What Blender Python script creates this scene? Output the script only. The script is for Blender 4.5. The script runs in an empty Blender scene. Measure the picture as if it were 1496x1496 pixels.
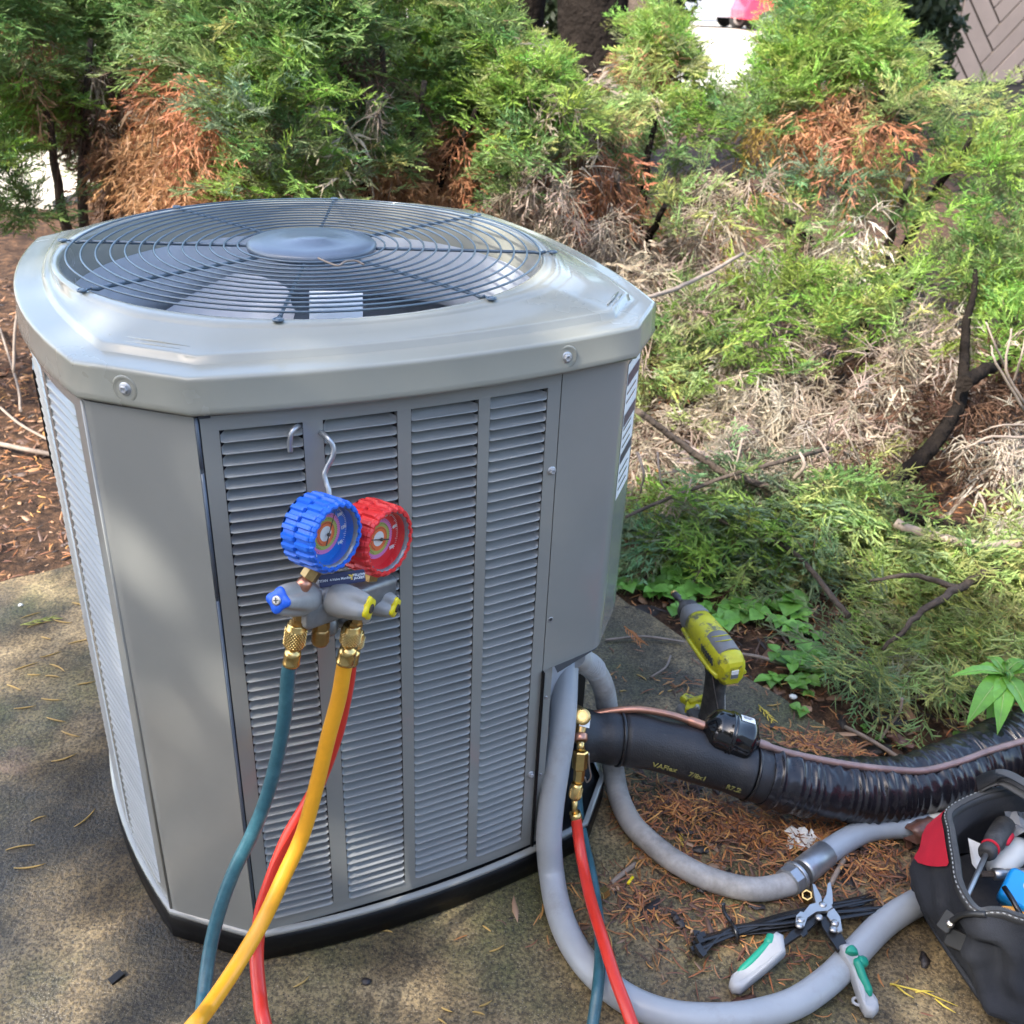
import bpy, math, random
import numpy as np
from mathutils import Vector, Matrix
random.seed(7); RNG = np.random.default_rng(11)
scene = bpy.context.scene
COL = scene.collection
PI = math.pi

# ------------------------------------------------------------------ camera
CF, CPITCH, CROLL, CH = 1455.0, 0.4911, 0.0446, 1.232
_fw = np.array([0, math.cos(CPITCH), -math.sin(CPITCH)]); _r0 = np.array([1., 0, 0]); _u0 = np.cross(_r0, _fw)
_rt = _r0*math.cos(CROLL)+_u0*math.sin(CROLL); _up = -_r0*math.sin(CROLL)+_u0*math.cos(CROLL)
CO = np.array([0, 0, CH])
cam_d = bpy.data.cameras.new('camera'); cam = bpy.data.objects.new('camera', cam_d); COL.objects.link(cam)
cam_d.sensor_width = 36; cam_d.sensor_height = 36; cam_d.lens = 36*CF/1496
cam_d.clip_start = 0.02; cam_d.clip_end = 600
_m = Matrix.Identity(4)
for i in range(3):
    _m[i][0] = _rt[i]; _m[i][1] = _up[i]; _m[i][2] = -_fw[i]; _m[i][3] = CO[i]
cam.matrix_world = _m
cam_d.dof.use_dof = True; cam_d.dof.focus_distance = 1.18; cam_d.dof.aperture_fstop = 11.0
scene.camera = cam

# ------------------------------------------------------------------ light
S = Vector((-0.50, -0.47, 0.74)).normalized()
sun_d = bpy.data.lights.new('sun', 'SUN'); sun_d.energy = 2.5; sun_d.angle = math.radians(0.53); sun_d.color = (1, .955, .88)
sun = bpy.data.objects.new('sun', sun_d); COL.objects.link(sun)
sun.rotation_euler = S.to_track_quat('Z', 'Y').to_euler()
world = bpy.data.worlds.new('World'); scene.world = world; world.use_nodes = True
wn = world.node_tree.nodes; wl = world.node_tree.links
bg = wn['Background']; bg.inputs['Strength'].default_value = 0.15
sky = wn.new('ShaderNodeTexSky'); sky.sky_type = 'NISHITA'; sky.sun_disc = False
sky.sun_elevation = math.asin(S.z); sky.sun_rotation = math.atan2(S.x, S.y); sky.air_density = 1.0; sky.dust_density = 2.4; sky.ozone_density = 1.0
wl.new(sky.outputs[0], bg.inputs['Color'])
scene.view_settings.view_transform = 'Standard'; scene.view_settings.look = 'None'
scene.view_settings.exposure = 2.3; scene.view_settings.gamma = 1.0; scene.view_settings.use_curve_mapping = False
scene.render.engine = 'CYCLES'
scene.cycles.max_bounces = 6; scene.cycles.transparent_max_bounces = 8; scene.cycles.use_denoising = True

# ------------------------------------------------------------------ placing helpers (measured camera -> real places)
def ray(px, py):
    return _fw+(px-748.)/CF*_rt-(py-748.)/CF*_up
def PZ(px, py, z=0.0):
    d = ray(px, py); t = (z-CH)/d[2]; return Vector(CO+t*d)
def PY(px, py, Y):
    d = ray(px, py); return Vector(CO+Y/d[1]*d)
ALPHA = math.radians(23.5); UC = Vector((-.2831, 1.3645, 0)); _co, _si = math.cos(ALPHA), math.sin(ALPHA)
def UL(u, v, z=0.0):
    return Vector((UC.x+u*_co-v*_si, UC.y+u*_si+v*_co, z))
def PV(px, py, d, v0=-.378):
    r = ray(px, py); n = np.array([-_si, _co, 0]); o = CO-np.array(UC)
    t = ((v0-d)-o@n)/(r@n); return Vector(CO+t*r)

# ------------------------------------------------------------------ materials
def nnode(nt, kind, **kw):
    n = nt.nodes.new(kind)
    for k, v in kw.items():
        if k.startswith('in_'): n.inputs[int(k[3:])].default_value = v
        else: setattr(n, k, v)
    return n
def mat(name, col, rough=.5, metal=0., var=0., vscale=20., bump=0., bscale=80., bdist=.002, spec=.5, coat=0., attr=None, rvar=0., dirt=None, transl=0., orand=0.):
    m = bpy.data.materials.new(name); m.use_nodes = True; nt = m.node_tree; L = nt.links
    b = nt.nodes['Principled BSDF']
    b.inputs['Roughness'].default_value = rough; b.inputs['Metallic'].default_value = metal
    b.inputs['Specular IOR Level'].default_value = spec; b.inputs['Coat Weight'].default_value = coat; b.inputs['Coat Roughness'].default_value = .08
    tc = nnode(nt, 'ShaderNodeTexCoord')
    if attr:
        c = nnode(nt, 'ShaderNodeAttribute', attribute_name=attr).outputs['Color']
    else:
        r = nnode(nt, 'ShaderNodeRGB'); r.outputs[0].default_value = (*col, 1); c = r.outputs[0]
    if var:
        n = nnode(nt, 'ShaderNodeTexNoise'); n.inputs['Scale'].default_value = vscale; n.inputs['Detail'].default_value = 6; n.inputs['Roughness'].default_value = .65
        L.new(tc.outputs['Object'], n.inputs['Vector'])
        mr = nnode(nt, 'ShaderNodeMapRange'); mr.inputs['From Min'].default_value = .25; mr.inputs['From Max'].default_value = .75
        mr.inputs['To Min'].default_value = 1-var; mr.inputs['To Max'].default_value = 1+var
        L.new(n.outputs['Fac'], mr.inputs['Value'])
        mx = nnode(nt, 'ShaderNodeMix', data_type='RGBA', blend_type='MULTIPLY'); mx.inputs['Factor'].default_value = 1
        L.new(c, mx.inputs['A']); L.new(mr.outputs['Result'], mx.inputs['B']); c = mx.outputs['Result']
    if dirt:
        dc, ds, dlo, dhi, damt = dirt
        n = nnode(nt, 'ShaderNodeTexNoise'); n.inputs['Scale'].default_value = ds; n.inputs['Detail'].default_value = 8; n.inputs['Roughness'].default_value = .7
        L.new(tc.outputs['Object'], n.inputs['Vector'])
        mr = nnode(nt, 'ShaderNodeMapRange'); mr.inputs['From Min'].default_value = dlo; mr.inputs['From Max'].default_value = dhi; mr.inputs['To Max'].default_value = damt
        L.new(n.outputs['Fac'], mr.inputs['Value'])
        mx = nnode(nt, 'ShaderNodeMix', data_type='RGBA'); mx.inputs['B'].default_value = (*dc, 1)
        L.new(mr.outputs['Result'], mx.inputs['Factor']); L.new(c, mx.inputs['A']); c = mx.outputs['Result']
    if orand:
        oi = nnode(nt, 'ShaderNodeObjectInfo'); mr = nnode(nt, 'ShaderNodeMapRange'); mr.inputs['To Min'].default_value = 1-orand; mr.inputs['To Max'].default_value = 1+orand
        L.new(oi.outputs['Random'], mr.inputs['Value']); mx = nnode(nt, 'ShaderNodeMix', data_type='RGBA', blend_type='MULTIPLY'); mx.inputs['Factor'].default_value = 1
        L.new(c, mx.inputs['A']); L.new(mr.outputs['Result'], mx.inputs['B']); c = mx.outputs['Result']
    L.new(c, b.inputs['Base Color'])
    if rvar:
        n = nnode(nt, 'ShaderNodeTexNoise'); n.inputs['Scale'].default_value = 9; n.inputs['Detail'].default_value = 5
        L.new(tc.outputs['Object'], n.inputs['Vector'])
        mr = nnode(nt, 'ShaderNodeMapRange'); mr.inputs['From Min'].default_value = .3; mr.inputs['From Max'].default_value = .7
        mr.inputs['To Min'].default_value = max(.02, rough-rvar); mr.inputs['To Max'].default_value = min(1, rough+rvar)
        L.new(n.outputs['Fac'], mr.inputs['Value']); L.new(mr.outputs['Result'], b.inputs['Roughness'])
    if bump:
        n = nnode(nt, 'ShaderNodeTexNoise'); n.inputs['Scale'].default_value = bscale; n.inputs['Detail'].default_value = 5
        L.new(tc.outputs['Object'], n.inputs['Vector'])
        bp = nnode(nt, 'ShaderNodeBump'); bp.inputs['Strength'].default_value = bump; bp.inputs['Distance'].default_value = bdist
        L.new(n.outputs['Fac'], bp.inputs['Height']); L.new(bp.outputs['Normal'], b.inputs['Normal'])
    if transl:
        out = nt.nodes['Material Output']; t = nnode(nt, 'ShaderNodeBsdfTranslucent'); L.new(c, t.inputs['Color'])
        ms = nnode(nt, 'ShaderNodeMixShader'); ms.inputs[0].default_value = transl
        L.new(b.outputs[0], ms.inputs[1]); L.new(t.outputs[0], ms.inputs[2]); L.new(ms.outputs[0], out.inputs['Surface'])
    return m
M = {}
M['paint'] = mat('grey_paint', (.240, .242, .224), .2, 0, .05, 6, .05, 260, .0006, .5, .25, rvar=.05)
M['louvre'] = mat('louvre_paint', (.246, .250, .240), .24, 0, .05, 8, orand=.06, spec=.5, coat=.2)
M['lid'] = mat('lid_paint', (.268, .265, .220), .24, 0, .05, 5, .04, 40, .0012, .5, .35, rvar=.05)
M['grille'] = mat('grille_wire', (.05, .08, .11), .35, 0, .1, 30, spec=.6, coat=.3)
M['hub'] = mat('hub_plastic', (.10, .125, .16), .3, 0, .15, 12, .1, 60, .001, dirt=((.2, .22, .24), 14, .55, .8, .4))
M['black'] = mat('black_plastic', (.005, .005, .0055), .4, 0, .3, 30, .3, 150, .001, spec=.25, dirt=((.25, .24, .22), 300, .70, .75, .7))
M['dark'] = mat('dark_inside', (.035, .04, .045), .55, 0, .2, 20)
M['inner'] = mat('inner_grey', (.46, .49, .53), .4, .2, .15, 14)
M['fan'] = mat('fan_grey', (.40, .42, .45), .4, .1, .1, 14)
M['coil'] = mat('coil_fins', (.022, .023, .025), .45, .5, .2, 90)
M['galv'] = mat('galvanized', (.42, .44, .46), .38, .75, .2, 60)
M['steel'] = mat('steel', (.50, .48, .45), .36, .9, .1, 40, .05, 300, .0005)
M['zinc'] = mat('zinc_cast', (.46, .47, .48), .42, .6, .2, 50, .2, 220, .0006)
M['brass'] = mat('brass', (.66, .45, .17), .27, 1., .15, 60, .1, 200, .0005)
M['brass_old'] = mat('brass_worn', (.45, .29, .12), .36, 1., .25, 60, .15, 200, .0006)
M['copper'] = mat('copper', (.55, .26, .17), .33, .85, .25, 25, .1, 150, .0005, dirt=((.30, .20, .17), 22, .5, .7, .75))
M['copper_dull'] = mat('copper_dull', (.30, .20, .175), .45, .5, .3, 30, .1, 150, .0005, dirt=((.10, .33, .26), 9, .6, .72, .6))
M['blue_rub'] = mat('blue_rubber', (.012, .12, .58), .42, 0, .12, 40, .15, 300, .0006)
M['red_rub'] = mat('red_rubber', (.66, .035, .035), .42, 0, .12, 40, .15, 300, .0006)
M['grey_knob'] = mat('knob_grey', (.30, .295, .28), .5, 0, .12, 50, .2, 300, .0006)
M['knob_blue'] = mat('knob_blue', (.015, .11, .60), .4)
M['knob_yellow'] = mat('knob_yellow', (.78, .62, .01), .4, 0, .06, 80)
M['navy'] = mat('navy_label', (.02, .025, .08), .35)
M['white'] = mat('white_print', (.78, .78, .76), .5)
M['paper'] = mat('paper', (.70, .71, .70), .6, 0, .15, 40, .4, 60, .003)
M['gold'] = mat('gold_print', (.75, .5, .05), .5)
M['dialw'] = mat('dial_white', (.72, .70, .66), .5)
M['dialo'] = mat('dial_orange', (.78, .16, .045), .5)
M['dialg'] = mat('dial_green', (.36, .40, .10), .5)
M['dialp'] = mat('dial_pink', (.62, .18, .42), .5)
M['dialb'] = mat('dial_blue', (.012, .16, .55), .4)
M['dialr'] = mat('dial_red', (.68, .03, .035), .4)
M['needle'] = mat('needle_dark', (.05, .045, .04), .5)
M['bezel'] = mat('bezel_grey', (.22, .24, .26), .25, .3)
M['teal'] = mat('teal_hose', (.028, .098, .122), .36, 0, .2, 90, .15, 400, .0004, dirt=((.08, .19, .22), 60, .5, .75, .5))
M['yellow'] = mat('yellow_hose', (.78, .345, .018), .38, 0, .08, 60, .15, 300, .0004)
M['red'] = mat('red_hose', (.62, .035, .02), .34, 0, .08, 60, .15, 300, .0004)
M['conduit'] = mat('grey_conduit', (.335, .355, .375), .36, 0, .06, 20, .1, 60, .0006, dirt=((.20, .19, .16), 14, .56, .75, .5))
M['conduit_dirty'] = mat('dirty_conduit', (.36, .345, .325), .5, 0, .12, 25, .2, 120, .0008, dirt=((.09, .08, .07), 9, .5, .72, .75))
M['pvc'] = mat('pvc_pipe', (.31, .36, .42), .4, 0, .08, 25, dirt=((.2, .19, .17), 16, .58, .75, .5))
M['foam'] = mat('black_foam', (.018, .018, .02), .45, 0, .25, 60, .5, 420, .0012, dirt=((.10, .10, .10), 35, .6, .72, .5))
M['tape'] = mat('black_tape', (.014, .013, .016), .24, 0, .3, 25, .3, 60, .002, dirt=((.06, .055, .055), 22, .55, .75, .5))
M['drier'] = mat('gloss_black', (.008, .008, .009), .12, 0, .2, 30, coat=.4)
M['yprint'] = mat('yellow_print', (.22, .20, .06), .7)
M['tool_yellow'] = mat('tool_yellow', (.50, .47, .018), .42, 0, .12, 40, .2, 200, .0006, dirt=((.10, .095, .07), 42, .54, .62, .9))
M['tool_grey'] = mat('tool_grey', (.17, .165, .16), .55, 0, .15, 50, .3, 300, .0006)
M['tool_black'] = mat('tool_black', (.04, .038, .036), .6, 0, .5, 60, .4, 300, .0008, dirt=((.13, .12, .11), 45, .5, .7, .6))
M['grip_grey'] = mat('grip_grey', (.36, .365, .375), .45, 0, .08, 40, .1, 300, .0004)
M['grip_green'] = mat('grip_green', (.01, .25, .16), .45)
M['plier_black'] = mat('plier_black', (.02, .02, .021), .3, .2)
M['tie'] = mat('tie_nylon', (.014, .014, .015), .27)
M['fabric'] = mat('bag_fabric', (.020, .022, .028), .85, 0, .25, 30, .6, 600, .0012, dirt=((.09, .085, .08), 10, .55, .8, .45))
M['fabric_in'] = mat('bag_lining', (.05, .05, .055), .7, 0, .25, 20, .4, 400, .001, dirt=((.13, .12, .11), 12, .5, .75, .6))
M['fabric_red'] = mat('bag_red', (.58, .012, .035), .75, 0, .12, 30, .5, 600, .001)
M['webbing'] = mat('webbing', (.07, .07, .068), .7, 0, .2, 60)
M['web_rib'] = mat('web_rib', (.008, .008, .008), .7)
M['zip'] = mat('zip_black', (.022, .022, .022), .45)
M['stitch'] = mat('stitch', (.30, .30, .28), .7)
M['blue_pl'] = mat('blue_plastic', (.01, .28, .68), .35)
M['white_pl'] = mat('white_plastic', (.62, .63, .60), .4, 0, .06, 30)
M['orange_pl'] = mat('orange_plastic', (.75, .33, .04), .4)
M['bark'] = mat('bark', (.075, .058, .046), .95, 0, .5, 30, 1., 60, .01, spec=.08)
M['bark_dark'] = mat('bark_dark', (.014, .011, .009), .95, 0, .5, 14, 1., 30, .03, spec=.05)
M['twig'] = mat('dry_twig', (.23, .18, .14), .85, 0, .35, 40, .6, 120, .002)
M['chip_dark'] = mat('dark_bark', (.028, .022, .02), .5, 0, .6, 60, .8, 120, .003)
M['leaf_brown'] = mat('brown_leaf', (.13, .062, .045), .35, 0, .35, 40, .4, 80, .003)
M['seed_leaf'] = mat('seedling_leaf', (.135, .30, .05), .42, 0, .3, 60, .3, 200, .001, transl=.3, orand=.35)
M['weed_leaf'] = mat('weed_leaf', (.14, .33, .04), .38, 0, .2, 50, .4, 160, .001, transl=.3, orand=.25)
M['stem'] = mat('green_stem', (.20, .30, .08), .5)
M['foliage'] = mat('foliage', (1, 1, 1), .5, attr='tint', transl=.42, spec=.3)
M['litter'] = mat('litter', (1, 1, 1), .55, attr='tint', spec=.4)
M['canopy'] = mat('canopy_leaf', (.06, .10, .03), .6, transl=.25)
M['board'] = mat('brown_board', (.20, .155, .13), .6, 0, .12, 3, .3, 60, .002, orand=.12)
M['blocker_siding'] = mat('blocker_tan_siding', (.46, .42, .36), .7, 0, .08, 3)  # siding of the unseen wall added to cut low sky light
M['board_gap'] = mat('board_backing', (.03, .024, .02), .8)
M['car_red'] = mat('car_red', (.60, .02, .06), .25, 0, coat=.6)
M['car_silver'] = mat('car_silver', (.35, .38, .42), .3, .4, coat=.4)
M['glass_dark'] = mat('car_glass', (.02, .025, .03), .08)
M['tyre'] = mat('tyre', (.02, .02, .02), .8)
M['rim'] = mat('rim', (.5, .5, .5), .35, .8)
M['pebble'] = mat('pebble', (.62, .62, .58), .6, 0, .2, 60)
def make_glass():
    m = bpy.data.materials.new('gauge_lens'); m.use_nodes = True; nt = m.node_tree; L = nt.links
    nt.nodes.remove(nt.nodes['Principled BSDF'])
    t = nnode(nt, 'ShaderNodeBsdfTransparent'); g = nnode(nt, 'ShaderNodeBsdfGlossy'); g.inputs['Roughness'].default_value = .05
    ms = nnode(nt, 'ShaderNodeMixShader'); ms.inputs[0].default_value = .07; L.new(t.outputs[0], ms.inputs[1]); L.new(g.outputs[0], ms.inputs[2])
    L.new(ms.outputs[0], nt.nodes['Material Output'].inputs['Surface']); return m
M['lens'] = make_glass()
def make_clear():
    m = mat('clear_plastic', (.42, .43, .45), .12, 0, .1, 30, .5, 120, .004)
    m.node_tree.nodes['Principled BSDF'].inputs['Alpha'].default_value = .55; return m
M['bag_clear'] = make_clear()

def ramp(nt, fac, stops):
    r = nnode(nt, 'ShaderNodeValToRGB'); e = r.color_ramp.elements
    while len(e) < len(stops): e.new(.5)
    for k, (p, c) in enumerate(stops): e[k].position = p; e[k].color = (*c, 1) if len(c) == 3 else c
    nt.links.new(fac, r.inputs[0]); return r.outputs[0]
def noise(nt, vec, scale, detail=6, rough=.6):
    n = nnode(nt, 'ShaderNodeTexNoise'); n.inputs['Scale'].default_value = scale; n.inputs['Detail'].default_value = detail; n.inputs['Roughness'].default_value = rough
    nt.links.new(vec, n.inputs['Vector']); return n.outputs['Fac']
def mixc(nt, fac, a, b, mode='MIX'):
    m = nnode(nt, 'ShaderNodeMix', data_type='RGBA', blend_type=mode)
    for s, v in (('Factor', fac), ('A', a), ('B', b)):
        if hasattr(v, 'is_linked'): nt.links.new(v, m.inputs[s])
        else: m.inputs[s].default_value = v if s == 'Factor' else (*v, 1)
    return m.outputs['Result']
def concrete_mat():
    m = bpy.data.materials.new('old_concrete'); m.use_nodes = True; nt = m.node_tree; L = nt.links; b = nt.nodes['Principled BSDF']
    tc = nnode(nt, 'ShaderNodeTexCoord').outputs['Object']
    big = noise(nt, tc, 2.6, 8, .62); mid = noise(nt, tc, 9, 8, .7); fine = noise(nt, tc, 190, 3, .6); fine2 = noise(nt, tc, 420, 2, .6)
    base = ramp(nt, mid, [(.30, (.040, .031, .018)), (.5, (.175, .126, .064)), (.70, (.32, .24, .130))])
    alg = ramp(nt, big, [(.43, (0, 0, 0)), (.53, (1, 1, 1))])
    base = mixc(nt, alg, mixc(nt, .78, base, (.042, .036, .022)), base)
    moss = ramp(nt, noise(nt, tc, 3.7, 6, .6), [(.50, (0, 0, 0)), (.68, (.8, .8, .8))])
    base = mixc(nt, moss, base, (.060, .068, .024))
    sp = ramp(nt, fine, [(.38, (.42, .40, .38)), (.52, (1, 1, 1)), (.66, (1.5, 1.45, 1.32))])
    base = mixc(nt, 1., base, sp, 'MULTIPLY')
    sp2 = ramp(nt, fine2, [(.63, (0, 0, 0)), (.70, (1, 1, 1))])
    base = mixc(nt, sp2, base, mixc(nt, .5, base, (.52, .46, .36)))
    sp3 = ramp(nt, noise(nt, tc, 260, 2, .5), [(.30, (1, 1, 1)), (.38, (0, 0, 0))])
    base = mixc(nt, sp3, base, (.025, .022, .018))
    pink = ramp(nt, noise(nt, tc, 5.1, 5, .6), [(.66, (0, 0, 0)), (.78, (.6, .6, .6))])
    base = mixc(nt, pink, base, (.26, .16, .125))
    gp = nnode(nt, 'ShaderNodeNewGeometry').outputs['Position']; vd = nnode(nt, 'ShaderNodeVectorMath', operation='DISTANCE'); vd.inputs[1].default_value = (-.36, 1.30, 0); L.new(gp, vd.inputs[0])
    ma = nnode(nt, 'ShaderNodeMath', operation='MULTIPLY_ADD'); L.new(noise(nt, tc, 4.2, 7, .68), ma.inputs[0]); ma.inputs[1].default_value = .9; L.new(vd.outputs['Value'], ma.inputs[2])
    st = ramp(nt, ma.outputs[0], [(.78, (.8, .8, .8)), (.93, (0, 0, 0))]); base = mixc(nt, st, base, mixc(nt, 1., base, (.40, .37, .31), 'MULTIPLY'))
    L.new(base, b.inputs['Base Color'])
    ro = ramp(nt, noise(nt, tc, 6, 6, .65), [(.35, (.42, .42, .42)), (.65, (.85, .85, .85))]); L.new(ro, b.inputs['Roughness'])
    bp = nnode(nt, 'ShaderNodeBump'); bp.inputs['Strength'].default_value = .8; bp.inputs['Distance'].default_value = .003
    ad = nnode(nt, 'ShaderNodeMath', operation='ADD'); L.new(fine, ad.inputs[0]); L.new(mid, ad.inputs[1]); L.new(ad.outputs[0], bp.inputs['Height'])
    L.new(bp.outputs['Normal'], b.inputs['Normal']); return m
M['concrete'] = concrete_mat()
def soil_mat():
    m = bpy.data.materials.new('mulch_soil'); m.use_nodes = True; nt = m.node_tree; L = nt.links; b = nt.nodes['Principled BSDF']
    tc = nnode(nt, 'ShaderNodeTexCoord').outputs['Object']
    a = noise(nt, tc, 26, 8, .75); c = ramp(nt, a, [(.3, (.014, .010, .008)), (.48, (.06, .035, .022)), (.62, (.16, .085, .045)), (.75, (.28, .17, .10))])
    L.new(c, b.inputs['Base Color']); b.inputs['Roughness'].default_value = .85; b.inputs['Specular IOR Level'].default_value = .15
    bp = nnode(nt, 'ShaderNodeBump'); bp.inputs['Strength'].default_value = 1; bp.inputs['Distance'].default_value = .02
    L.new(a, bp.inputs['Height']); L.new(bp.outputs['Normal'], b.inputs['Normal']); return m
M['soil'] = soil_mat()
M['parking'] = mat('pale_pavement', (.46, .41, .34), .85, 0, .08, 2, .3, 60, .004)
M['mound'] = M['soil']

# ------------------------------------------------------------------ mesh helpers
def rot_to(axis, up=(0, 0, 1)):
    z = Vector(axis).normalized(); x = Vector(up).cross(z)
    if x.length < 1e-5: x = Vector((1, 0, 0)).cross(z)
    x.normalize(); y = z.cross(x); m = Matrix((x, y, z)).transposed(); return m
def frame(o, axis, up=(0, 0, 1)):
    m = rot_to(axis, up).to_4x4(); m.translation = Vector(o); return m
def spline(pts, n=8, closed=False):
    P = [np.array(p, float) for p in pts]; out = []; N = len(P)
    rng = range(N if closed else N-1)
    for i in rng:
        if closed: p0, p1, p2, p3 = P[(i-1) % N], P[i], P[(i+1) % N], P[(i+2) % N]
        else:
            p1, p2 = P[i], P[i+1]; p0 = P[i-1] if i else 2*p1-p2; p3 = P[i+2] if i+2 < N else 2*p2-p1
        for k in range(n):
            t = k/n
            out.append(.5*((2*p1)+(-p0+p2)*t+(2*p0-5*p1+4*p2-p3)*t*t+(-p0+3*p1-3*p2+p3)*t**3))
    if not closed: out.append(P[-1])
    return out
class MB:
    def __init__(s): s.v = []; s.f = []; s.mi = []; s.sm = []; s.mats = []
    def _m(s, m):
        if m not in s.mats: s.mats.append(m)
        return s.mats.index(m)
    def add(s, verts, faces, m='paint', smooth=False):
        o = len(s.v); k = s._m(m); s.v += [tuple(v) for v in verts]
        for f in faces: s.f.append(tuple(i+o for i in f)); s.mi.append(k); s.sm.append(smooth)
        return s
    def box(s, T, sx, sy, sz, m='paint', taper=1.0):
        vs = []
        for z in (-1, 1):
            k = taper if z > 0 else 1
            for x, y in ((-1, -1), (1, -1), (1, 1), (-1, 1)): vs.append(T @ Vector((x*sx/2*k, y*sy/2*k, z*sz/2)))
        return s.add(vs, [(3, 2, 1, 0), (4, 5, 6, 7), (0, 1, 5, 4), (1, 2, 6, 5), (2, 3, 7, 6), (3, 0, 4, 7)], m)
    def rbox(s, T, sx, sy, sz, r, m='paint', seg=3):
        # box with rounded vertical (z) edges and chamfered top/bottom
        def ring(ins, z):
            pts = []; rr = max(r-ins, .0002)
            for cx, cy, a0 in ((1, 1, 0), (-1, 1, 90), (-1, -1, 180), (1, -1, 270)):
                for k in range(seg+1):
                    a = math.radians(a0+90*k/seg)
                    pts.append(T @ Vector((cx*(sx/2-r)+rr*math.cos(a), cy*(sy/2-r)+rr*math.sin(a), z)))
            return pts
        c = r*.5
        return s.loft([ring(c, -sz/2), ring(0, -sz/2+c), ring(0, sz/2-c), ring(c, sz/2)], m, True, caps=True)
    def loft(s, rings, m='paint', smooth=True, caps=False, closed=True):
        n = len(rings[0]); vs = [p for r in rings for p in r]; fs = []
        for j in range(len(rings)-1):
            for i in range(n if closed else n-1):
                a, b = j*n+i, j*n+(i+1) % n; fs.append((a, b, b+n, a+n))
        s.add(vs, fs, m, smooth)
        if caps:
            o = len(s.v)-len(vs); k = s._m(m)
            s.f.append(tuple(o+i for i in reversed(range(n)))); s.mi.append(k); s.sm.append(False)
            o2 = o+(len(rings)-1)*n; s.f.append(tuple(o2+i for i in range(n))); s.mi.append(k); s.sm.append(False)
        return s
    def tube(s, pts, r, m='paint', seg=10, caps=True, flat=1.0, up=None):
        P = [Vector(p) for p in pts]; N = len(P); rs = r if hasattr(r, '__len__') else [r]*N
        T = []
        for i in range(N):
            t = P[min(i+1, N-1)]-P[max(i-1, 0)]; T.append(t.normalized() if t.length > 1e-9 else Vector((0, 0, 1)))
        x = T[0].orthogonal().normalized() if up is None else (Vector(up)-T[0]*Vector(up).dot(T[0])).normalized()
        rings = []
        for i in range(N):
            x = (x-T[i]*x.dot(T[i]))
            x = x.normalized() if x.length > 1e-7 else T[i].orthogonal().normalized()
            y = T[i].cross(x)
            rings.append([P[i]+(x*math.cos(2*PI*k/seg)+y*math.sin(2*PI*k/seg)*flat)*rs[i] for k in range(seg)])
        return s.loft(rings, m, True, caps)
    def lathe(s, T, prof, m='paint', seg=24, smooth=True, caps=True, mod=None):
        # prof: (radius, z) list along local z; mod(i_ring, angle)-> radius factor
        rings = []
        for j, (r, z) in enumerate(prof):
            rings.append([T @ Vector((r*(mod(j, 2*PI*k/seg) if mod else 1)*math.cos(2*PI*k/seg), r*(mod(j, 2*PI*k/seg) if mod else 1)*math.sin(2*PI*k/seg), z)) for k in range(seg)])
        return s.loft(rings, m, smooth, caps)
    def disc(s, T, r0, r1, z=0, m='paint', seg=40):
        if r0 <= 0:
            return s.add([T @ Vector((r1*math.cos(2*PI*k/seg), r1*math.sin(2*PI*k/seg), z)) for k in range(seg)], [tuple(range(seg))], m)
        return s.loft([[T @ Vector((r*math.cos(2*PI*k/seg), r*math.sin(2*PI*k/seg), z)) for k in range(seg)] for r in (r1, r0)][::-1], m, False)
    def prism(s, T, outline, h, m='paint', bev=0.0):
        n = len(outline); cx = sum(p[0] for p in outline)/n; cy = sum(p[1] for p in outline)/n
        def ring(z, k):
            out = []
            for x, y in outline:
                dx, dy = x-cx, y-cy; L = math.hypot(dx, dy) or 1; q = max(0, 1-k/L); out.append(T @ Vector((cx+dx*q, cy+dy*q, z)))
            return out
        if bev: return s.loft([ring(-h/2, bev), ring(-h/2+bev, 0), ring(h/2-bev, 0), ring(h/2, bev)], m, False, True)
        return s.loft([ring(-h/2, 0), ring(h/2, 0)], m, False, True)
    def mesh(s, name, W=None):
        me = bpy.data.meshes.new(name)
        vs = [tuple(W @ Vector(v)) for v in s.v] if W is not None else s.v
        me.from_pydata(vs, [], s.f)
        for m in s.mats: me.materials.append(M[m])
        me.polygons.foreach_set('material_index', s.mi); me.polygons.foreach_set('use_smooth', s.sm)
        me.update(); return me
    def build(s, name, parent=None):
        """link as one object; world coordinates are turned into those of the parent thing"""
        if parent is not None:
            o = bpy.data.objects.new(name, s.mesh(name, W_OF[parent.name])); COL.objects.link(o); o.parent = parent; W_OF[o.name] = W_OF[parent.name]
        else:
            c = Vector((sum(v[0] for v in s.v)/len(s.v), sum(v[1] for v in s.v)/len(s.v), min(v[2] for v in s.v)))
            o = bpy.data.objects.new(name, s.mesh(name, Matrix.Translation(-c))); COL.objects.link(o); o.location = c; W_OF[o.name] = Matrix.Translation(-c)
        return o
W_OF = {}
def tag(o, label=None, cat=None, group=None, kind=None):
    if label: o['label'] = label
    if cat: o['category'] = cat
    if group: o['group'] = group
    if kind: o['kind'] = kind
    return o
def thing(name, label, cat, loc, rz=0.0, group=None):
    o = bpy.data.objects.new(name, None); COL.objects.link(o); o.empty_display_size = .05
    o.location = loc; o.rotation_euler = (0, 0, rz); W_OF[o.name] = (Matrix.Translation(Vector(loc)) @ Matrix.Rotation(rz, 4, 'Z')).inverted()
    return tag(o, label, cat, group)
def copy_tree(o, parent=None):
    c = o.copy(); COL.objects.link(c)
    if parent is not None: c.parent = parent
    for ch in o.children: copy_tree(ch, c)
    return c
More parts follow.
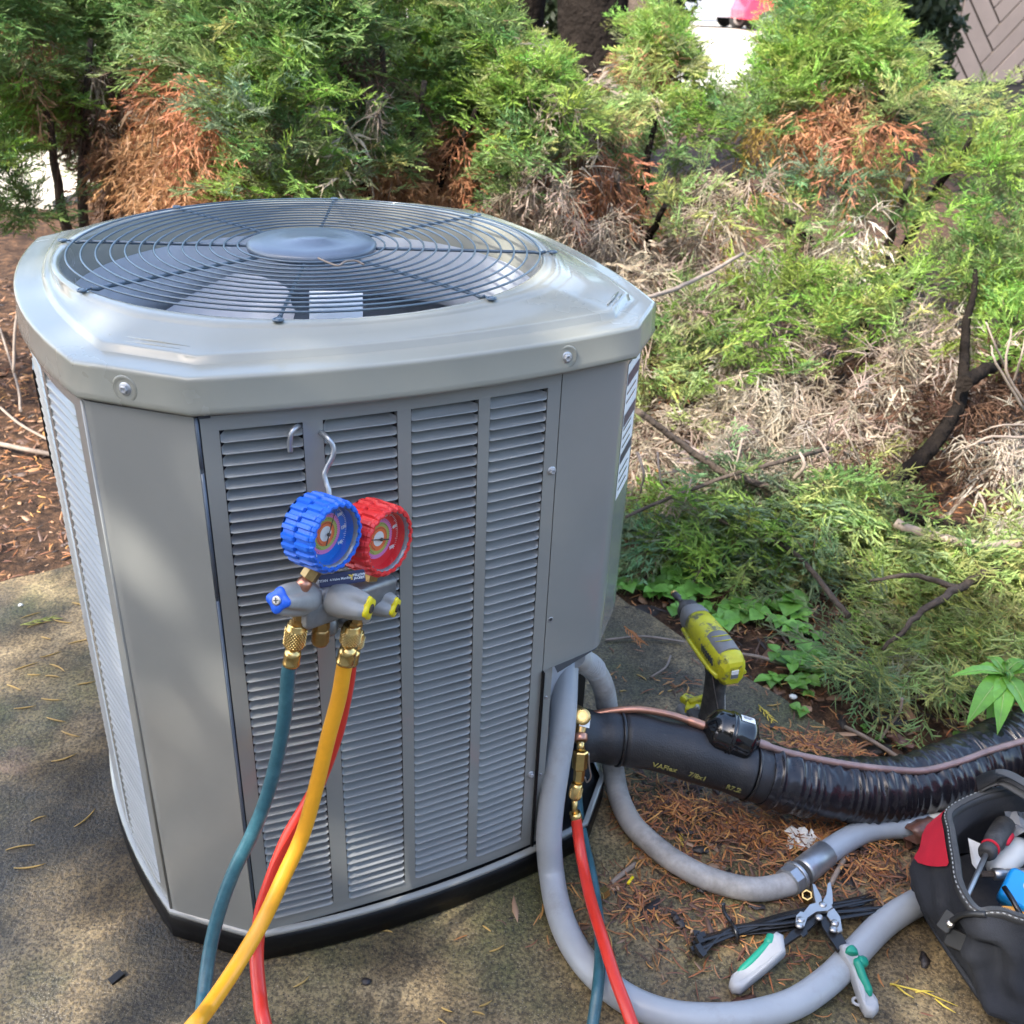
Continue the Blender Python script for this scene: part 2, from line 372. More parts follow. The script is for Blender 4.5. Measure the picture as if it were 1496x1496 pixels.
def text(name, body, size, T, m, parent, extrude=.0004, align='CENTER', bold=0.0, bend=None):
    cu = bpy.data.curves.new(name, 'FONT'); cu.body = body; cu.size = size; cu.extrude = extrude; cu.align_x = align; cu.align_y = 'CENTER'; cu.offset = bold; cu.resolution_u = 2
    tmp = bpy.data.objects.new(name+'_src', cu); COL.objects.link(tmp)
    bpy.context.view_layer.update()
    me = bpy.data.meshes.new_from_object(tmp.evaluated_get(bpy.context.evaluated_depsgraph_get()))
    bpy.data.objects.remove(tmp); bpy.data.curves.remove(cu)
    if bend is not None:
        for v in me.vertices: v.co = bend(v.co)
    else: me.transform(T)
    me.transform(W_OF[parent.name]); me.materials.clear(); me.materials.append(M[m]); me.name = name
    o = bpy.data.objects.new(name, me); COL.objects.link(o); o.parent = parent; return o
def bulk(name, V, F, tint, m, parent=None, smooth=False):
    """one mesh from numpy arrays: V (n,3), F (k,3) triangles, tint (n,3) colours of the stuff itself"""
    me = bpy.data.meshes.new(name); n, k = len(V), len(F)
    if parent is not None:
        W = np.array(W_OF[parent.name]); V = V @ W[:3, :3].T+W[:3, 3]
    me.vertices.add(n); me.vertices.foreach_set('co', V.astype(np.float32).ravel())
    me.loops.add(3*k); me.loops.foreach_set('vertex_index', F.astype(np.int32).ravel())
    me.polygons.add(k); me.polygons.foreach_set('loop_start', np.arange(0, 3*k, 3, dtype=np.int32))
    if smooth: me.polygons.foreach_set('use_smooth', np.ones(k, bool))
    if tint is not None:
        a = me.attributes.new('tint', 'FLOAT_COLOR', 'POINT'); a.data.foreach_set('color', np.concatenate([tint, np.ones((n, 1))], 1).astype(np.float32).ravel())
    me.materials.append(M[m]); me.update(calc_edges=True)
    o = bpy.data.objects.new(name, me); COL.objects.link(o)
    if parent is not None: o.parent = parent
    return o

# ------------------------------------------------------------------ setting: ground, slab, far pavement
def fbm(x, y):
    return (np.sin(3.1*x+1.3*np.sin(2.3*y))*np.cos(2.7*y+.7)+.5*np.sin(7.3*x+2.1)*np.cos(6.1*y+1.9*np.sin(5*x))+.25*np.sin(17*x+y)*np.cos(15*y-x))
KC = np.array([-.27, 2.53]); E1 = np.array([-.79, -.613]); E2 = np.array([.65, -.76])   # slab corner and its two edges
def slab_in(x, y):
    d = np.stack([x-KC[0], y-KC[1]], -1); det = E1[0]*E2[1]-E1[1]*E2[0]
    a = (d[..., 0]*E2[1]-d[..., 1]*E2[0])/det; b = (E1[0]*d[..., 1]-E1[1]*d[..., 0])/det
    return a, b
def ground_h(x, y):
    a, b = slab_in(x, y); out = np.clip(-np.minimum(a, b), 0, 1)
    return -.022+.012*fbm(x*1.3, y*1.3)*np.clip(out*6, 0, 1)+.05*np.clip(out-.3, 0, 1)
def grid_sheet(name, xs, ys, zf, m, kind='structure'):
    X, Y = np.meshgrid(xs, ys); Z = zf(X, Y); V = np.stack([X, Y, Z], -1).reshape(-1, 3); nx = len(xs); ny = len(ys)
    i = np.arange(nx-1)[None, :]+nx*np.arange(ny-1)[:, None]; i = i.ravel()
    F = np.concatenate([np.stack([i, i+1, i+nx+1], -1), np.stack([i, i+nx+1, i+nx], -1)])
    o = bulk(name, V, F, None, m, smooth=True); return tag(o, kind=kind)
xs = np.concatenate([np.linspace(-300, -8, 12), np.linspace(-7, 7, 180), np.linspace(8, 300, 12)])
ys = np.concatenate([np.linspace(-60, -4, 8), np.linspace(-3.5, 5.6, 150), np.linspace(7, 320, 14)])
grid_sheet('ground', xs, ys, lambda x, y: np.where((y > 5.4), -.06, np.where(slab_in(x, y)[0].clip(-9, 9) > .06, np.where(slab_in(x, y)[1] > .06, -.08, ground_h(x, y)), ground_h(x, y))), 'soil')
# pale parking pavement beyond the shrubs
pv = MB(); pe = [(-80, 5.9), (-2.75, 5.9), (-2.3, 9.5), (0, 13), (2.6, 14.5), (5, 17), (90, 24)]; pn = len(pe)
pv.add([(x, y, -.01) for x, y in pe]+[(120, 90, -.01), (-110, 90, -.01)]+[(x, y, -.14) for x, y in pe], [tuple(range(pn+2))]+[(pn+2+k, pn+3+k, k+1, k) for k in range(pn-1)], 'parking')
tag(pv.build('parking_pavement'), kind='structure')
# concrete slab with worn, slightly wavy edges
sl = MB(); NS = 60
def slab_pt(a, b): return KC+E1*a+E2*b
edge = [slab_pt(0.0+3.2*(1-k/NS), .006*math.sin(k*1.7)) for k in range(NS)]+[slab_pt(.006*math.sin(k*2.3+1), 3.6*k/NS) for k in range(NS+1)]
edge += [slab_pt(3.2, 3.6)]
top = [Vector((p[0], p[1], 0)) for p in edge]; n = len(top); cen = sum(top, Vector())/n
rim = [v+(v-cen).normalized()*.012-Vector((0, 0, .012)) for v in top]; low = [v-Vector((0, 0, .1)) for v in rim]
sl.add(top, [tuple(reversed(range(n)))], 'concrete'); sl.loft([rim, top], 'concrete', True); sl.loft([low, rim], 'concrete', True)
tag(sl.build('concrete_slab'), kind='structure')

# ------------------------------------------------------------------ the condenser unit
ac = thing('air_conditioner', 'large grey outdoor condenser with louvred sides and round fan grille on the slab', 'air conditioner', UC, ALPHA)
W_OF[ac.name] = (Matrix.Translation(UC) @ Matrix.Rotation(ALPHA, 4, 'Z')).inverted()
def LW(u, v, z): return UL(u, v, z)
def bez(a, c, b, n):
    a, b, c = np.array(a), np.array(b), np.array(c); return [(1-t)**2*a+2*t*(1-t)*c+t*t*b for t in [k/n for k in range(n)]]
OUT = []     # lid outline in unit coordinates, counter-clockwise from the front-left corner
OUT += bez((-.216, -.381), (.05, -.4175), (.312, -.350), 14)+bez((.312, -.350), (.349, -.308), (.385, -.265), 4)
OUT += bez((.385, -.265), (.437, .02), (.362, .300), 14)+bez((.362, .300), (.315, .345), (.268, .388), 4)
OUT += bez((.268, .388), (0, .486), (-.262, .352), 14)+bez((-.262, .352), (-.31, .312), (-.356, .272), 4)
OUT += bez((-.356, .272), (-.424, -.01), (-.320, -.297), 14)+bez((-.320, -.297), (-.268, -.339), (-.216, -.381), 4)
OUT = np.array(OUT); GC = np.array([0., 0.])
def inset(poly, d):
    P = np.array(poly); a = np.roll(P, 1, 0); b = np.roll(P, -1, 0); t = b-a; t /= np.linalg.norm(t, axis=1)[:, None]
    return P+np.stack([-t[:, 1], t[:, 0]], 1)*d
def arcsample(poly, n):
    P = np.vstack([poly, poly[:1]]); s = np.r_[0, np.cumsum(np.linalg.norm(np.diff(P, axis=0), axis=1))]
    q = np.linspace(0, s[-1], n, endpoint=False); return np.stack([np.interp(q, s, P[:, 0]), np.interp(q, s, P[:, 1])], 1)
NA = len(OUT)
def lid_ring(d, z): return [LW(p[0], p[1], z) for p in inset(OUT, d)]
HC = UL(-.008, .004, 0)
def lid_mix(f, d, z, R=.327):
    P = inset(OUT, d)-np.array((-.008, .004)); ang = np.arctan2(P[:, 1], P[:, 0]); Cc = np.stack([R*np.cos(ang), R*np.sin(ang)], 1)
    Q = P*(1-f)+Cc*f+np.array((-.008, .004)); return [LW(p[0], p[1], z) for p in Q]
lid = MB()
lid.loft([lid_ring(.010, .830), lid_ring(-.001, .8285), lid_ring(-.003, .832), lid_ring(-.0010, .837), lid_ring(-.0003, .8640), lid_ring(.0002, .8668), lid_ring(.0012, .8684), lid_ring(.0030, .8691), lid_ring(.0060, .8693), lid_ring(.020, .8700),
          lid_ring(.0330, .8708), lid_ring(.0345, .8713), lid_ring(.0372, .8782), lid_ring(.0388, .8793), lid_ring(.0415, .8797), lid_ring(.047, .8800), lid_mix(.35, .047, .8865), lid_mix(.62, .047, .8925), lid_mix(.70, .047, .8935), lid_mix(.715, .047, .8950), lid_mix(.9, .047, .8968),
          lid_mix(1, .047, .8972, .3225), lid_mix(1, .047, .8962, .3185), lid_mix(1, .047, .892, .3165), lid_mix(1, .047, .845, .316)], 'lid', True)
lido = lid.build('top_cover', ac)
# corner embossments on the lid
for (a, b) in (((-.283, -.262), (-.203, -.328)), ((.300, -.298), (.340, -.250))):
    a, b = np.array(a), np.array(b); t = (b-a)/np.linalg.norm(b-a); nn = np.array([t[1], -t[0]])
    if nn @ a < 0: nn = -nn
    for k in range(2):
        e = MB(); p0, p1 = a+nn*(.006*k-.004), b+nn*(.006*k-.004)
        e.tube([LW(*p0, .8812-.0022*k), LW(*((p0+p1)/2), .8818-.0022*k), LW(*p1, .8812-.0022*k)], [.0008, .0019, .0008], 'lid', 8); e.build('emboss_rib', lido)
# front bow curve of the body
def front_v(u):
    # quadratic bow through (-.212,-.376) .. (.305,-.343)
    t = (u+.212)/.517; return (1-t)**2*-.3755+2*t*(1-t)*-.396+t*t*-.343
def body_poly(d=0.006): return inset(OUT, d)
# louvre panel (front): frame strips with real openings
COLS = [(-.190, -.104), (-.0825, .0005), (.0165, .0990), (.1135, .1905)]
ZL0, ZL1, NL = .074, .808, 54
def strip(mb, u0, u1, z0, z1, vf, m='paint', n=4, off=0.0, th=.012):
    us = [u0+(u1-u0)*k/n for k in range(n+1)]
    fr = [[LW(u, vf(u)+off, z) for u in us] for z in (z0, z1)]; bk = [[LW(u, vf(u)+off+th, z) for u in us] for z in (z0, z1)]
    mb.loft([fr[0], fr[1]], m, True, closed=False); mb.loft([bk[0], fr[0]], m, False, closed=False); mb.loft([fr[1], bk[1]], m, False, closed=False)
    for e in (0, -1): mb.add([fr[0][e], fr[1][e], bk[1][e], bk[0][e]], [(0, 1, 2, 3)], m)
lp = MB()
strip(lp, -.2080, .2085, ZL1, .8245, front_v, n=10); strip(lp, -.2080, .2085, .0535, ZL0, front_v, n=10)
xsn = [-.2080]+[c for a in COLS for c in a]+[.2085]
for k in range(0, 10, 2): strip(lp, xsn[k], xsn[k+1], ZL0, ZL1, front_v, n=2)
panel = lp.build('louvre_panel', ac)
PITCH = (ZL1-ZL0)/NL
def louvre_mesh(w, name):
    # local: x along, y depth (negative = outwards), z up; sloped hood whose lip stands proud
    p = PITCH; e = .0075
    prof = [(.0165, p*.58, e*.2), (.0135, p*.48, e*.4), (.0085, p*.31, e*.75), (.0040, p*.15, e*.95), (.0002, p*.05, e), (-.0022, p*.0, e), (-.0012, -.0008, e), (.0020, -.0002, e)]
    mb = MB(); rings = []
    for d, z, ee in prof: rings.append([(-w/2+.0006, .0008, z), (-w/2+.001+e-ee*.55, d, z), (w/2-.001-e+ee*.55, d, z), (w/2-.0006, .0008, z)])
    mb.loft(rings[::-1], 'louvre', True, closed=False); return mb.mesh(name)
LOUV = louvre_mesh(COLS[2][1]-COLS[2][0], 'louvre')
def add_louvres(parent, u0, u1, vf, curve=None):
    for k in range(NL):
        z = ZL0+PITCH*k; o = bpy.data.objects.new('louvre', LOUV); COL.objects.link(o); o.parent = parent
        if curve is None: a, b = Vector((u0, vf(u0), 0)), Vector((u1, vf(u1), 0))
        else: a, b = u0, u1
        mdl = (a+b)/2; dr = b-a
        o.location = (mdl.x, mdl.y, z); o.rotation_euler = (random.uniform(-.025, .025), 0, math.atan2(dr.y, dr.x)); o.scale = (dr.length/(COLS[2][1]-COLS[2][0]), 1, 1)
for c in COLS: add_louvres(panel, c[0], c[1], front_v)
# black back sheet behind the louvres
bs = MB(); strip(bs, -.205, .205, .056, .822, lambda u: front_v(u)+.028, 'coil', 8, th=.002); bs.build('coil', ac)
# corner post groove between chamfer panel and louvre panel
gp = MB(); gp.tube([LW(-.2105, front_v(-.208)+.004, .055), LW(-.2105, front_v(-.208)+.004, .826)], .0028, 'dark', 6)
for z0, z1 in ((.055, .60), (.607, .76), (.767, .8235)): gp.tube([LW(-.2112, front_v(-.208)+.0015, z0), LW(-.2112, front_v(-.208)+.0015, z1)], .0021, 'hub', 6)
gp.build('corner_post', ac)
# chamfer corner panel, front left
BP = body_poly(.006)
def wall(name, pts, z0, z1, m='paint', th=.003, parent=ac, zbot=None):
    mb = MB(); n = len(pts); cen = np.mean(pts, 0)
    lo = [LW(p[0], p[1], z0 if zbot is None else zbot(k/(n-1))) for k, p in enumerate(pts)]; hi = [LW(p[0], p[1], z1) for p in pts]
    P = np.array(pts); t = np.gradient(P, axis=0); t /= np.linalg.norm(t, axis=1)[:, None]; Q = P+np.stack([-t[:, 1], t[:, 0]], 1)*th
    lo2 = [LW(p[0], p[1], v.z) for p, v in zip(Q, lo)]; hi2 = [LW(p[0], p[1], v.z) for p, v in zip(Q, hi)]
    mb.loft([lo, hi], m, True, closed=False); mb.loft([hi, hi2], m, False, closed=False); mb.loft([lo2, lo], m, False, closed=False); mb.loft([hi2, lo2], m, True, closed=False)
    for e in (0, -1): mb.add([lo[e], hi[e], hi2[e], lo2[e]], [(0, 1, 2, 3)], m)
    return mb.build(name, parent)
def curve_pts(a, b, r_in=.0, n=8):
    return [np.array(a)*(1-k/n)+np.array(b)*(k/n) for k in range(n+1)]
# left side runs H'..A' ; split into louvred panel (near half) and joined rest
side = np.array(bez((-.349, .268), (-.416, -.01), (-.3165, -.2915), 60)+[np.array((-.3165, -.2915))])
ss = np.r_[0, np.cumsum(np.linalg.norm(np.diff(side, axis=0), axis=1))]; SL = ss[-1]
def side_pt(d):  # distance from the front corner
    q = SL-d; return np.array([np.interp(q, ss, side[:, 0]), np.interp(q, ss, side[:, 1])])
ch = [np.array((-.3165, -.2915)), np.array((-.3145, -.2965)), np.array((-.308, -.3025))]+curve_pts((-.300, -.3088), (-.2135, -.3755), n=8)
cpan = wall('corner_panel', ch, .0535, .8245)
lipb = MB(); lipb.tube([LW(-.3165, -.2915, .05), LW(-.3165, -.2915, .8235)], .0028, 'paint', 8); lipb.build('seam_bead', ac)
sp = MB(); SC = [(.030, .150), (.170, .290), (.310, .430), (.450, .560)]
def sstrip(d0, d1, z0, z1, n=4):
    pts = [side_pt(d0+(d1-d0)*k/n) for k in range(n+1)]
    sp.loft([[LW(p[0], p[1], z0) for p in pts], [LW(p[0], p[1], z1) for p in pts]], 'paint', True, closed=False)
    for e in (0, -1):
        p = pts[e]; q = p+np.array((.012, 0)); sp.add([LW(*p, z0), LW(*p, z1), LW(*q, z1), LW(*q, z0)], [(0, 1, 2, 3)], 'paint')
sstrip(.002, SL, ZL1, .8245, 24); sstrip(.002, SL, .0535, ZL0, 24)
dn = [.002]+[d for a in SC for d in a]+[SL]
for k in range(0, 10, 2): sstrip(dn[k], dn[k+1], ZL0, ZL1, 3)
span = sp.build('side_louvre_panel', ac)
for k, (d0, d1) in enumerate(SC):
    a, b = side_pt(d1), side_pt(d0); A3, B3 = Vector((a[0], a[1], 0)), Vector((b[0], b[1], 0))
    if k < 1: add_louvres(span, A3, B3, None, True)
rest = MB()
for k in (1, 2, 3):
    a, b = side_pt(SC[k][1]), side_pt(SC[k][0]); dr = Vector((b[0]-a[0], b[1]-a[1], 0)); mdl = Vector(((a[0]+b[0])/2, (a[1]+b[1])/2, 0))
    for j in range(NL):
        T = Matrix.Translation(UC) @ Matrix.Rotation(ALPHA, 4, 'Z') @ Matrix.Translation(mdl+Vector((0, 0, ZL0+PITCH*j))) @ Matrix.Rotation(math.atan2(dr.y, dr.x), 4, 'Z') @ Matrix.Diagonal((dr.length/(COLS[2][1]-COLS[2][0]), 1, 1, 1))
        rest.add([T @ v.co for v in LOUV.vertices], [tuple(p.vertices) for p in LOUV.polygons], 'louvre', True)
tag(rest.build('louvre_bank', span), kind='stuff')
cs = MB(); pts = [side_pt(SL*k/16) for k in range(17)]
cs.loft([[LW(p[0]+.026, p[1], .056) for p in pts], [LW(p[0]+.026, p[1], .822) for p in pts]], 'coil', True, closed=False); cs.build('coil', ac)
# badge on the left side, standing proud
bd = MB(); 
pts = [side_pt(.315+.16*k/6) for k in range(7)]
o1 = [LW(p[0]-.003, p[1], .60) for p in pts]; o2 = [LW(p[0]-.004, p[1], .612) for p in pts]; o3 = [LW(p[0]-.004, p[1], .745) for p in pts]; o4 = [LW(p[0]-.004, p[1], .755) for p in pts]; o0 = [LW(p[0]+.001, p[1], .60) for p in pts]; o5 = [LW(p[0]+.001, p[1], .755) for p in pts]
bd.loft([o0, o1, o2, o3, o4, o5], 'bezel', True, closed=False); bd.build('name_badge', ac)
# right-hand corner service panel: front part, rounded corner, then the grazing side with the label
rp = []
for k in range(9): u = .2100+(.288-.2100)*k/8; rp.append(np.array((u, front_v(u)+.0)))
K0 = rp[-1]; D1 = np.array((.3075, -.338)); D2 = np.array((.3715, -.2625))
rp += [np.array((.296, -.3445)), np.array((.302, -.3420)), D1+np.array((.0, .0)), np.array((.3115, -.334))]
rp += [D1*(1-t)+D2*t for t in (.2, .4, .6, .8, 1)]
rp += [np.array((.3775, -.252)), np.array((.386, -.20)), np.array((.392, -.14))]
wall('service_panel', rp, .386, .8245, zbot=lambda t: .386+.012*t)
rb = [np.array((.3920, -.137))]+[p for p in inset(np.array(OUT), .008)[24:NA-20] ]
# rest of the shell: right side, back
shell = [p for p in inset(np.array(OUT), .009) if not (p[1] < -.13 and p[0] > -.30) and not (p[0] < -.30 and p[1] < .262)]
ang = [math.atan2(p[1]+.0, p[0]) for p in shell]; shell = [p for _, p in sorted(zip(ang, [tuple(q) for q in shell]))]
wall('rear_panel', [np.array(p) for p in shell], .0535, .8245)
# recess below the service panel
rec = [np.array(p) for p in ((.2105, -.366), (.212, -.30), (.222, -.262), (.27, -.232), (.33, -.20), (.385, -.17), (.3915, -.138))]
wall('recess_wall', rec, .0535, .386, 'black')
post = MB(); strip(post, .2115, .2265, .0535, .3845, lambda u: front_v(u)+.002, n=2, th=.02); po = post.build('corner_post', ac)
for z in (.335, .19):
    h = MB(); T = frame(LW(.219, front_v(.219)+.0012, z), LW(0, -1, 0)-LW(0, 0, 0)); h.lathe(T, [(.0022, -.0006), (.0024, .0), (.0012, .0002)], 'galv', 10); h.build('screw_hole', ac)
cl = MB(); cl.add([LW(.2265, -.372, .387), LW(.30, -.345, .392), LW(.37, -.26, .396), LW(.385, -.14, .397), LW(.25, -.2, .39)], [(0, 1, 2, 3, 4)], 'dark'); cl.build('recess_ceiling', ac)
# base pan: grey lip then black foot
bp_ = MB(); P1 = inset(OUT, .004); P0 = inset(OUT, .0); P2 = inset(OUT, .016)
def rg(P, z): return [LW(p[0], p[1], z) for p in P]
bp_.loft([rg(inset(OUT, .012), .0), rg(inset(OUT, -.001), .004), rg(inset(OUT, -.001), .040), rg(inset(OUT, .003), .0455), rg(inset(OUT, .03), .0455)], 'black', True); bp_.add(rg(inset(OUT, .03), .0455), [tuple(range(NA))], 'black')
bpo = bp_.build('base_pan', ac)
fl = MB(); fl.loft([rg(inset(OUT, .001), .0462), rg(inset(OUT, -.0005), .0475), rg(inset(OUT, .0005), .0525), rg(inset(OUT, .008), .0535)], 'paint', True); fl.build('bottom_flange', ac)
# screws
def screw(px_u, v, z, nrm, big=False):
    T = frame(LW(px_u, v, z), LW(*nrm, 0)-LW(0, 0, 0)); mb = MB(); s = 1.25 if big else 1
    mb.lathe(T, [(.0058*s, 0), (.0058*s, .0010), (.0036*s, .0014)], 'zinc', 18); mb.lathe(T, [(.0036*s, .001), (.0036*s, .0042), (.0029*s, .0048), (.0018*s, .0046), (.0016*s, .0036)], 'zinc', 6, False); return mb
def dimple(u, v, z, nrm):
    T = frame(LW(u, v, z), LW(*nrm, 0)-LW(0, 0, 0)); mb = MB(); mb.lathe(T, [(.0150, .0002), (.0138, .0012), (.0115, .0010), (.0095, .0002), (.004, .0)], 'lid', 28); return mb
nL = (-.62, -.78)
c_m = (np.array((-.320, -.297))*.55+np.array((-.216, -.381))*.45)
dimple(c_m[0]-.0004, c_m[1], .8475, nL).build('screw_dimple', lido); screw(c_m[0], c_m[1], .8475, nL, True).build('screw', lido)
u_ = .2065; vv = None
for i in range(14):
    if OUT[i][0] <= u_ <= OUT[i+1][0]:
        f = (u_-OUT[i][0])/(OUT[i+1][0]-OUT[i][0]); vv = OUT[i][1]*(1-f)+OUT[i+1][1]*f
dimple(u_, vv, .8475, (.1, -1)).build('screw_dimple', lido); screw(u_, vv, .8475, (.1, -1), True).build('screw', lido)
for u, z in ((.2025, .697), (.2005, .2005)): screw(u, front_v(u)-.0003, z, (.05, -1)).build('screw', panel)
for u, z in ((.2165, .470),):
    h = MB(); T = frame(LW(u, front_v(u)-.0002, z), LW(.08, -1, 0)-LW(0, 0, 0)); h.lathe(T, [(.0042, 0), (.0036, .0007), (.0024, .0003)], 'galv', 14); h.disc(T, 0, .0025, .0004, 'dark', 14); h.build('screw_hole', ac)
# notches under the lid
nb = MB()
for u, w in ((-.203, .012), (.1225, .004)): nb.box(Matrix.Translation(LW(u, front_v(u)+.004, .8262)) @ Matrix.Rotation(ALPHA, 4, 'Z'), w, .012, .006, 'dark')
nb.build('notch', ac)
# energy label with bars on the grazing side
en = D2-D1; en = en/np.linalg.norm(en); nrm2 = np.array([en[1], -en[0]])
def lab(t, z, off): p = D1+en*t+nrm2*off; return LW(p[0], p[1], z)
lb = MB(); lb.add([lab(.012, .620, .0008), lab(.087, .620, .0008), lab(.087, .812, .0008), lab(.012, .812, .0008)], [(0, 1, 2, 3)], 'white'); lbo = lb.build('label', ac)
br = MB()
for z0, z1 in ((.782, .798), (.726, .742), (.672, .686)): br.add([lab(.015, z0, .0014), lab(.085, z0, .0014), lab(.085, z1, .0014), lab(.015, z1, .0014)], [(0, 1, 2, 3)], 'navy')
for k in range(12):
    z0 = .632+.0125*k
    if any(abs(z0-c) < .014 for c in (.79, .734, .679)): continue
    br.add([lab(.018, z0, .0014), lab(.05+.03*random.random(), z0, .0014), lab(.05+.03*random.random(), z0+.003, .0014), lab(.018, z0+.003, .0014)], [(0, 1, 2, 3)], 'bezel')
br.build('label_bars', lbo)
# interior: orifice ring, wall, floor, motor, blades
inn = MB(); TC = Matrix.Translation(UC)
inn.lathe(Matrix.Translation(HC), [(.3155, .846), (.312, .80), (.315, .76), (.33, .74)], 'inner', 64, caps=False); inn.build('fan_shroud', ac)
inw = MB(); ip = inset(OUT, .06); inw.loft([rg(ip, .10), rg(ip, .80)], 'inner', True); inw.add(rg(ip, .10), [tuple(range(NA))], 'inner'); inw.build('inner_wall', ac)
inl = MB()
ipl = inset(OUT, .028); inl.loft([rg(ipl, .74), [UC+Vector((.33*math.cos(a), .33*math.sin(a), .74)) for a in [math.atan2(v.y-UC.y, v.x-UC.x) for v in rg(ipl, .74)]]], 'inner', True); inl.build('shroud_deck', ac)
fanr = MB(); fanr.lathe(TC, [(.075, .70), (.08, .72), (.08, .765), (.07, .775)], 'hub', 32); fano = fanr.build('fan_hub', ac)
for k in range(3):
    b = MB(); a0 = k*2*PI/3+.5; rings = []
    for j in range(9):
        r = .07+.24*j/8; row = []
        half = .30+.34*math.sin(min(1, j/5)*PI/2)
        for i in range(9):
            t = i/8; a = a0+(t-.5)*2*half+.25*(j/8)**2; z = .792-.085*t-.01*math.sin(PI*t)
            row.append(UC+Vector((r*math.cos(a), r*math.sin(a), z)))
        rings.append(row)
    b.loft(rings, 'fan', True, closed=False); b.build('fan_blade', fano)
hd = MB()
hp = [p for p in inset(OUT, .045) if p[0] > .12]; hd.tube([LW(p[0], p[1], .775) for p in sorted([tuple(q) for q in hp], key=lambda q: math.atan2(q[1], q[0]))], .012, 'galv', 10); hd.build('coil_header', ac)
st = MB()
def shr(a, z): return UC+Vector((.3195*math.cos(a), .3195*math.sin(a), z))
pt0 = PZ(500, 455, .83); a1 = math.atan2(pt0.y-UC.y, pt0.x-UC.x)
pl = [PZ(452, 440, .80), PZ(530, 440, .80), PZ(530, 470, .80), PZ(452, 470, .80)]
st.add([PZ(452, 425, .797), PZ(530, 425, .797), PZ(530, 480, .797), PZ(452, 480, .797)], [(0, 1, 2, 3)], 'white'); st.build('inner_sticker', ac)
# grille: rings, spokes, hub cap
GZ = .9010
GCN = UL(-.005, .003, 0)
gr = MB(); gr.lathe(Matrix.Translation(GCN+Vector((0, 0, .8935))), [(.078, 0), (.0865, .003), (.0875, .010), (.083, .0135), (.060, .0150), (.022, .0165), (.020, .0178), (.004, .0182)], 'hub', 48); gro = gr.build('fan_grille', ac)
for k in range(13):
    r = .0985+.01775*k; rg_ = MB(); rg_.tube([GCN+Vector((r*math.cos(a), r*math.sin(a), GZ+.0012)) for a in [2*PI*i/96 for i in range(97)]], .0014, 'grille', 6, caps=False); rg_.build('grille_ring', gro)
for k in range(8):
    a = 3.2284-k*PI/4; d = Vector((math.cos(a), math.sin(a), 0)); sd = Vector((-d.y, d.x, 0)); s_ = MB()
    pts = [GCN+d*.08+Vector((0, 0, GZ-.003))]+[GCN+d*(.09+.214*i/4)+Vector((0, 0, GZ-.0026)) for i in range(5)]+[GCN+d*.312+Vector((0, 0, GZ-.004)), GCN+d*.320+Vector((0, 0, .8995))]
    s_.tube(pts, .0023, 'grille', 8)
    foot = [GCN+d*.320+sd*.0+Vector((0, 0, .8995))]+[GCN+d*(.331)+d*.0052*math.cos(t)+sd*.0052*math.sin(t)+Vector((0, 0, .8995)) for t in [PI-2*PI*i/10 for i in range(11)]]
    s_.tube(foot, .0014, 'grille', 6)
    so = s_.build('grille_spoke', gro)
    sc = MB(); sc.lathe(Matrix.Translation(GCN+d*.331+Vector((0, 0, .8975))), [(.0042, 0), (.0042, .0008), (.003, .0012), (.003, .003), (.002, .0034)], 'grille', 12); sc.build('grille_screw', so)
sk = MB(); sk.tube(spline([PZ(465, 377, .916), PZ(478, 383, .9155), PZ(494, 388, .915), PZ(505, 382, .916), PZ(520, 381, .915), PZ(532, 387, .912)], 5), .0013, 'twig', 6)
tag(sk.build('dry_twig'), 'short curly tan twig lying on the fan grille hub', 'twig')

# ------------------------------------------------------------------ gauge manifold hanging on the louvres
gc = PV(500, 860, .07)
gm = thing('gauge_manifold', 'four valve gauge manifold with blue and red rubber gauges hooked on the louvres', 'gauge set', gc)
hk = MB(); hook = [PV(424, 660, .012), PV(423.5, 645, .013), PV(426, 632, .013), PV(433, 624, .008), PV(440, 621, -.008), PV(450, 621, -.020), PV(462, 627, -.012), PV(471, 633, .006), PV(480, 641, .018), PV(487, 653, .022), PV(486, 667, .024), PV(478, 682, .024), PV(474, 693, .026), PV(477, 706, .030), PV(481, 720, .036), PV(484, 760, .045), PV(488, 850, .05)]
hk.tube(spline(hook, 5), .0029, 'galv', 10); hk.build('hook', gm)
XM = (PV(560, 787, .062)-PV(482, 780, .105)); XM.z = 0; XM.normalize()
BC, RC = PV(486, 783, .108), PV(563, 790, .066)
GN = Vector((math.cos(math.radians(-33)), math.sin(math.radians(-33)), .06)).normalized()
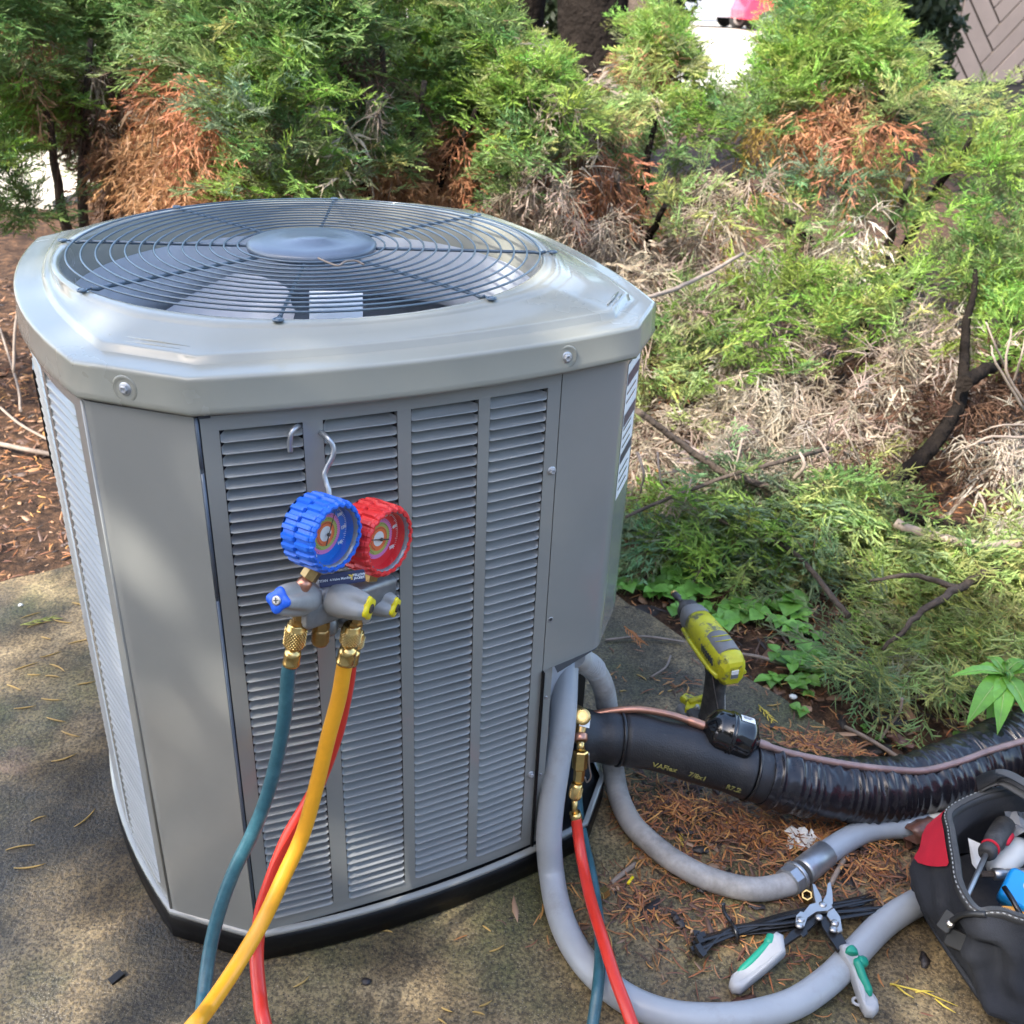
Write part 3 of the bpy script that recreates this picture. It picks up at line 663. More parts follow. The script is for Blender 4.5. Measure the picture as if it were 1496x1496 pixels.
def gauge(c, s, rub, face, nums, needle_deg, nm):
    T = frame(c, GN)                     # local z faces out, y up, x to the viewer's right
    R = .0435*s
    NT = 22
    def lug(row):
        def f(j, a):
            ph = (a/(2*PI)*NT+.5*row) % 1.0
            return 1.0 if .10 < ph < .62 else .925
        return f
    b = MB(); seg = NT*8
    for row, (z0, z1) in enumerate(((-.036, -.0165), (-.017, .004))):
        b.lathe(T, [(R*.93, z0), (R*.985, z0+.0015), (R, z0+.003), (R, z1-.003), (R*.985, z1-.001), (R*.90, z1)], rub, seg, False, False, lug(row))
    # crown lugs round the face
    def lug2(j, a): return 1.0 if .10 < ((a/(2*PI)*NT+.5) % 1) < .62 else .955
    b.lathe(T, [(R*.955, .002), (R*.955, .005), (R*.91, .0075), (R*.845, .0075), (R*.825, .004)], rub, seg, False, False, lug2)
    b.lathe(T, [(R*.3, -.039), (R*.86, -.039), (R*.94, -.036)], rub, 48, True, False); b.disc(T, 0, R*.3, -.039, rub)
    bo = b.build('gauge', gm); bo['label'] = nm
    z = MB(); z.lathe(T, [(R*.835, .000), (R*.835, .0045), (R*.815, .0058), (R*.785, .005), (R*.775, .0005)], 'bezel', 64, caps=False); z.build('bezel', bo)
    d = MB()
    rr = R*.79; off = T @ Matrix.Translation((-.10*R, .06*R, 0))
    d.disc(T, 0, rr, -.0090, face, 64); d.lathe(T, [(rr, -.0090), (R*.785, .0005)], face, 64, True, False)
    for q, (r0, m_) in enumerate(((.56, 'dialp'), (.445, 'dialg'), (.335, 'dialo'), (.205, 'dialw'))): d.disc(T @ Matrix.Translation((-.05*R, .03*R, 0)), 0, R*r0, -.0085+.0003*q, m_, 56)
    do = d.build('dial', bo)
    tk = MB()
    for k in range(61):
        a = math.radians(225-270*k/60); L_ = .05 if k % 5 else .085
        Tk = T @ Matrix.Rotation(a, 4, 'Z') @ Matrix.Translation((R*(.755-L_/2), 0, -.0087)); tk.box(Tk, R*L_, R*.012, .0004, 'white')
    for ri in (.52, .41, .30):
        for k in range(36):
            a = math.radians(230-280*k/35); Tk = T @ Matrix.Translation((-.05*R, .03*R, 0)) @ Matrix.Rotation(a, 4, 'Z') @ Matrix.Translation((R*ri, 0, -.0071)); tk.box(Tk, R*.03, R*.008, .0003, 'needle')
    tag(tk.build('tick_mark', bo), kind='stuff')
    for k, sx in enumerate(nums):
        a = math.radians(225-270*k/(len(nums)-1)); text('numeral', sx, R*.125, T @ Matrix.Translation((R*.635*math.cos(a), R*.635*math.sin(a), -.0085)), 'white', bo, .0002, bold=.0002)
    nd = MB(); a = math.radians(needle_deg); Tn = T @ Matrix.Rotation(a, 4, 'Z')
    nd.prism(Tn @ Matrix.Translation((R*.12, 0, -.0050)), [(-R*.42, -R*.022), (-R*.42, R*.022), (R*.50, R*.007), (R*.50, -R*.007)], .0005, 'needle'); nd.lathe(T @ Matrix.Translation((0, 0, -.006)), [(R*.05, 0), (R*.05, .0018), (R*.02, .0022)], 'needle', 16); nd.build('needle', bo)
    ln = MB(); ln.lathe(T, [(.0005, .0068), (R*.4, .0062), (R*.79, .0048)], 'lens', 40, True, caps=False); ln.build('lens', bo)
    return T
gauge(BC, .905, 'blue_rub', 'dialb', ['0', '20', '40', '60', '80', '100', '120', '140'], 62, 'gauge in blue rubber boot')
gauge(RC, .955, 'red_rub', 'dialr', ['0', '100', '200', '300', '400', '500'], 158, 'gauge in red rubber boot')
# body
A0, A1 = PV(447, 873, .088), PV(556, 873, .046); ax = (A1-A0); ax.z *= .3; body_c = (A0+A1)/2
Tb = frame(body_c, ax); bd_ = MB(); bd_.rbox(Tb, .036, .032, ax.length+.022, .007, 'zinc')
for z_ in (-.024, 0, .024): bd_.lathe(frame(body_c+ax.normalized()*z_+Vector((0, 0, -.034)), (0, 0, 1)), [(.0085, -.004), (.0105, 0), (.0105, .02)], 'zinc', 20); bdo = bd_.build('manifold_body', gm)
fw_ = Vector((ax.y, -ax.x, 0)).normalized()
if fw_.y > 0: fw_ = -fw_
sg = MB(); Ts = frame(body_c+fw_*.006+Vector((0, 0, -.002)), fw_); sg.lathe(Ts, [(.017, 0), (.017, .013), (.014, .016)], 'zinc', 28); sg.lathe(Ts, [(.0125, .016), (.0125, .017), (.0, .0172)], 'dark', 24); sg.build('sight_glass', bdo)
# label plate with its print
pc = PV(500, 845, .094); Tp = frame(pc, Vector((.30, -.82, .42)))
pb = MB(); pb.rbox(Tp, .049, .0135, .0012, .002, 'navy'); pbo = pb.build('label_plate', gm)
text('print', 'TITAN  4-Valve Manifold', .0036, Tp @ Matrix.Translation((-.0075, 0, .0008)), 'white', pbo, .0001, bold=.00006)
text('print', 'Y', .007, Tp @ Matrix.Translation((.0098, 0, .0008)), 'gold', pbo, .0001, bold=.0006)
text('print', 'YELLOW\nJACKET', .0034, Tp @ Matrix.Translation((.0180, 0, .0008)), 'white', pbo, .0001, bold=.0001)
# brass stems below the gauges
for (x, y, d, gg) in ((449, 846, .098, BC), (540, 849, .056, RC)):
    p = PV(x, y, d); q = Vector((gg.x-GN.x*.018, gg.y-GN.y*.018, gg.z-.033)); m_ = MB(); axs = q-p; p0 = p-axs.normalized()*.014
    T = frame(p0, axs); m_.lathe(T, [(.008, 0), (.008, .012), (.0065, .013), (.0065, .016)], 'copper', 20); m_.lathe(T, [(.0095, .015), (.0095, .026)], 'brass_old', 6, False); m_.lathe(T, [(.006, .026), (.006, axs.length+.012)], 'brass_old', 14); m_.build('gauge_stem', gm)
# knobs
def knob(b, f, R, ins, nm):
    ax_ = f-b; L_ = ax_.length; T = frame(b, ax_); k_ = MB()
    def flute(j, a):
        w = [0, 0, .02, .10, .20, .30, .34, .30][j]; return 1-w*(.5-.5*math.cos(4*a))**2
    k_.lathe(T, [(R*.72, -.004), (R*.98, 0), (R, L_*.28), (R*.985, L_*.45), (R*.95, L_*.62), (R*.88, L_*.82), (R*.78, L_*.97), (R*.66, L_)], 'grey_knob', 64, True, True, flute)
    k_.lathe(T, [(R*.55, -.022), (R*.80, -.021), (R*.80, -.012), (R*.62, -.011), (R*.62, -.005), (R*.86, -.004), (R*.86, .0005)], 'zinc', 28)
    ko = k_.build('valve_knob', gm); ko['label'] = nm
    k2 = MB()
    k2.lathe(T, [(R*.72, L_-.002), (R*.76, L_+.0005), (R*.70, L_+.0028), (R*.30, L_+.0034)], ins, 64, True, True, lambda j, a: (1-.26*(.5-.5*math.cos(4*a))) if j < 3 else 1); k2.build('knob_insert', ko)
    k3 = MB(); k3.lathe(T, [(R*.27, L_+.003), (R*.27, L_+.0046), (R*.2, L_+.0052)], 'steel' if ins == 'knob_blue' else 'bark', 20)
    for a in (0, PI/2): k3.box(T @ Matrix.Rotation(a+.3, 4, 'Z') @ Matrix.Translation((0, 0, L_+.0053)), R*.3, R*.06, .0006, 'dark')
    k3.build('knob_screw', ko)
knob(PV(457, 873, .078), PV(407, 877, .122), .0190, 'knob_blue', 'grey fluted knob with blue insert')
knob(PV(487, 873, .092), PV(538, 888, .118), .0194, 'knob_yellow', 'nearer grey fluted knob with yellow insert')
knob(PV(536, 872, .046), PV(576, 887, .068), .0182, 'knob_yellow', 'farther grey fluted knob with yellow insert')
# hose ports
def knurl(mb, T, r, z0, z1, m_='brass', n=22):
    rows = 9
    for j in range(rows):
        zz = z0+(z1-z0)*(j+.5)/rows
        for k in range(n):
            a = 2*PI*(k+.5*(j % 2))/n; Tk = T @ Matrix.Rotation(a, 4, 'Z') @ Matrix.Translation((r, 0, zz)); h = (z1-z0)/rows*.56; w = PI*r/n*.62
            mb.add([Tk @ Vector(p) for p in ((.0006, 0, 0), (-.0003, 0, h), (-.0003, w, 0), (-.0003, 0, -h), (-.0003, -w, 0))], [(0, 2, 1), (0, 3, 2), (0, 4, 3), (0, 1, 4)], m_)
def port(top, bot):
    T = frame(top, bot-top); m_ = MB()
    m_.lathe(T, [(.0065, -.006), (.0065, .003), (.0085, .003), (.0085, .009)], 'brass_old', 6, False); m_.lathe(T, [(.0075, .009), (.0075, .012)], 'brass_old', 18); return T, m_
capT, m_ = port(PV(470, 903, .090), PV(467, 945, .092))
m_.lathe(capT, [(.0095, .004), (.0095, .013)], 'brass_old', 6, False)
m_.lathe(capT, [(.0086, .013)]+[(.0098 if k % 2 else .0088, .0145+.0019*k) for k in range(8)]+[(.0085, .031), (.0078, .0325)], 'brass_old', 28); m_.build('brass_port', gm)
_, m_ = port(PV(439, 902, .092), PV(433, 930, .092)); m_.build('brass_port', gm)
_, m_ = port(PV(521, 905, .085), PV(513, 930, .085)); m_.build('brass_port', gm)

# ------------------------------------------------------------------ charging hoses
def hose(name, label, pts, r, m_, fit=None, n=10):
    t = thing(name, label, 'hose', (pts[0].x, pts[0].y, 0))
    h = MB(); h.tube(spline(pts, n), r, m_, 14); h.build('hose_tube', t)
    if fit:
        top, nut_end, fer_end = fit; ax_ = nut_end-top; T = frame(top, ax_); L_ = ax_.length
        f = MB(); f.lathe(T, [(.0088, 0), (.0102, .0015), (.0102, .005), (.0112, .006), (.0116, .010), (.0116, L_-.004), (.0100, L_-.001), (.0072, L_)], 'brass', 28); knurl(f, T, .0117, .007, L_-.004); f.build('knurled_nut', t)
        ax2 = fer_end-nut_end; T2 = frame(nut_end, ax2); L2 = ax2.length; g = MB(); g.lathe(T2, [(.0062, -.002), (.0062, .003), (r*1.05, .0035), (r*1.13, L2*.5), (r*1.10, L2-.001), (r*1.18, L2), (r*1.1, L2+.003)], 'brass', 24); g.build('ferrule', t)
    return t
# teal hose
T0 = [PV(425.5, 966, .092), PV(421, 986, .092), PV(416.5, 1042, .093), PV(406, 1102, .094), PV(390, 1163, .097), PV(368, 1219, .103), PV(343, 1270, .112), PV(322, 1326, .125), PV(307, 1386, .145), PV(298, 1451, .18), PV(293, 1500, .215)]
loopT = [PZ(280, 1590, .06), PZ(330, 1720, .012), PZ(560, 1800, .010), PZ(780, 1720, .010), PZ(856, 1560, .012), PZ(866, 1496, .028), PZ(874, 1438, .050), PZ(877, 1378, .046), PZ(871, 1318, .022), PZ(863, 1272, .030), PY(853, 1228, 1.15), PY(846, 1190, 1.19), PY(842, 1150, 1.23)]
hose('charging_hose', 'teal hose hanging from the left port below the blue gauge', T0+loopT, .0082, 'teal', (PV(434, 910, .092), PV(429, 946, .092), PV(425.5, 968, .092)))
# yellow hose
Yp = [PV(504.5, 964, .086), PV(501, 985, .087), PV(494, 1023, .089), PV(479, 1079, .093), PV(461, 1153, .10), PV(442, 1219, .11), PV(415, 1279, .126), PV(382, 1349, .152), PV(343, 1415, .19), PV(303, 1474, .24), PV(272, 1512, .27)]
hose('charging_hose', 'yellow hose curving down across the louvres in front of the red one', Yp+[PZ(200, 1600, .06), PZ(120, 1700, .012), PZ(0, 1760, .012)], .0092, 'yellow', (PV(515, 912, .085), PV(510.5, 942, .0855), PV(504.5, 966, .086)))
# red hose: from the manifold's back port, out of view, back to the service valve
Rp = [PV(511, 966, .056), PV(507, 1000, .056), PV(492, 1070, .057), PV(467, 1140, .060), PV(447, 1178, .064), PV(420, 1225, .073), PV(397, 1283, .088), PV(381, 1335, .104), PV(375, 1395, .13), PV(379, 1451, .17), PV(387, 1500, .21)]
loopR = [PZ(420, 1610, .09), PZ(520, 1700, .02), PZ(700, 1740, .012), PZ(880, 1680, .014), PZ(940, 1560, .03), PZ(921, 1490, .056), PZ(899, 1430, .066), PZ(880, 1370, .072), PZ(864, 1318, .062), PZ(854, 1275, .055), PY(846, 1231, 1.105), PY(841.5, 1193, 1.125)]
rh = hose('charging_hose', 'red hose running from the gauges round to the brass valve by the black pipe', Rp+loopR, .0086, 'red', (PV(520, 922, .056), PV(516, 946, .056), PV(511.5, 966, .056)))
# valve end of the red hose
v = [PY(841.5, 1195, 1.125), PY(839, 1183, 1.128), PY(839.5, 1166, 1.133), PY(843, 1144, 1.14)]
f = MB(); T = frame(v[0], v[1]-v[0]); f.lathe(T, [(.0094, -.008), (.0096, .003), (.0085, .010)], 'brass', 18); f.tube([v[0], v[1], v[2]], .0048, 'brass', 12); f.build('ferrule', rh)
f = MB(); T = frame(v[2], v[3]-v[2]); L_ = (v[3]-v[2]).length; f.lathe(T, [(.0060, -.002), (.0088, .0), (.0098, .004), (.0098, L_*.75), (.0088, L_*.8), (.0088, L_)], 'brass', 24); knurl(f, T, .0098, .003, L_*.72, n=20); f.build('knurled_nut', rh)
# access tool / valve core: hexes
f = MB(); a_, b_, c_ = PY(845, 1140, 1.142), PY(846.5, 1124, 1.148), PY(848.5, 1097, 1.158)
T = frame(a_, b_-a_); f.lathe(T, [(.0062, -.004), (.0085, 0), (.0085, (b_-a_).length)], 'brass', 6, False); T = frame(b_, c_-b_); L_ = (c_-b_).length; f.lathe(T, [(.0085, -.0005), (.0118, .002), (.0118, L_-.002), (.010, L_)], 'brass', 6, False); f.tube([c_, PY(848, 1083, 1.166)], .006, 'brass', 12)
lv = MB(); lv.tube(spline([c_+Vector((.012, 0, -.004)), c_+Vector((.015, 0, -.03)), c_+Vector((.019, .0, -.05)), c_+Vector((.014, .0, -.062)), c_+Vector((.010, 0, -.052))], 5), .0013, 'steel', 6); vo = f.build('core_valve', rh); lv.build('lever', vo)

# ------------------------------------------------------------------ pipes
def pipe_thing(name, label, cat, p): return thing(name, label, cat, (p.x, p.y, 0))
# insulated suction line
IP = [(838, 1075, .165), (862, 1075, .163), (890, 1076, .160), (927, 1079, .155), (967, 1088, .147), (1015, 1101, .135), (1063, 1117, .120), (1092, 1126, .112), (1136, 1137, .098), (1186, 1148, .083), (1245, 1154, .070), (1298, 1154, .062), (1351, 1143, .058), (1398, 1124, .056), (1445, 1103, .055), (1500, 1079, .055), (1600, 1040, .05), (1760, 1000, .04)]
ips = [PZ(*p) for p in IP]
it = pipe_thing('insulated_pipe', 'thick black insulated pipe curving from the unit along the ground, taped at its far end', 'pipe', ips[4])
sp_ = spline(ips, 16)
def seg_tube(i0, i1, rf, m_, name, sub=1, seg=28):
    P = [np.array(p) for p in sp_[i0:i1+1]]; mb = MB(); mb.tube(P, [rf(k/(len(P)-1)) for k in range(len(P))], m_, seg); return mb.build(name, it)
i_a, i_b, i_c = 2*16+6, 7*16+1, 8*16-8
seg_tube(0, i_a, lambda t: .0435+.002*math.sin(t*9), 'foam', 'foam_sleeve')
so_ = seg_tube(i_a+1, i_b-1, lambda t: .0455+.0012*math.sin(t*14)-.003*max(0, 1-t*30), 'foam', 'foam_sleeve')
seg_tube(i_b, i_c+4, lambda t: .0475-.001*t, 'foam', 'foam_sleeve')
wp = [np.array(p) for p in sp_[i_c:]]; 
dense = spline([tuple(p) for p in wp[::2]], 14); random.seed(5); wr = []; ph = 0; 
sl_ = [0]
for i in range(1, len(dense)): sl_.append(sl_[-1]+np.linalg.norm(dense[i]-dense[i-1]))
amp = 1
for i, s_ in enumerate(sl_):
    k = s_/.0135+.35*math.sin(s_*31)+.3*math.sin(s_*73+1); fr = k % 1; h_ = math.sin(int(k)*12.9898)*43758.5453 % 1
    wr.append(.0500+.0034*(math.exp(-((fr-.5)/.22)**2))*(.05+.85*h_)+.0012*math.sin(s_*40)+.002*min(1, s_/.1))
tp = MB(); tp.tube(dense, wr, 'tape', 30); tpo = tp.build('tape_wrap', it)
v_ = tpo.data.vertices; rs_ = np.random.default_rng(2)
# make the wrap folds uneven round the pipe
for q in v_:
    c = q.co; q.co.z += .0022*math.sin(c.x*130+c.y*90)*math.sin(c.y*110-c.x*60+c.z*80)+.0012*math.sin(c.x*310+c.z*240)
# black straps on the insulation
def ring_at(i, r, m_, name, parent, w=.004):
    p = Vector(sp_[i]); t = (Vector(sp_[i+1])-Vector(sp_[i-1])).normalized(); T = frame(p, t); mb = MB(); mb.lathe(T, [(r*.98, -w), (r+.0016, -w*.7), (r+.0016, w*.7), (r*.98, w)], m_, 40, True, False); return mb.build(name, parent)
ring_at(i_a, .0462, 'tie', 'strap', it, .003); ring_at(i_b, .0478, 'tie', 'strap', it, .0025)
# yellow print along the sleeve, bent round it
def pipe_text(body, size, i0, ang, m_, parent):
    p0 = Vector(sp_[i0])
    def bend(co):
        s_ = co.x; i = i0; acc = 0
        while acc < s_ and i < len(sp_)-2: acc += (Vector(sp_[i+1])-Vector(sp_[i])).length; i += 1
        p = Vector(sp_[i]); t = (Vector(sp_[i+1])-Vector(sp_[i-1])).normalized(); side_ = t.cross(Vector((0, 0, 1))).normalized(); up_ = side_.cross(t)
        p = p-t*(acc-s_); a = ang-co.y/.046; nn = side_*math.sin(a)+up_*math.cos(a); return p+nn*(.0468+co.z)
    text('print', body, size, None, m_, parent, .0003, 'LEFT', .0003, bend)
pipe_text('VAFlex', .0135, 3*16+11, math.radians(97), 'yprint', so_); pipe_text('7/8x1', .0135, 4*16+13, math.radians(97), 'yprint', so_); pipe_text('R7.2', .0135, 5*16+15, math.radians(97), 'yprint', so_)
# copper liquid line with brass service valve and filter drier
CP = [(853, 1047, .192), (880, 1041, .200), (911, 1037, .206), (939, 1037, .207), (975, 1043, .201), (1005, 1052, .192), (1036, 1063, .183), (1067, 1073, .174), (1104, 1084, .163), (1149, 1099, .149), (1199, 1110, .136), (1252, 1119, .125), (1298, 1124, .117), (1348, 1126, .110), (1398, 1114, .108), (1448, 1096, .108), (1500, 1081, .108), (1600, 1050, .10), (1760, 1010, .09)]
cps = [PZ(*p) for p in CP]; ct = pipe_thing('copper_pipe', 'thin copper line with black filter drier lying on the insulated pipe', 'pipe', cps[6])
cs_ = spline(cps, 8); mb = MB(); mb.tube(cs_[:8*8-3], [.0058+(.0018 if 40 < i < 50 else 0) for i in range(8*8-3)], 'copper', 14); mb.build('copper_tube', ct)
mb = MB(); mb.tube(cs_[8*8-4:], [.0058+(.0016 if i < 8 else 0) for i in range(len(cs_)-60)], 'copper_dull', 14); mb.build('copper_tube', ct)
da, db = PZ(1030, 1061, .183), PZ(1105, 1085, .163); T = frame(da, db-da); L_ = (db-da).length; R = .0355
mb = MB(); mb.lathe(T, [(.010, -.003), (.016, .001), (.029, .008), (.034, .016), (R, .020), (R, L_*.40), (R+.0022, L_*.42), (R+.0022, L_*.45), (R, L_*.465), (R+.0018, L_*.485), (R+.0018, L_*.51), (R, L_*.53), (R, L_-.018), (.034, L_-.013), (.028, L_-.007), (.013, L_-.001), (.010, L_+.003)], 'drier', 48); dr = mb.build('filter_drier', ct)
mb = MB(); rows = []
for j in range(7):
    a = math.radians(64+30*j/6); rows.append([T @ Vector((math.cos(a)*(R+.0006), math.sin(a)*(R+.0006), z)) for z in (L_*.56, L_*.82)])
mb.loft(rows, 'white', True, closed=False); lo_ = mb.build('drier_label', dr)
mb = MB()
for z0, z1, j0 in ((.60, .78, 2), (.60, .74, 3.2)):
    a0, a1_ = math.radians(64+5*j0), math.radians(64+5*j0+3); mb.add([T @ Vector((math.cos(a)*(R+.0010), math.sin(a)*(R+.0010), L_*z)) for a, z in ((a0, z0), (a0, z1), (a1_, z1), (a1_, z0))], [(0, 1, 2, 3)], 'navy')
mb.build('print', lo_)
# service valve (brass)
sv = PY(850.5, 1047, 1.185)
vt = thing('service_valve', 'brass service valve cap in the recess where the copper line leaves the unit', 'valve', (sv.x, sv.y, 0))
tc_ = (Vector(CO)-sv).normalized(); mb = MB(); T = frame(sv-tc_*.012, tc_); mb.lathe(T, [(.010, -.012), (.0125, 0), (.0128, .012), (.0118, .0135), (.0085, .0138), (.0, .0137)], 'brass', 28); mb.build('valve_cap', vt)
mb = MB(); mb.tube([PY(850.5, 1054, 1.186), PY(847.5, 1070, 1.18), PY(848, 1084, 1.167)], [.0085, .0078, .009], 'brass_old', 14); a_, b_ = PY(847.5, 1072, 1.178), PY(848.5, 1086, 1.166); T = frame(a_, b_-a_); mb.lathe(T, [(.0095, 0), (.0112, .002), (.0112, .010), (.0095, .012)], 'copper', 24); mb.tube([PY(852, 1049, 1.20), PY(842, 1040, 1.26)], .012, 'brass_old', 12); mb.build('valve_body', vt)
mb = MB(); mb.add([PY(846, 1060, 1.176), PY(861, 1064, 1.176), PY(863, 1044, 1.19), PY(849, 1044, 1.19)], [(0, 1, 2, 3)], 'white'); mb.build('paper_tag', vt)
# big smooth conduit
B1 = [PY(828, 955, 1.235), PY(826, 981, 1.215), PY(824, 1031, 1.185), PY(820, 1079, 1.160), PY(813, 1123, 1.140), PY(805, 1179, 1.118), PY(802, 1227, 1.100)]+[PZ(*p) for p in ((806, 1278, .030), (816, 1330, .022), (836, 1378, .021), (868, 1421, .021), (919, 1461, .021), (983, 1484, .021), (1059, 1488, .021), (1116, 1480, .021), (1166, 1463, .021), (1215, 1428, .021), (1252, 1389, .021), (1292, 1349, .021), (1337, 1320, .021), (1400, 1290, .021), (1480, 1262, .021))]
mb = MB(); mb.tube(spline(B1, 8), .0198, 'conduit', 24); tag(mb.build('conduit'), 'smooth light grey conduit looping from the unit round under the snips to the bag', 'conduit')
# ribbed dirty conduit with coupling and pvc elbow
B2 = [PY(838, 958, 1.22), PY(852, 966, 1.265), PY(868, 978, 1.29), PY(881, 1003, 1.30), PY(887, 1035, 1.31), PY(890, 1078, 1.305), PY(896, 1122, 1.29)]+[PZ(*p) for p in ((904, 1163, .024), (921, 1200, .020), (947, 1228, .0195), (987, 1259, .0195), (1039, 1285, .0195), (1099, 1299, .0195), (1145, 1293, .0200), (1162, 1284, .0205))]
ft = thing('flexible_conduit', 'dirty ribbed grey conduit coming out behind the black pipe, coupled to a bluish pipe', 'conduit', (B2[8].x, B2[8].y, 0))
sp2 = spline(B2, 40); rr = []; s_ = 0
for i in range(len(sp2)):
    if i: s_ += np.linalg.norm(sp2[i]-sp2[i-1])
    deep = .0016 if .05 < s_ < .12 else .00012
    rr.append(.0182+deep*math.sin(s_*2*PI/.0085))
mb = MB(); mb.tube(sp2, rr, 'conduit_dirty', 22); mb.build('conduit_tube', ft)
ca, cb, cc = PZ(1150, 1290, .021), PZ(1175, 1272, .021), PZ(1206, 1247, .021)
mb = MB(); T = frame(ca, cb-ca); mb.lathe(T, [(.019, 0), (.0235, .001), (.0235, .017), (.0225, .018)], 'galv', 8, False); mb.lathe(T, [(.0235, .0185), (.0245, .0195), (.0245, .024), (.022, .026)], 'galv', 28); T = frame(cb, cc-cb); mb.lathe(T, [(.0205, -.006), (.0215, .0), (.0215, (cc-cb).length), (.0195, (cc-cb).length+.001)], 'galv', 28); mb.build('coupling', ft)
B3 = [PZ(1196, 1255, .021), PZ(1215, 1241, .021), PZ(1239, 1226, .021), PZ(1262, 1215, .021), PZ(1285, 1210, .021), PZ(1330, 1207, .021)]
mb = MB(); mb.tube(spline(B3, 8), .0192, 'pvc', 22); mb.build('elbow_pipe', ft)
mb = MB(); mb.tube(spline([PZ(1326, 1207, .021), PZ(1350, 1206, .021), PZ(1362, 1206, .021)], 4), [.0194]*9, 'pvc', 20); mb.tube([PZ(1356, 1206, .021), PZ(1470, 1200, .021)], .0196, 'white_pl', 20); mb.build('white_socket', ft)
# wilted brown leaf draped over the pipe
def leaf_strip(pts, ws, m_, name, label, cat, fold=.35, group=None):
    P = spline(pts, 5); n = len(P); mb = MB(); L_, Cc, R_ = [], [], []
    for i, p in enumerate(P):
        p = Vector(p); t = (Vector(P[min(i+1, n-1)])-Vector(P[max(i-1, 0)])).normalized(); s = t.cross(Vector((0, 0, 1)))
        s = s.normalized() if s.length > 1e-4 else Vector((1, 0, 0)); u = i/(n-1)*(len(ws)-1); k = min(int(u), len(ws)-2); w = ws[k]*(1-(u-k))+ws[k+1]*(u-k)
        L_.append(p-s*w+Vector((0, 0, -fold*w+.001*math.sin(i*2.1)))); Cc.append(p); R_.append(p+s*w+Vector((0, 0, -fold*w+.001*math.cos(i*1.7))))
    vs = []; fs = []
    for a, b, c in zip(L_, Cc, R_): vs += [a, b, c]
    for i in range(n-1): fs += [(3*i, 3*i+1, 3*i+4, 3*i+3), (3*i+1, 3*i+2, 3*i+5, 3*i+4)]
    mb.add(vs, fs, m_, True); o = mb.build(name)
    sol = o.modifiers.new('thickness', 'SOLIDIFY'); sol.thickness = .0008
    return tag(o, label, cat, group)
leaf_strip([PZ(1365, 1196, .046), PZ(1347, 1203, .0465), PZ(1337, 1214, .042), PZ(1331, 1227, .020), PZ(1326, 1239, .004)], [.016, .018, .018, .010, .004], 'leaf_brown', 'fallen_leaf', 'wet brown leaf draped over the bluish pipe by the red bag corner', 'leaf', .5)
leaf_strip([PZ(1058, 1478, .006), PZ(1076, 1470, .016), PZ(1092, 1462, .014), PZ(1101, 1452, .004)], [.004, .013, .016, .004], 'leaf_brown', 'fallen_leaf', 'curled brown leaf on the slab below the grey handle of the snips', 'leaf', .5)
leaf_strip([PZ(1349, 1390, .003), PZ(1352, 1400, .009), PZ(1350, 1414, .004)], [.003, .008, .003], 'chip_dark', 'fallen_leaf', 'small dark curled leaf on bare slab left of the bag', 'leaf', .5)

# ------------------------------------------------------------------ impact driver
dg = PZ(1036, 1050, .0); dv = thing('impact_driver', 'yellow and grey impact driver with paint spots standing upright on its battery', 'power tool', dg)
ra, fa = PZ(1069, 979, .196), PZ(1014, 903, .204); axd = (fa-ra).normalized(); T = frame(ra, axd); Lb = (fa-ra).length
def oct_ring(z, w, h, k=.3, dx=0, dy=0):
    pts = [(w, h*k), (w*k*1.3, h), (-w*k*1.3, h), (-w, h*k), (-w, -h*k), (-w*k*1.3, -h), (w*k*1.3, -h), (w, -h*k)]
    return [T @ Vector((x+dx, y+dy, z)) for x, y in pts]
def rnd_ring(z, w, h, n=24, p=2.6, dy=0):
    out = []
    for k in range(n):
        a = 2*PI*k/n; c, s = math.cos(a), math.sin(a); out.append(T @ Vector((w*abs(c)**(2/p)*(1 if c > 0 else -1), h*abs(s)**(2/p)*(1 if s > 0 else -1)+dy, z)))
    return out
mb = MB(); mb.loft([rnd_ring(-.004, .016, .021, dy=-.002), rnd_ring(.0, .024, .029), rnd_ring(.012, .0275, .032), rnd_ring(.05, .0285, .033), rnd_ring(.075, .028, .032), rnd_ring(Lb*.75, .0265, .030), rnd_ring(Lb*.93, .025, .027)], 'tool_yellow', True, True); bdy = mb.build('motor_housing', dv)
mb = MB(); mb.loft([rnd_ring(.016, .0235, .0345, dy=.001), rnd_ring(.018, .0255, .0352), rnd_ring(.045, .0262, .0362), rnd_ring(.066, .0258, .0350), rnd_ring(.070, .023, .0335)], 'tool_grey', True, True); gp_ = mb.build('grey_cover', bdy)
for z in (.036, .050):
    mb = MB(); mb.tube([T @ Vector((x, .0372-.6*x*x/.026, z+.010*(x/.02)**2)) for x in (-.016, -.008, 0, .008, .016)], .0011, 'tool_yellow', 6); mb.build('trim_line', gp_)
mb = MB()
for s_ in (-1, 1):
    for k in range(7): mb.box(T @ Matrix.Translation((s_*.0282, .006, .022+.0065*k)) @ Matrix.Rotation(.5*s_, 4, 'X'), .0022, .014, .0026, 'dark')
mb.build('vent', bdy)
for s_ in (-1, 1):
    mb = MB(); mb.tube([T @ Vector((s_*.0265, -.010, .0)), T @ Vector((s_*.0295, -.012, .03)), T @ Vector((s_*.0295, -.012, .10)), T @ Vector((s_*.026, -.012, Lb*.92))], .0042, 'tool_yellow', 8); mb.build('side_rail', bdy)
mb = MB(); mb.loft([oct_ring(-.010, .0165, .0185, .5, dy=-.004), oct_ring(-.007, .0205, .024, .5, dy=-.002), oct_ring(.003, .0245, .0285, .5)], 'tool_yellow', False, True); ec = mb.build('end_cap', bdy)
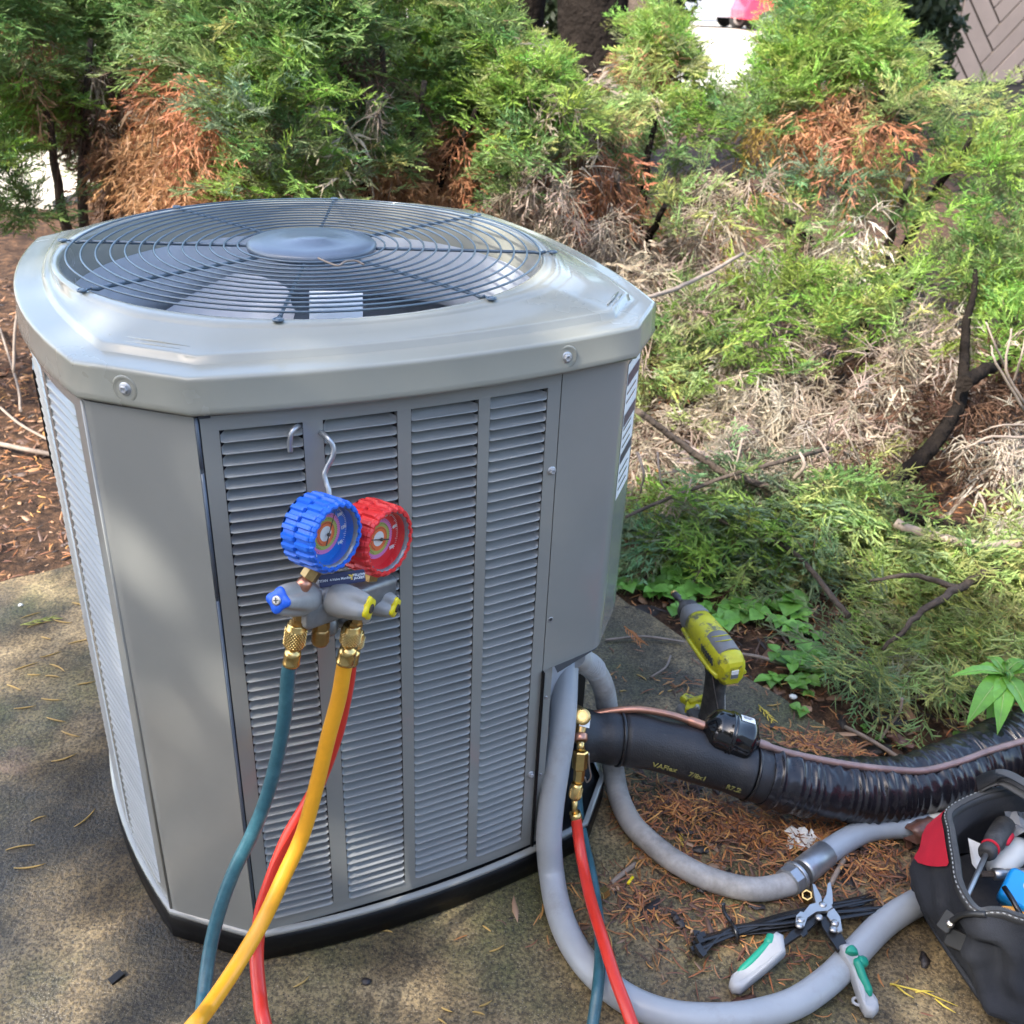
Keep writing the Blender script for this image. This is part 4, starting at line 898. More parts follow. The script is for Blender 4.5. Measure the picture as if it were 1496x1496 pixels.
mb = MB(); mb.box(T @ Matrix.Translation((0, -.001, -.0108)), .013, .017, .002, 'white'); mb.box(T @ Matrix.Translation((0, -.004, -.0118)), .013, .008, .002, 'bezel'); mb.build('cap_label', ec)
mb = MB(); mb.loft([rnd_ring(Lb*.90, .0258, .028), rnd_ring(Lb*.94, .0262, .0285), rnd_ring(Lb*1.06, .0235, .025), rnd_ring(Lb*1.12, .020, .0205)], 'tool_grey', True, True); mb.build('gear_case', dv)
mb = MB(); mb.loft([rnd_ring(Lb*1.10, .0215, .022, p=2), rnd_ring(Lb*1.2, .0205, .021, p=2), rnd_ring(Lb*1.26, .014, .014, p=2), rnd_ring(Lb*1.30, .009, .009, p=2)], 'tool_black', True, True); mb.build('nose_bumper', dv)
tipp = PZ(984, 866, .206); na = T @ Vector((0, 0, Lb*1.28)); axb = tipp-na; mb = MB(); Tb_ = frame(na, axb); Lx = axb.length
mb.lathe(Tb_, [(.0082, -.004), (.0082, .006), (.0045, .007), (.0045, Lx*.55), (.0068, Lx*.57), (.0068, Lx*.82), (.006, Lx*.84), (.006, Lx-.004)], 'tool_black', 18); mb.lathe(Tb_, [(.0066, Lx-.005), (.0066, Lx), (.0045, Lx+.001)], 'brass', 18); mb.build('bit_holder', dv)
# handle and battery
ht = T @ Vector((0, -.02, .045)); hb = PZ(1037, 1056, .055); fwd = Vector((axd.x, axd.y, 0)).normalized(); sdv = Vector((-fwd.y, fwd.x, 0))
def oval(c, a, b, n=16): return [c+fwd*(a*math.cos(2*PI*k/n))+sdv*(b*math.sin(2*PI*k/n)) for k in range(n)]
mb = MB(); mb.loft([oval(hb, .026, .0215), oval(hb.lerp(ht, .15), .0235, .020), oval(hb.lerp(ht, .45), .0215, .0185), oval(hb.lerp(ht, .75), .0225, .0185), oval(ht, .027, .020)], 'tool_black', True, True); hn = mb.build('handle', dv)
mb = MB(); tg = ht+fwd*.026-Vector((0, 0, .025)); mb.tube([tg+Vector((0, 0, .014)), tg+fwd*.004, tg-Vector((0, 0, .014))], .007, 'tool_black', 8); mb.build('trigger', hn)
mb = MB(); w0 = hb.lerp(ht, .55)
mb.tube(spline([ht-sdv*-.020-fwd*.012, hb.lerp(ht, .5)-fwd*.0225+sdv*.006, hb.lerp(ht, .25)-fwd*.024-sdv*.004, hb.lerp(ht, .28)-fwd*.022-sdv*.014, hb.lerp(ht, .6)-sdv*.0195], 6), .0008, 'steel', 5); mb.build('wire_loop', hn)
Tz = Matrix.Translation((hb.x, hb.y, 0)) @ Matrix.Rotation(math.atan2(fwd.y, fwd.x), 4, 'Z')
mb = MB(); mb.rbox(Tz @ Matrix.Translation((.018, 0, .026)), .112, .070, .050, .012, 'tool_grey'); bt = mb.build('battery', dv)
mb = MB(); mb.rbox(Tz @ Matrix.Translation((.005, 0, .0575)), .075, .064, .013, .012, 'tool_black'); mb.build('foot_plate', dv)
q0 = PZ(1012, 1028, .060)
mb = MB(); T5 = Matrix.Translation((q0.x, q0.y, .056)) @ Matrix.Rotation(math.atan2(fwd.y, fwd.x)+.9, 4, 'Z')
mb.prism(T5 @ Matrix.Translation((0, 0, 0)), [(-.018, -.018), (.020, -.024), (.026, -.010), (.012, .000), (.010, .020), (-.008, .026), (-.020, .014)], .014, 'tool_yellow', .003); cl_ = mb.build('battery_latch', bt)
mb = MB(); q1 = PZ(1008, 1031, .0635); mb.lathe(Matrix.Translation((q1.x+.012, q1.y-.006, .0625)), [(.006, 0), (.006, .002), (.003, .004), (.003, .008)], 'steel', 16); mb.build('screw', cl_)
mb = MB(); mb.tube([PZ(1006, 1026, .064), PZ(1027, 1020, .066), PZ(1040, 1022, .064)], [.006, .007, .006], 'tool_yellow', 8); mb.build('belt_clip', cl_)

# ------------------------------------------------------------------ cable ties bundle
ta, tb_ = PZ(1026, 1376, .010), PZ(1300, 1316, .030); tt = thing('cable_tie_bundle', 'bundle of black cable ties lying on the slab under the snips', 'cable ties', (ta.x, ta.y, 0))
random.seed(3)
TIPS = [(1277, 1309), (1272, 1306), (1266, 1312), (1325, 1326), (1318, 1329), (1260, 1316), (1270, 1318), (1282, 1313), (1322, 1324), (1254, 1310), (1290, 1331), (1276, 1322)]
wd = PZ(1072, 1362, .012)
for k, tp_ in enumerate(TIPS):
    a0 = PZ(1020+random.uniform(-6, 7), 1380+random.uniform(-15, 13), .007+.0055*(k % 4)); w_ = wd+Vector((random.uniform(-.004, .004), random.uniform(-.006, .006), -.006+.0036*(k % 4)))
    m_ = PZ(1160, 1342, .020)+Vector((random.uniform(-.006, .006), random.uniform(-.013, .013), .003*(k % 4)-.004)); e_ = PZ(tp_[0], tp_[1], .030+.003*(k % 3) if tp_[0] > 1280 else .014+.003*(k % 4))
    mb = MB(); pts = spline([a0, w_, m_, e_], 6); mb.tube(pts, [.0052]*(len(pts)-3)+[.0046, .004, .002], 'tie', 8, flat=.36, up=(0, -1, .3)); to = mb.build('cable_tie', tt)
    mb = MB(); mb.box(frame(a0, w_-a0, (.2, -.2, 1)), .0105, .0075, .0095, 'tie'); mb.build('tie_head', to)
mb = MB(); T = frame(wd-Vector((0, 0, .002)), PZ(1160, 1342, .018)-wd); mb.lathe(T, [(.0135, -.0025), (.0150, -.0025), (.0150, .0025), (.0135, .0025)], 'tie', 20); mb.tube(spline([wd+Vector((-.002, .012, .006)), wd+Vector((-.012, .022, .015)), wd+Vector((-.014, .030, .026))], 4), .0028, 'tie', 6, flat=.4); mb.build('binding_tie', tt)

# ------------------------------------------------------------------ tin snips
pv_ = PZ(1198, 1330, .040); tsn = thing('tin_snips', 'open tin snips with grey and green grips lying over the cable ties and conduit', 'snips', (pv_.x, pv_.y, 0))
def flat_poly(pix, z, th, m_, name, parent=tsn, bev=.0008, tilt=None):
    P = [PZ(x, y, z) for x, y in pix]; ar = sum(P[i].x*P[(i+1) % len(P)].y-P[(i+1) % len(P)].x*P[i].y for i in range(len(P)))
    if ar < 0: P = P[::-1]
    mb = MB(); mb.prism(Matrix.Translation((0, 0, z)), [(p.x, p.y) for p in P], th, m_, bev); return mb.build(name, parent)
SN = lambda x, y: (1000+x/4.156, 1250+y/4.156)
flat_poly([SN(*p) for p in ((775, 175), (790, 180), (832, 255), (835, 290), (818, 320), (800, 315), (786, 260))], .040, .005, 'steel', 'blade')
flat_poly([SN(*p) for p in ((868, 175), (884, 165), (897, 225), (900, 300), (880, 322), (846, 305), (838, 280), (858, 240))], .046, .005, 'steel', 'blade')
lk = flat_poly([SN(*p) for p in ((720, 350), (760, 300), (815, 285), (850, 312), (890, 300), (900, 318), (870, 340), (800, 345), (742, 385), (725, 435), (690, 440), (672, 420), (676, 370), (700, 345))], .0515, .0045, 'steel', 'linkage')
flat_poly([SN(*p) for p in ((870, 340), (905, 322), (945, 375), (958, 460), (935, 470), (890, 455), (888, 400), (862, 370))], .0495, .004, 'steel', 'linkage')
for (x, y) in ((840, 296), (818, 372), (706, 388), (698, 420), (914, 406), (905, 445)):
    mb = MB(); p = PZ(*SN(x, y), .054); mb.lathe(Matrix.Translation((p.x, p.y, .0520)), [(.0058, 0), (.0056, .002), (.004, .0036), (.0, .004)], 'steel', 18); mb.build('rivet', lk)
flat_poly([SN(*p) for p in ((800, 340), (842, 372), (760, 452), (640, 530), (600, 560), (600, 520), (640, 470), (720, 420))], .044, .006, 'plier_black', 'handle_arm')
flat_poly([SN(*p) for p in ((812, 372), (850, 380), (905, 400), (945, 470), (985, 545), (930, 585), (880, 510), (835, 440))], .0445, .006, 'plier_black', 'handle_arm')
flat_poly([SN(*p) for p in ((700, 478), (745, 455), (750, 478), (720, 498))], .049, .003, 'plier_black', 'lock_catch')
def grip(outl, axis, z0, z1, m_, name):
    o = [PZ(*SN(*p), z0+(z1-z0)*t) for p, t in outl]; c = sum(o, Vector())/len(o)
    if sum(o[i].x*o[(i+1) % len(o)].y-o[(i+1) % len(o)].x*o[i].y for i in range(len(o))) < 0: o = o[::-1]
    def rg2(k, dz): return [c+(p-c)*k*Vector((1, 1, 1))+Vector((0, 0, dz)) if False else Vector((c.x+(p.x-c.x)*k, c.y+(p.y-c.y)*k, p.z+dz)) for p in o]
    mb = MB(); mb.loft([rg2(.86, -.0105), rg2(.97, -.007), rg2(1, 0), rg2(.97, .007), rg2(.90, .0098), rg2(.80, .0108)], m_, True, True); return mb.build(name, tsn)
g1 = grip([((560, 478), 0), ((600, 500), 0), ((614, 600), .1), ((500, 700), .5), ((410, 770), .8), ((340, 832), 1), ((290, 825), 1), ((268, 790), 1), ((275, 750), 1), ((330, 712), .8), ((440, 600), .5), ((510, 520), .1)], None, .042, .014, 'grip_grey', 'grip')
def grip_strip(pix, zs, w, name, par):
    P = spline([PZ(*SN(*p), z) for p, z in zip(pix, zs)], 5); mb = MB(); n = len(P); mb.tube(P, [w*min(1, .4+4*min(i, n-1-i)/n) for i in range(n)], 'grip_green', 10); mb.build(name, par)
grip_strip([(545, 480), (520, 520), (450, 595), (380, 665), (310, 728)], [.047, .045, .038, .030, .021], .0055, 'grip_inlay', g1); grip_strip([(530, 482), (522, 510), (500, 545)], [.046, .045, .043], .0075, 'grip_inlay', g1)
g2 = grip([((935, 560), 0), ((985, 545), 0), ((1030, 600), .1), ((1052, 680), .3), ((1095, 760), .55), ((1130, 850), .85), ((1172, 905), 1), ((1178, 945), 1), ((1150, 975), 1), ((1105, 968), 1), ((1078, 920), .9), ((1050, 840), .75), ((1000, 700), .4), ((950, 620), .15)], None, .046, .014, 'grip_grey', 'grip')
grip_strip([(990, 560), (1015, 585), (1020, 605)], [.055, .055, .054], .0085, 'grip_inlay', g2); grip_strip([(1035, 625), (1055, 660), (1080, 730), (1110, 800), (1128, 855)], [.051, .048, .040, .032, .026], .0062, 'grip_inlay', g2); grip_strip([(1045, 640), (1075, 645), (1092, 640)], [.048, .046, .043], .008, 'grip_inlay', g2)
mb = MB(); p = PZ(*SN(1052, 885), .012); mb.tube([p+Vector((.0068*math.cos(a), .0055*math.sin(a), 0)) for a in [2*PI*k/16 for k in range(17)]], .0022, 'grip_grey', 8); mb.build('lanyard_ring', g2)

# ------------------------------------------------------------------ small loose things
def nut(px, py, axis, label):
    p = PZ(px, py, .010); t = thing('brass_nut', label, 'nut', (p.x, p.y, 0), group='brass flare nuts'); T = frame(p, axis); mb = MB()
    mb.lathe(T, [(.0062, -.008), (.0098, -.008), (.0098, .006), (.0085, .0075), (.0062, .0075)], 'brass', 6, False, False); mb.build('hex_body', t); m2 = MB(); m2.lathe(T, [(.0063, .0072)]+[(.0063-.0006*(k % 2), .0065-.0016*k) for k in range(9)], 'brass_old', 20, True, False); m2.build('thread', t)
nut(1179, 1310, (-.25, -.35, .9), 'brass nut standing upright beside the steel blades of the snips')
nut(880, 1306, (-.55, -.55, .12), 'brass nut on its side beside the red hose')
def crumple(px, py, r, label):
    c = PZ(px, py, .012); mb = MB(); rng = random.Random(4); n = 12; rows = []
    for j in range(9):
        row = []
        for i in range(n):
            x = (i/(n-1)-.5)*2*r*1.15; y = (j/8-.5)*1.5*r; row.append(c+Vector((x+rng.uniform(-.004, .004), y+rng.uniform(-.004, .004)-.3*x, rng.uniform(-.004, .016)-(abs(x)/r)**2*.008)))
        rows.append(row)
    mb.loft(rows, 'paper', False, closed=False); o = mb.build('crumpled_paper'); return tag(o, label, 'paper')
crumple(1176, 1229, .024, 'crumpled white paper scrap on the needles between the black and bluish pipes')
def pebble(px, py, r, z, label, grp=None, m_='pebble'):
    c = PZ(px, py, z); mb = MB(); rng = random.Random(px); mb.lathe(Matrix.Translation(c), [(r*.4, -r*.5), (r*.95, -r*.25), (r*1.05, .1*r), (r*.7, r*.5), (r*.1, r*.62)], m_, 12, True, True, lambda j, a: 1+.15*math.sin(2*a+j)+.08*math.sin(3*a)); return tag(mb.build('pebble'), label, 'pebble', grp)
pebble(1159, 1018, .007, .0, 'white pebble beside the slab edge below the green seedlings')
pebble(30, 884, .005, .001, 'tiny white pebble on the mossy slab left of the unit')
pebble(535, 1434, .0062, .002, 'small dark round berry on the slab in front of the unit', m_='chip_dark')
mb = MB(); c = PZ(170, 1428, .003); mb.box(Matrix.Translation(c) @ Matrix.Rotation(-.7, 4, 'Z') @ Matrix.Rotation(.15, 4, 'X'), .011, .019, .005, 'black'); tag(mb.build('rubber_scrap'), 'small black rubber scrap on bare slab at lower left', 'scrap')
for (x, y, a, lb_) in ((1068, 1205, -.6, 'small yellow plastic piece lying amid the needles below the black pipe'), (921, 1286, 1.0, 'small yellow plastic piece on the slab near the brass nut')):
    mb = MB(); c = PZ(x, y, .006); T = Matrix.Translation(c) @ Matrix.Rotation(a, 4, 'Z') @ Matrix.Rotation(PI/2, 4, 'Y'); mb.lathe(T, [(.0016, -.0085), (.0024, -.008), (.0024, .008), (.0016, .0085)], 'knob_yellow', 10); tag(mb.build('plastic_piece'), lb_, 'scrap', 'yellow plastic pieces')

# ------------------------------------------------------------------ tool bag
bgc = PZ(1450, 1250, 0); bag = thing('tool_bag', 'open black and red fabric tool bag lying at the slab edge with tools inside', 'bag', (bgc.x, bgc.y, 0))
def loop(cs, n=72): 
    S_ = spline([tuple(p) for p in cs], 12, True); s = [0]
    for i in range(len(S_)): s.append(s[-1]+np.linalg.norm(S_[(i+1) % len(S_)]-S_[i]))
    q = np.linspace(0, s[-1], n, endpoint=False); S2 = np.array(S_+[S_[0]]); return [Vector((np.interp(t, s, S2[:, 0]), np.interp(t, s, S2[:, 1]), np.interp(t, s, S2[:, 2]))) for t in q]
# each loop starts at the far-left corner, runs down the left end, then the near side, right end, far side
rimc = [PZ(1381, 1186, .185), PZ(1383, 1215, .190), PZ(1389, 1255, .188), PZ(1396, 1295, .180), PZ(1424, 1336, .170), PZ(1460, 1337, .178), PZ(1500, 1350, .18), PZ(1640, 1385, .18), PZ(1720, 1290, .2), PZ(1650, 1140, .2), PZ(1540, 1142, .21), PZ(1464, 1151, .205), PZ(1420, 1163, .195)]
midc = [PZ(1356, 1206, .13), PZ(1345, 1240, .115), PZ(1331, 1272, .095), PZ(1352, 1325, .085), PZ(1400, 1378, .085), PZ(1450, 1410, .09), PZ(1510, 1430, .09), PZ(1660, 1460, .09), PZ(1770, 1330, .1), PZ(1690, 1150, .1), PZ(1560, 1150, .11), PZ(1470, 1165, .12), PZ(1400, 1180, .13)]
lowc = [PZ(1362, 1236, .06), PZ(1347, 1258, .05), PZ(1334, 1290, .04), PZ(1362, 1350, .03), PZ(1408, 1420, .03), PZ(1452, 1476, .03), PZ(1510, 1500, .03), PZ(1680, 1530, .03), PZ(1790, 1380, .03), PZ(1710, 1200, .03), PZ(1570, 1190, .03), PZ(1480, 1200, .03), PZ(1410, 1215, .04)]
botc = [Vector((p.x, p.y, .003)) for p in [p.lerp(bgc, .06) for p in lowc]]
def rot_loops(cs): return loop(cs)
LR, LM, LLo, LB = map(rot_loops, (rimc, midc, lowc, botc))
def wob(L_, s, a): return [v+Vector((a*math.sin(i*.9+s), a*math.cos(i*.7+s*2), a*.6*math.sin(i*1.3+s))) for i, v in enumerate(L_)]
def mixl(A, B, t): return [a.lerp(b, t) for a, b in zip(A, B)]
loops = [LB, wob(LLo, 1, .003), wob(mixl(LLo, LM, .33), 2, .005), wob(mixl(LLo, LM, .66), 2.6, .006), wob(LM, 3, .004), wob(mixl(LM, LR, .33), 4.2, .004), wob(mixl(LM, LR, .66), 5, .003), LR]
F3 = [loop(x_, 216) for x_ in (botc, lowc, midc, rimc)]; fine = []
for j_, (A_, B_, n_) in enumerate(((F3[0], F3[1], 3), (F3[1], F3[2], 7), (F3[2], F3[3], 7))):
    for t_ in range(n_): fine.append([p.lerp(q, t_/n_) for p, q in zip(A_, B_)])
fine.append(F3[3])
CR = [(PZ(1452, 1378, .125), PZ(1462, 1450, .05), -.013), (PZ(1453, 1380, .12), PZ(1505, 1415, .085), -.012), (PZ(1412, 1392, .085), PZ(1446, 1468, .035), .009), (PZ(1405, 1362, .11), PZ(1436, 1372, .125), -.009), (PZ(1480, 1440, .06), PZ(1520, 1470, .04), -.010), (PZ(1345, 1290, .07), PZ(1372, 1335, .07), -.008), (PZ(1358, 1300, .13), PZ(1380, 1330, .11), .006)]
for L_ in fine[1:-1]:
    for i_, v_ in enumerate(L_):
        o_ = Vector((v_.x-bgc.x-.1, v_.y-bgc.y, 0)).normalized(); dsp = .0022*math.sin(v_.x*95+v_.z*40)*math.sin(v_.y*80-v_.z*70)
        for (p_, q_, am) in CR:
            t_ = max(0, min(1, (v_-p_).dot(q_-p_)/(q_-p_).length_squared)); dd_ = (v_-p_.lerp(q_, t_)).length; dsp += am*math.exp(-(dd_/.011)**2)-am*.5*math.exp(-((dd_-.026)/.014)**2)
        L_[i_] = v_+o_*dsp
mb = MB(); mb.loft(fine, 'fabric', True); mb.add(fine[0], [tuple(reversed(range(216)))], 'fabric')
sh = mb.build('bag_shell', bag)
# red panel on the far-left corner (upper half)
nA = len(LR); reds = [(i % nA) for i in range(-16, 8)]
# pick vertices by where they lie: from mid loop up to the rim around the far-left corner
mb = MB(); ring_r = []
outl = Vector((bgc.x+.10, bgc.y, 0))
for tl in (0, .5, 1):
    row = []
    for i_, i in enumerate(reds):
        k_ = i_-16; lo_t = .02 if k_ < 3 else min(.9, .02+.22*(k_-3)); p = LM[i].lerp(LR[i], lo_t+(.97-lo_t)*tl); d = Vector((p.x-outl.x, p.y-outl.y, 0)).normalized(); row.append(p+d*.0035+Vector((0, 0, .001)))
    ring_r.append(row)
mb.loft(ring_r, 'fabric_red', True, closed=False); mb.build('red_panel', bag)
mb = MB()
mb.tube([p+(p-outl).normalized()*.002 for p in LLo]+[LLo[0]], .0035, 'fabric', 8); mb.build('piping', bag)
for i in (20, 24, 28):
    pass
# rim: zip band, stitching, inner lining
inn_c = bgc+Vector((.12, -.02, 0))
def inward(L_, d, dz=0): 
    out = []
    for i, p in enumerate(L_):
        t = (L_[(i+1) % len(L_)]-L_[i-1]); t.z = 0; t.normalize(); out.append(p+Vector((-t.y, t.x, 0))*d+Vector((0, 0, dz)))
    return out
sgn = 1 if (inward(LR, .01)[10]-inn_c).length < (LR[10]-inn_c).length else -1
mb = MB(); mb.loft([inward(LR, -.001*sgn, -.004), inward(LR, -.001*sgn, .003), inward(LR, .004*sgn, .006), inward(LR, .012*sgn, .003), inward(LR, .014*sgn, -.004)], 'zip', True); zb = mb.build('zip_band', bag)
mb = MB()
zl = inward(LR, .006*sgn, .006); L8 = [Vector(p) for p in spline([tuple(p) for p in zl], 9, True)]
for i in range(0, len(L8), 1):
    t = (L8[(i+1) % len(L8)]-L8[i]); 
    if t.length < 1e-6: continue
    mb.box(frame(L8[i], t, (0, 0, 1)), .007, .002, .0011, 'webbing')
tag(mb.build('zip_teeth', zb), kind='stuff')
mb = MB(); zl = inward(LR, .0005*sgn, .0045); L8 = [Vector(p) for p in spline([tuple(p) for p in zl], 4, True)]
for i in range(0, len(L8), 2):
    t = (L8[(i+1) % len(L8)]-L8[i]); mb.box(frame(L8[i], t, (0, 0, 1)), .0014, .0012, t.length*.95, 'stitch')
tag(mb.build('stitch', zb), kind='stuff')
mb = MB(); LI1 = inward(LR, .016*sgn, -.03); LI2 = inward(mixl(LM, LR, .4), .03*sgn, -.02); LI3 = [Vector((p.x, p.y, .055)) for p in inward(LM, .03*sgn)]
mb.loft([inward(LR, .0135*sgn, -.002), wob(LI1, 2, .003), wob(LI2, 5, .005), wob(LI3, 7, .004)], 'fabric_in', True); mb.add(LI3, [tuple(range(nA))], 'fabric_in'); mb.build('lining', bag)
# zip pull, corner patch, webbing handle
mb = MB(); q = PZ(1388, 1350, .11); mb.rbox(frame(PZ(1384, 1346, .115), (-.7, -.5, .5)), .020, .030, .006, .004, 'zip'); mb.rbox(frame(PZ(1396, 1372, .095), (-.5, -.8, .5)), .026, .026, .006, .004, 'zip'); mb.tube(spline([PZ(1388, 1348, .125), PZ(1402, 1338, .15), PZ(1418, 1335, .168), PZ(1440, 1336, .178)], 5), .004, 'zip', 8); mb.lathe(frame(PZ(1388, 1349, .125), (-.4, -.6, .7)), [(.004, 0), (.006, .003), (.003, .006)], 'steel', 12); mb.build('zip_pull', bag)
mb = MB(); wp_ = spline([PZ(1430, 1147, .205), PZ(1448, 1138, .222), PZ(1466, 1136, .232), PZ(1496, 1152, .235), PZ(1540, 1178, .23), PZ(1600, 1190, .22)], 6); mb.tube(wp_, .0155, 'webbing', 12, flat=.16, up=(.1, -1, .4)); wo = mb.build('webbing_handle', bag)
mb = MB()
for i in range(0, len(wp_)-1):
    for t in (0, .33, .66):
        p = Vector(wp_[i]).lerp(Vector(wp_[i+1]), t); tt_ = (Vector(wp_[i+1])-Vector(wp_[i])).normalized(); u_ = Vector((.1, -1, .4)); u_ = (u_-tt_*u_.dot(tt_)).normalized(); nn = tt_.cross(u_)
        mb.tube([p-u_*.0138+nn*.0032, p+u_*.0138+nn*.0030], .0007, 'web_rib', 4); mb.tube([p-u_*.0138-nn*.0032, p+u_*.0138-nn*.0030], .0007, 'web_rib', 4)
tag(mb.build('webbing_rib', wo), kind='stuff')
# tools in the bag
s0, s1, s2 = PZ(1411, 1313, .155), PZ(1441, 1247, .165), PZ(1470, 1203, .150)
sd = thing('screwdriver', 'screwdriver with black and red grip resting in the bag, tip over the rim', 'screwdriver', (s1.x, s1.y, 0))
mb = MB(); mb.tube([s0, s0.lerp(s1, .06), s1], [.0030, .0036, .0036], 'steel', 12); mb.build('shank', sd)
axs = (s2-s1); T = frame(s1, axs); L_ = axs.length
mb = MB(); mb.lathe(T, [(.006, -.003), (.0105, -.002), (.0125, .004), (.0128, .010), (.0105, .017), (.0125, .025), (.0155, .04), (.0160, L_*.75), (.0145, L_*.95), (.008, L_+.004)], 'tool_black', 24, True, True, lambda j, a: 1-.05*(.5+.5*math.cos(6*a)) if 3 < j < 8 else 1); go = mb.build('grip', sd)
mb = MB(); mb.lathe(T, [(.0128, .0175), (.0132, .019), (.0128, .0205)], 'fabric_red', 24); mb.build('grip_ring', go)
mb = MB(); tc_ = (Vector(CO)-s1).normalized(); ar = T.to_3x3() @ Vector((0, 0, 1)); sdn = ar.cross(tc_).normalized(); ct_ = s1+axs*.66+(tc_*.45+sdn*.88).normalized()*.0145
if (ct_-PZ(1478, 1224, .16)).length > (s1+axs*.66+(tc_*.45-sdn*.88).normalized()*.0145-PZ(1478, 1224, .16)).length: ct_ = s1+axs*.66+(tc_*.45-sdn*.88).normalized()*.0145
mb.tube([ct_-ar*.018, ct_-ar*.012, ct_+ar*.012, ct_+ar*.018], [.001, .0055, .0055, .001], 'fabric_red', 10); mb.build('red_inlay', go)
mb = MB(); mb.lathe(frame(PZ(1450, 1275, .115), PZ(1500, 1225, .125)-PZ(1450, 1275, .115)), [(.006, 0), (.014, .006), (.019, .025), (.021, .05), (.018, .07), (.010, .082)], 'white_pl', 24); tag(mb.build('white_grip'), 'white rounded plastic handle below the screwdriver in the bag', 'handle')
sa, sb = PZ(1448, 1279, .125), PZ(1500, 1279, .125); so2 = thing('socket_wrench', 'chrome socket with hex bit lying in the bag under the white handle', 'socket', (sa.x, sa.y, 0)); T = frame(PZ(1432, 1277, .125), sb-sa)
mb = MB(); mb.lathe(T, [(.0048, 0), (.0048, .024)], 'bark', 6, False); mb.build('hex_bit', so2); mb = MB(); mb.lathe(T, [(.007, .0185), (.0085, .020), (.0085, .034), (.0072, .036), (.0072, .040), (.0078, .041), (.0078, .075)], 'steel', 28); mb.build('socket_barrel', so2)
bx = thing('plastic_case', 'bright blue plastic case with black strap at the right edge inside the bag', 'case', (PZ(1490, 1310, .1).x, PZ(1490, 1310, .1).y, 0)); T = frame(PZ(1497, 1308, .125), (-.15, -.35, .9), (0.6, .8, 0))
mb = MB(); mb.rbox(T, .060, .052, .03, .009, 'blue_pl'); bxo = mb.build('case_body', bx); mb = MB(); mb.rbox(T @ Matrix.Translation((.004, .008, .0156)), .024, .015, .002, .006, 'white_pl'); mb.build('case_label', bxo)
mb = MB(); mb.tube([PZ(1467, 1296, .148), PZ(1480, 1316, .146), PZ(1494, 1342, .14)], .0038, 'tie', 8); mb.build('black_strap', bx)
mb = MB(); mb.rbox(frame(PZ(1488, 1338, .11), (0, -.3, 1)), .05, .02, .02, .004, 'orange_pl'); tag(mb.build('orange_tool'), 'orange plastic tool end below the blue case in the bag', 'tool')
mb = MB(); cpl = PZ(1487, 1198, .15); rng = random.Random(8); rows = []
for j in range(8): rows.append([cpl+Vector(((i/7-.35)*.075+rng.uniform(-.004, .004), (.5-j/7)*.07+rng.uniform(-.004, .004), rng.uniform(-.006, .010)+.02*(1-j/7))) for i in range(8)])
mb.loft(rows, 'bag_clear', False, closed=False) if 'bag_clear' in M else mb.loft(rows, 'paper', False, closed=False); tag(mb.build('plastic_wrapper'), 'crinkled clear plastic wrapper above the screwdriver in the bag', 'wrapper')
mb = MB(); mb.add([PZ(1414, 1224, .135), PZ(1440, 1236, .135), PZ(1430, 1275, .12), PZ(1420, 1262, .12)], [(0, 1, 2, 3)], 'paper'); tag(mb.build('paper_slip'), 'white printed paper slip tucked in the bag left of the screwdriver', 'paper')

# ------------------------------------------------------------------ far things: building, cars, trees
wall_o = Vector((7.55, 21.2, 0)); 
bd0, bd1 = PZ(1352, 95, 0), PZ(1560, 104, 0)
BY = 13.0
wl0, wl1 = PY(1362, 60, BY), PY(1640, 60, BY+1.2); wl0.z = wl1.z = 0
bldg = thing('brown_building', 'brown wooden wall with diagonal herringbone boards behind the shrubs at top right', 'building', wl0)
wx = (wl1-wl0).normalized(); wn_ = Vector((wx.y, -wx.x, 0)); Wlen = (wl1-wl0).length
def WP(s_, z, o=0): return wl0+wx*s_+wn_*o+Vector((0, 0, z))
mb = MB(); mb.add([WP(0, -.2), WP(Wlen, -.2), WP(Wlen, 3.4), WP(0, 3.4), WP(0, -.2, -.4), WP(0, 3.4, -.4), WP(Wlen, 3.4, -.4), WP(Wlen, -.2, -.4)], [(0, 1, 2, 3), (4, 0, 3, 5), (3, 2, 6, 5), (1, 7, 6, 2)], 'board_gap'); mb.build('wall', bldg)
def clip(poly, x0, x1, y0, y1):
    def cut(P, f, g):
        out = []
        for i in range(len(P)):
            a, b = P[i-1], P[i]; fa, fb = f(a), f(b)
            if fa >= 0: out.append(a)
            if fa*fb < 0: t = fa/(fa-fb); out.append((a[0]+(b[0]-a[0])*t, a[1]+(b[1]-a[1])*t))
        return out
    for f in (lambda p: p[0]-x0, lambda p: x1-p[0], lambda p: p[1]-y0, lambda p: y1-p[1]):
        if len(poly) < 3: return []
        poly = cut(poly, f, None)
    return poly
bw, bl = .215, .86; r2 = math.sqrt(.5); nb_ = 0
def herring():
    for i in range(-14, 18):
        for j in range(-14, 18):
            # classic 4:1 herringbone lattice, turned 45 degrees
            ox = i*bw+j*bl; oy = i*bw-j*bl
            yield (ox, oy, bl, bw); yield (ox+bl-0, oy+bw-bl, bw, bl) if False else (ox-bw, oy, bw, bl) 
done = []
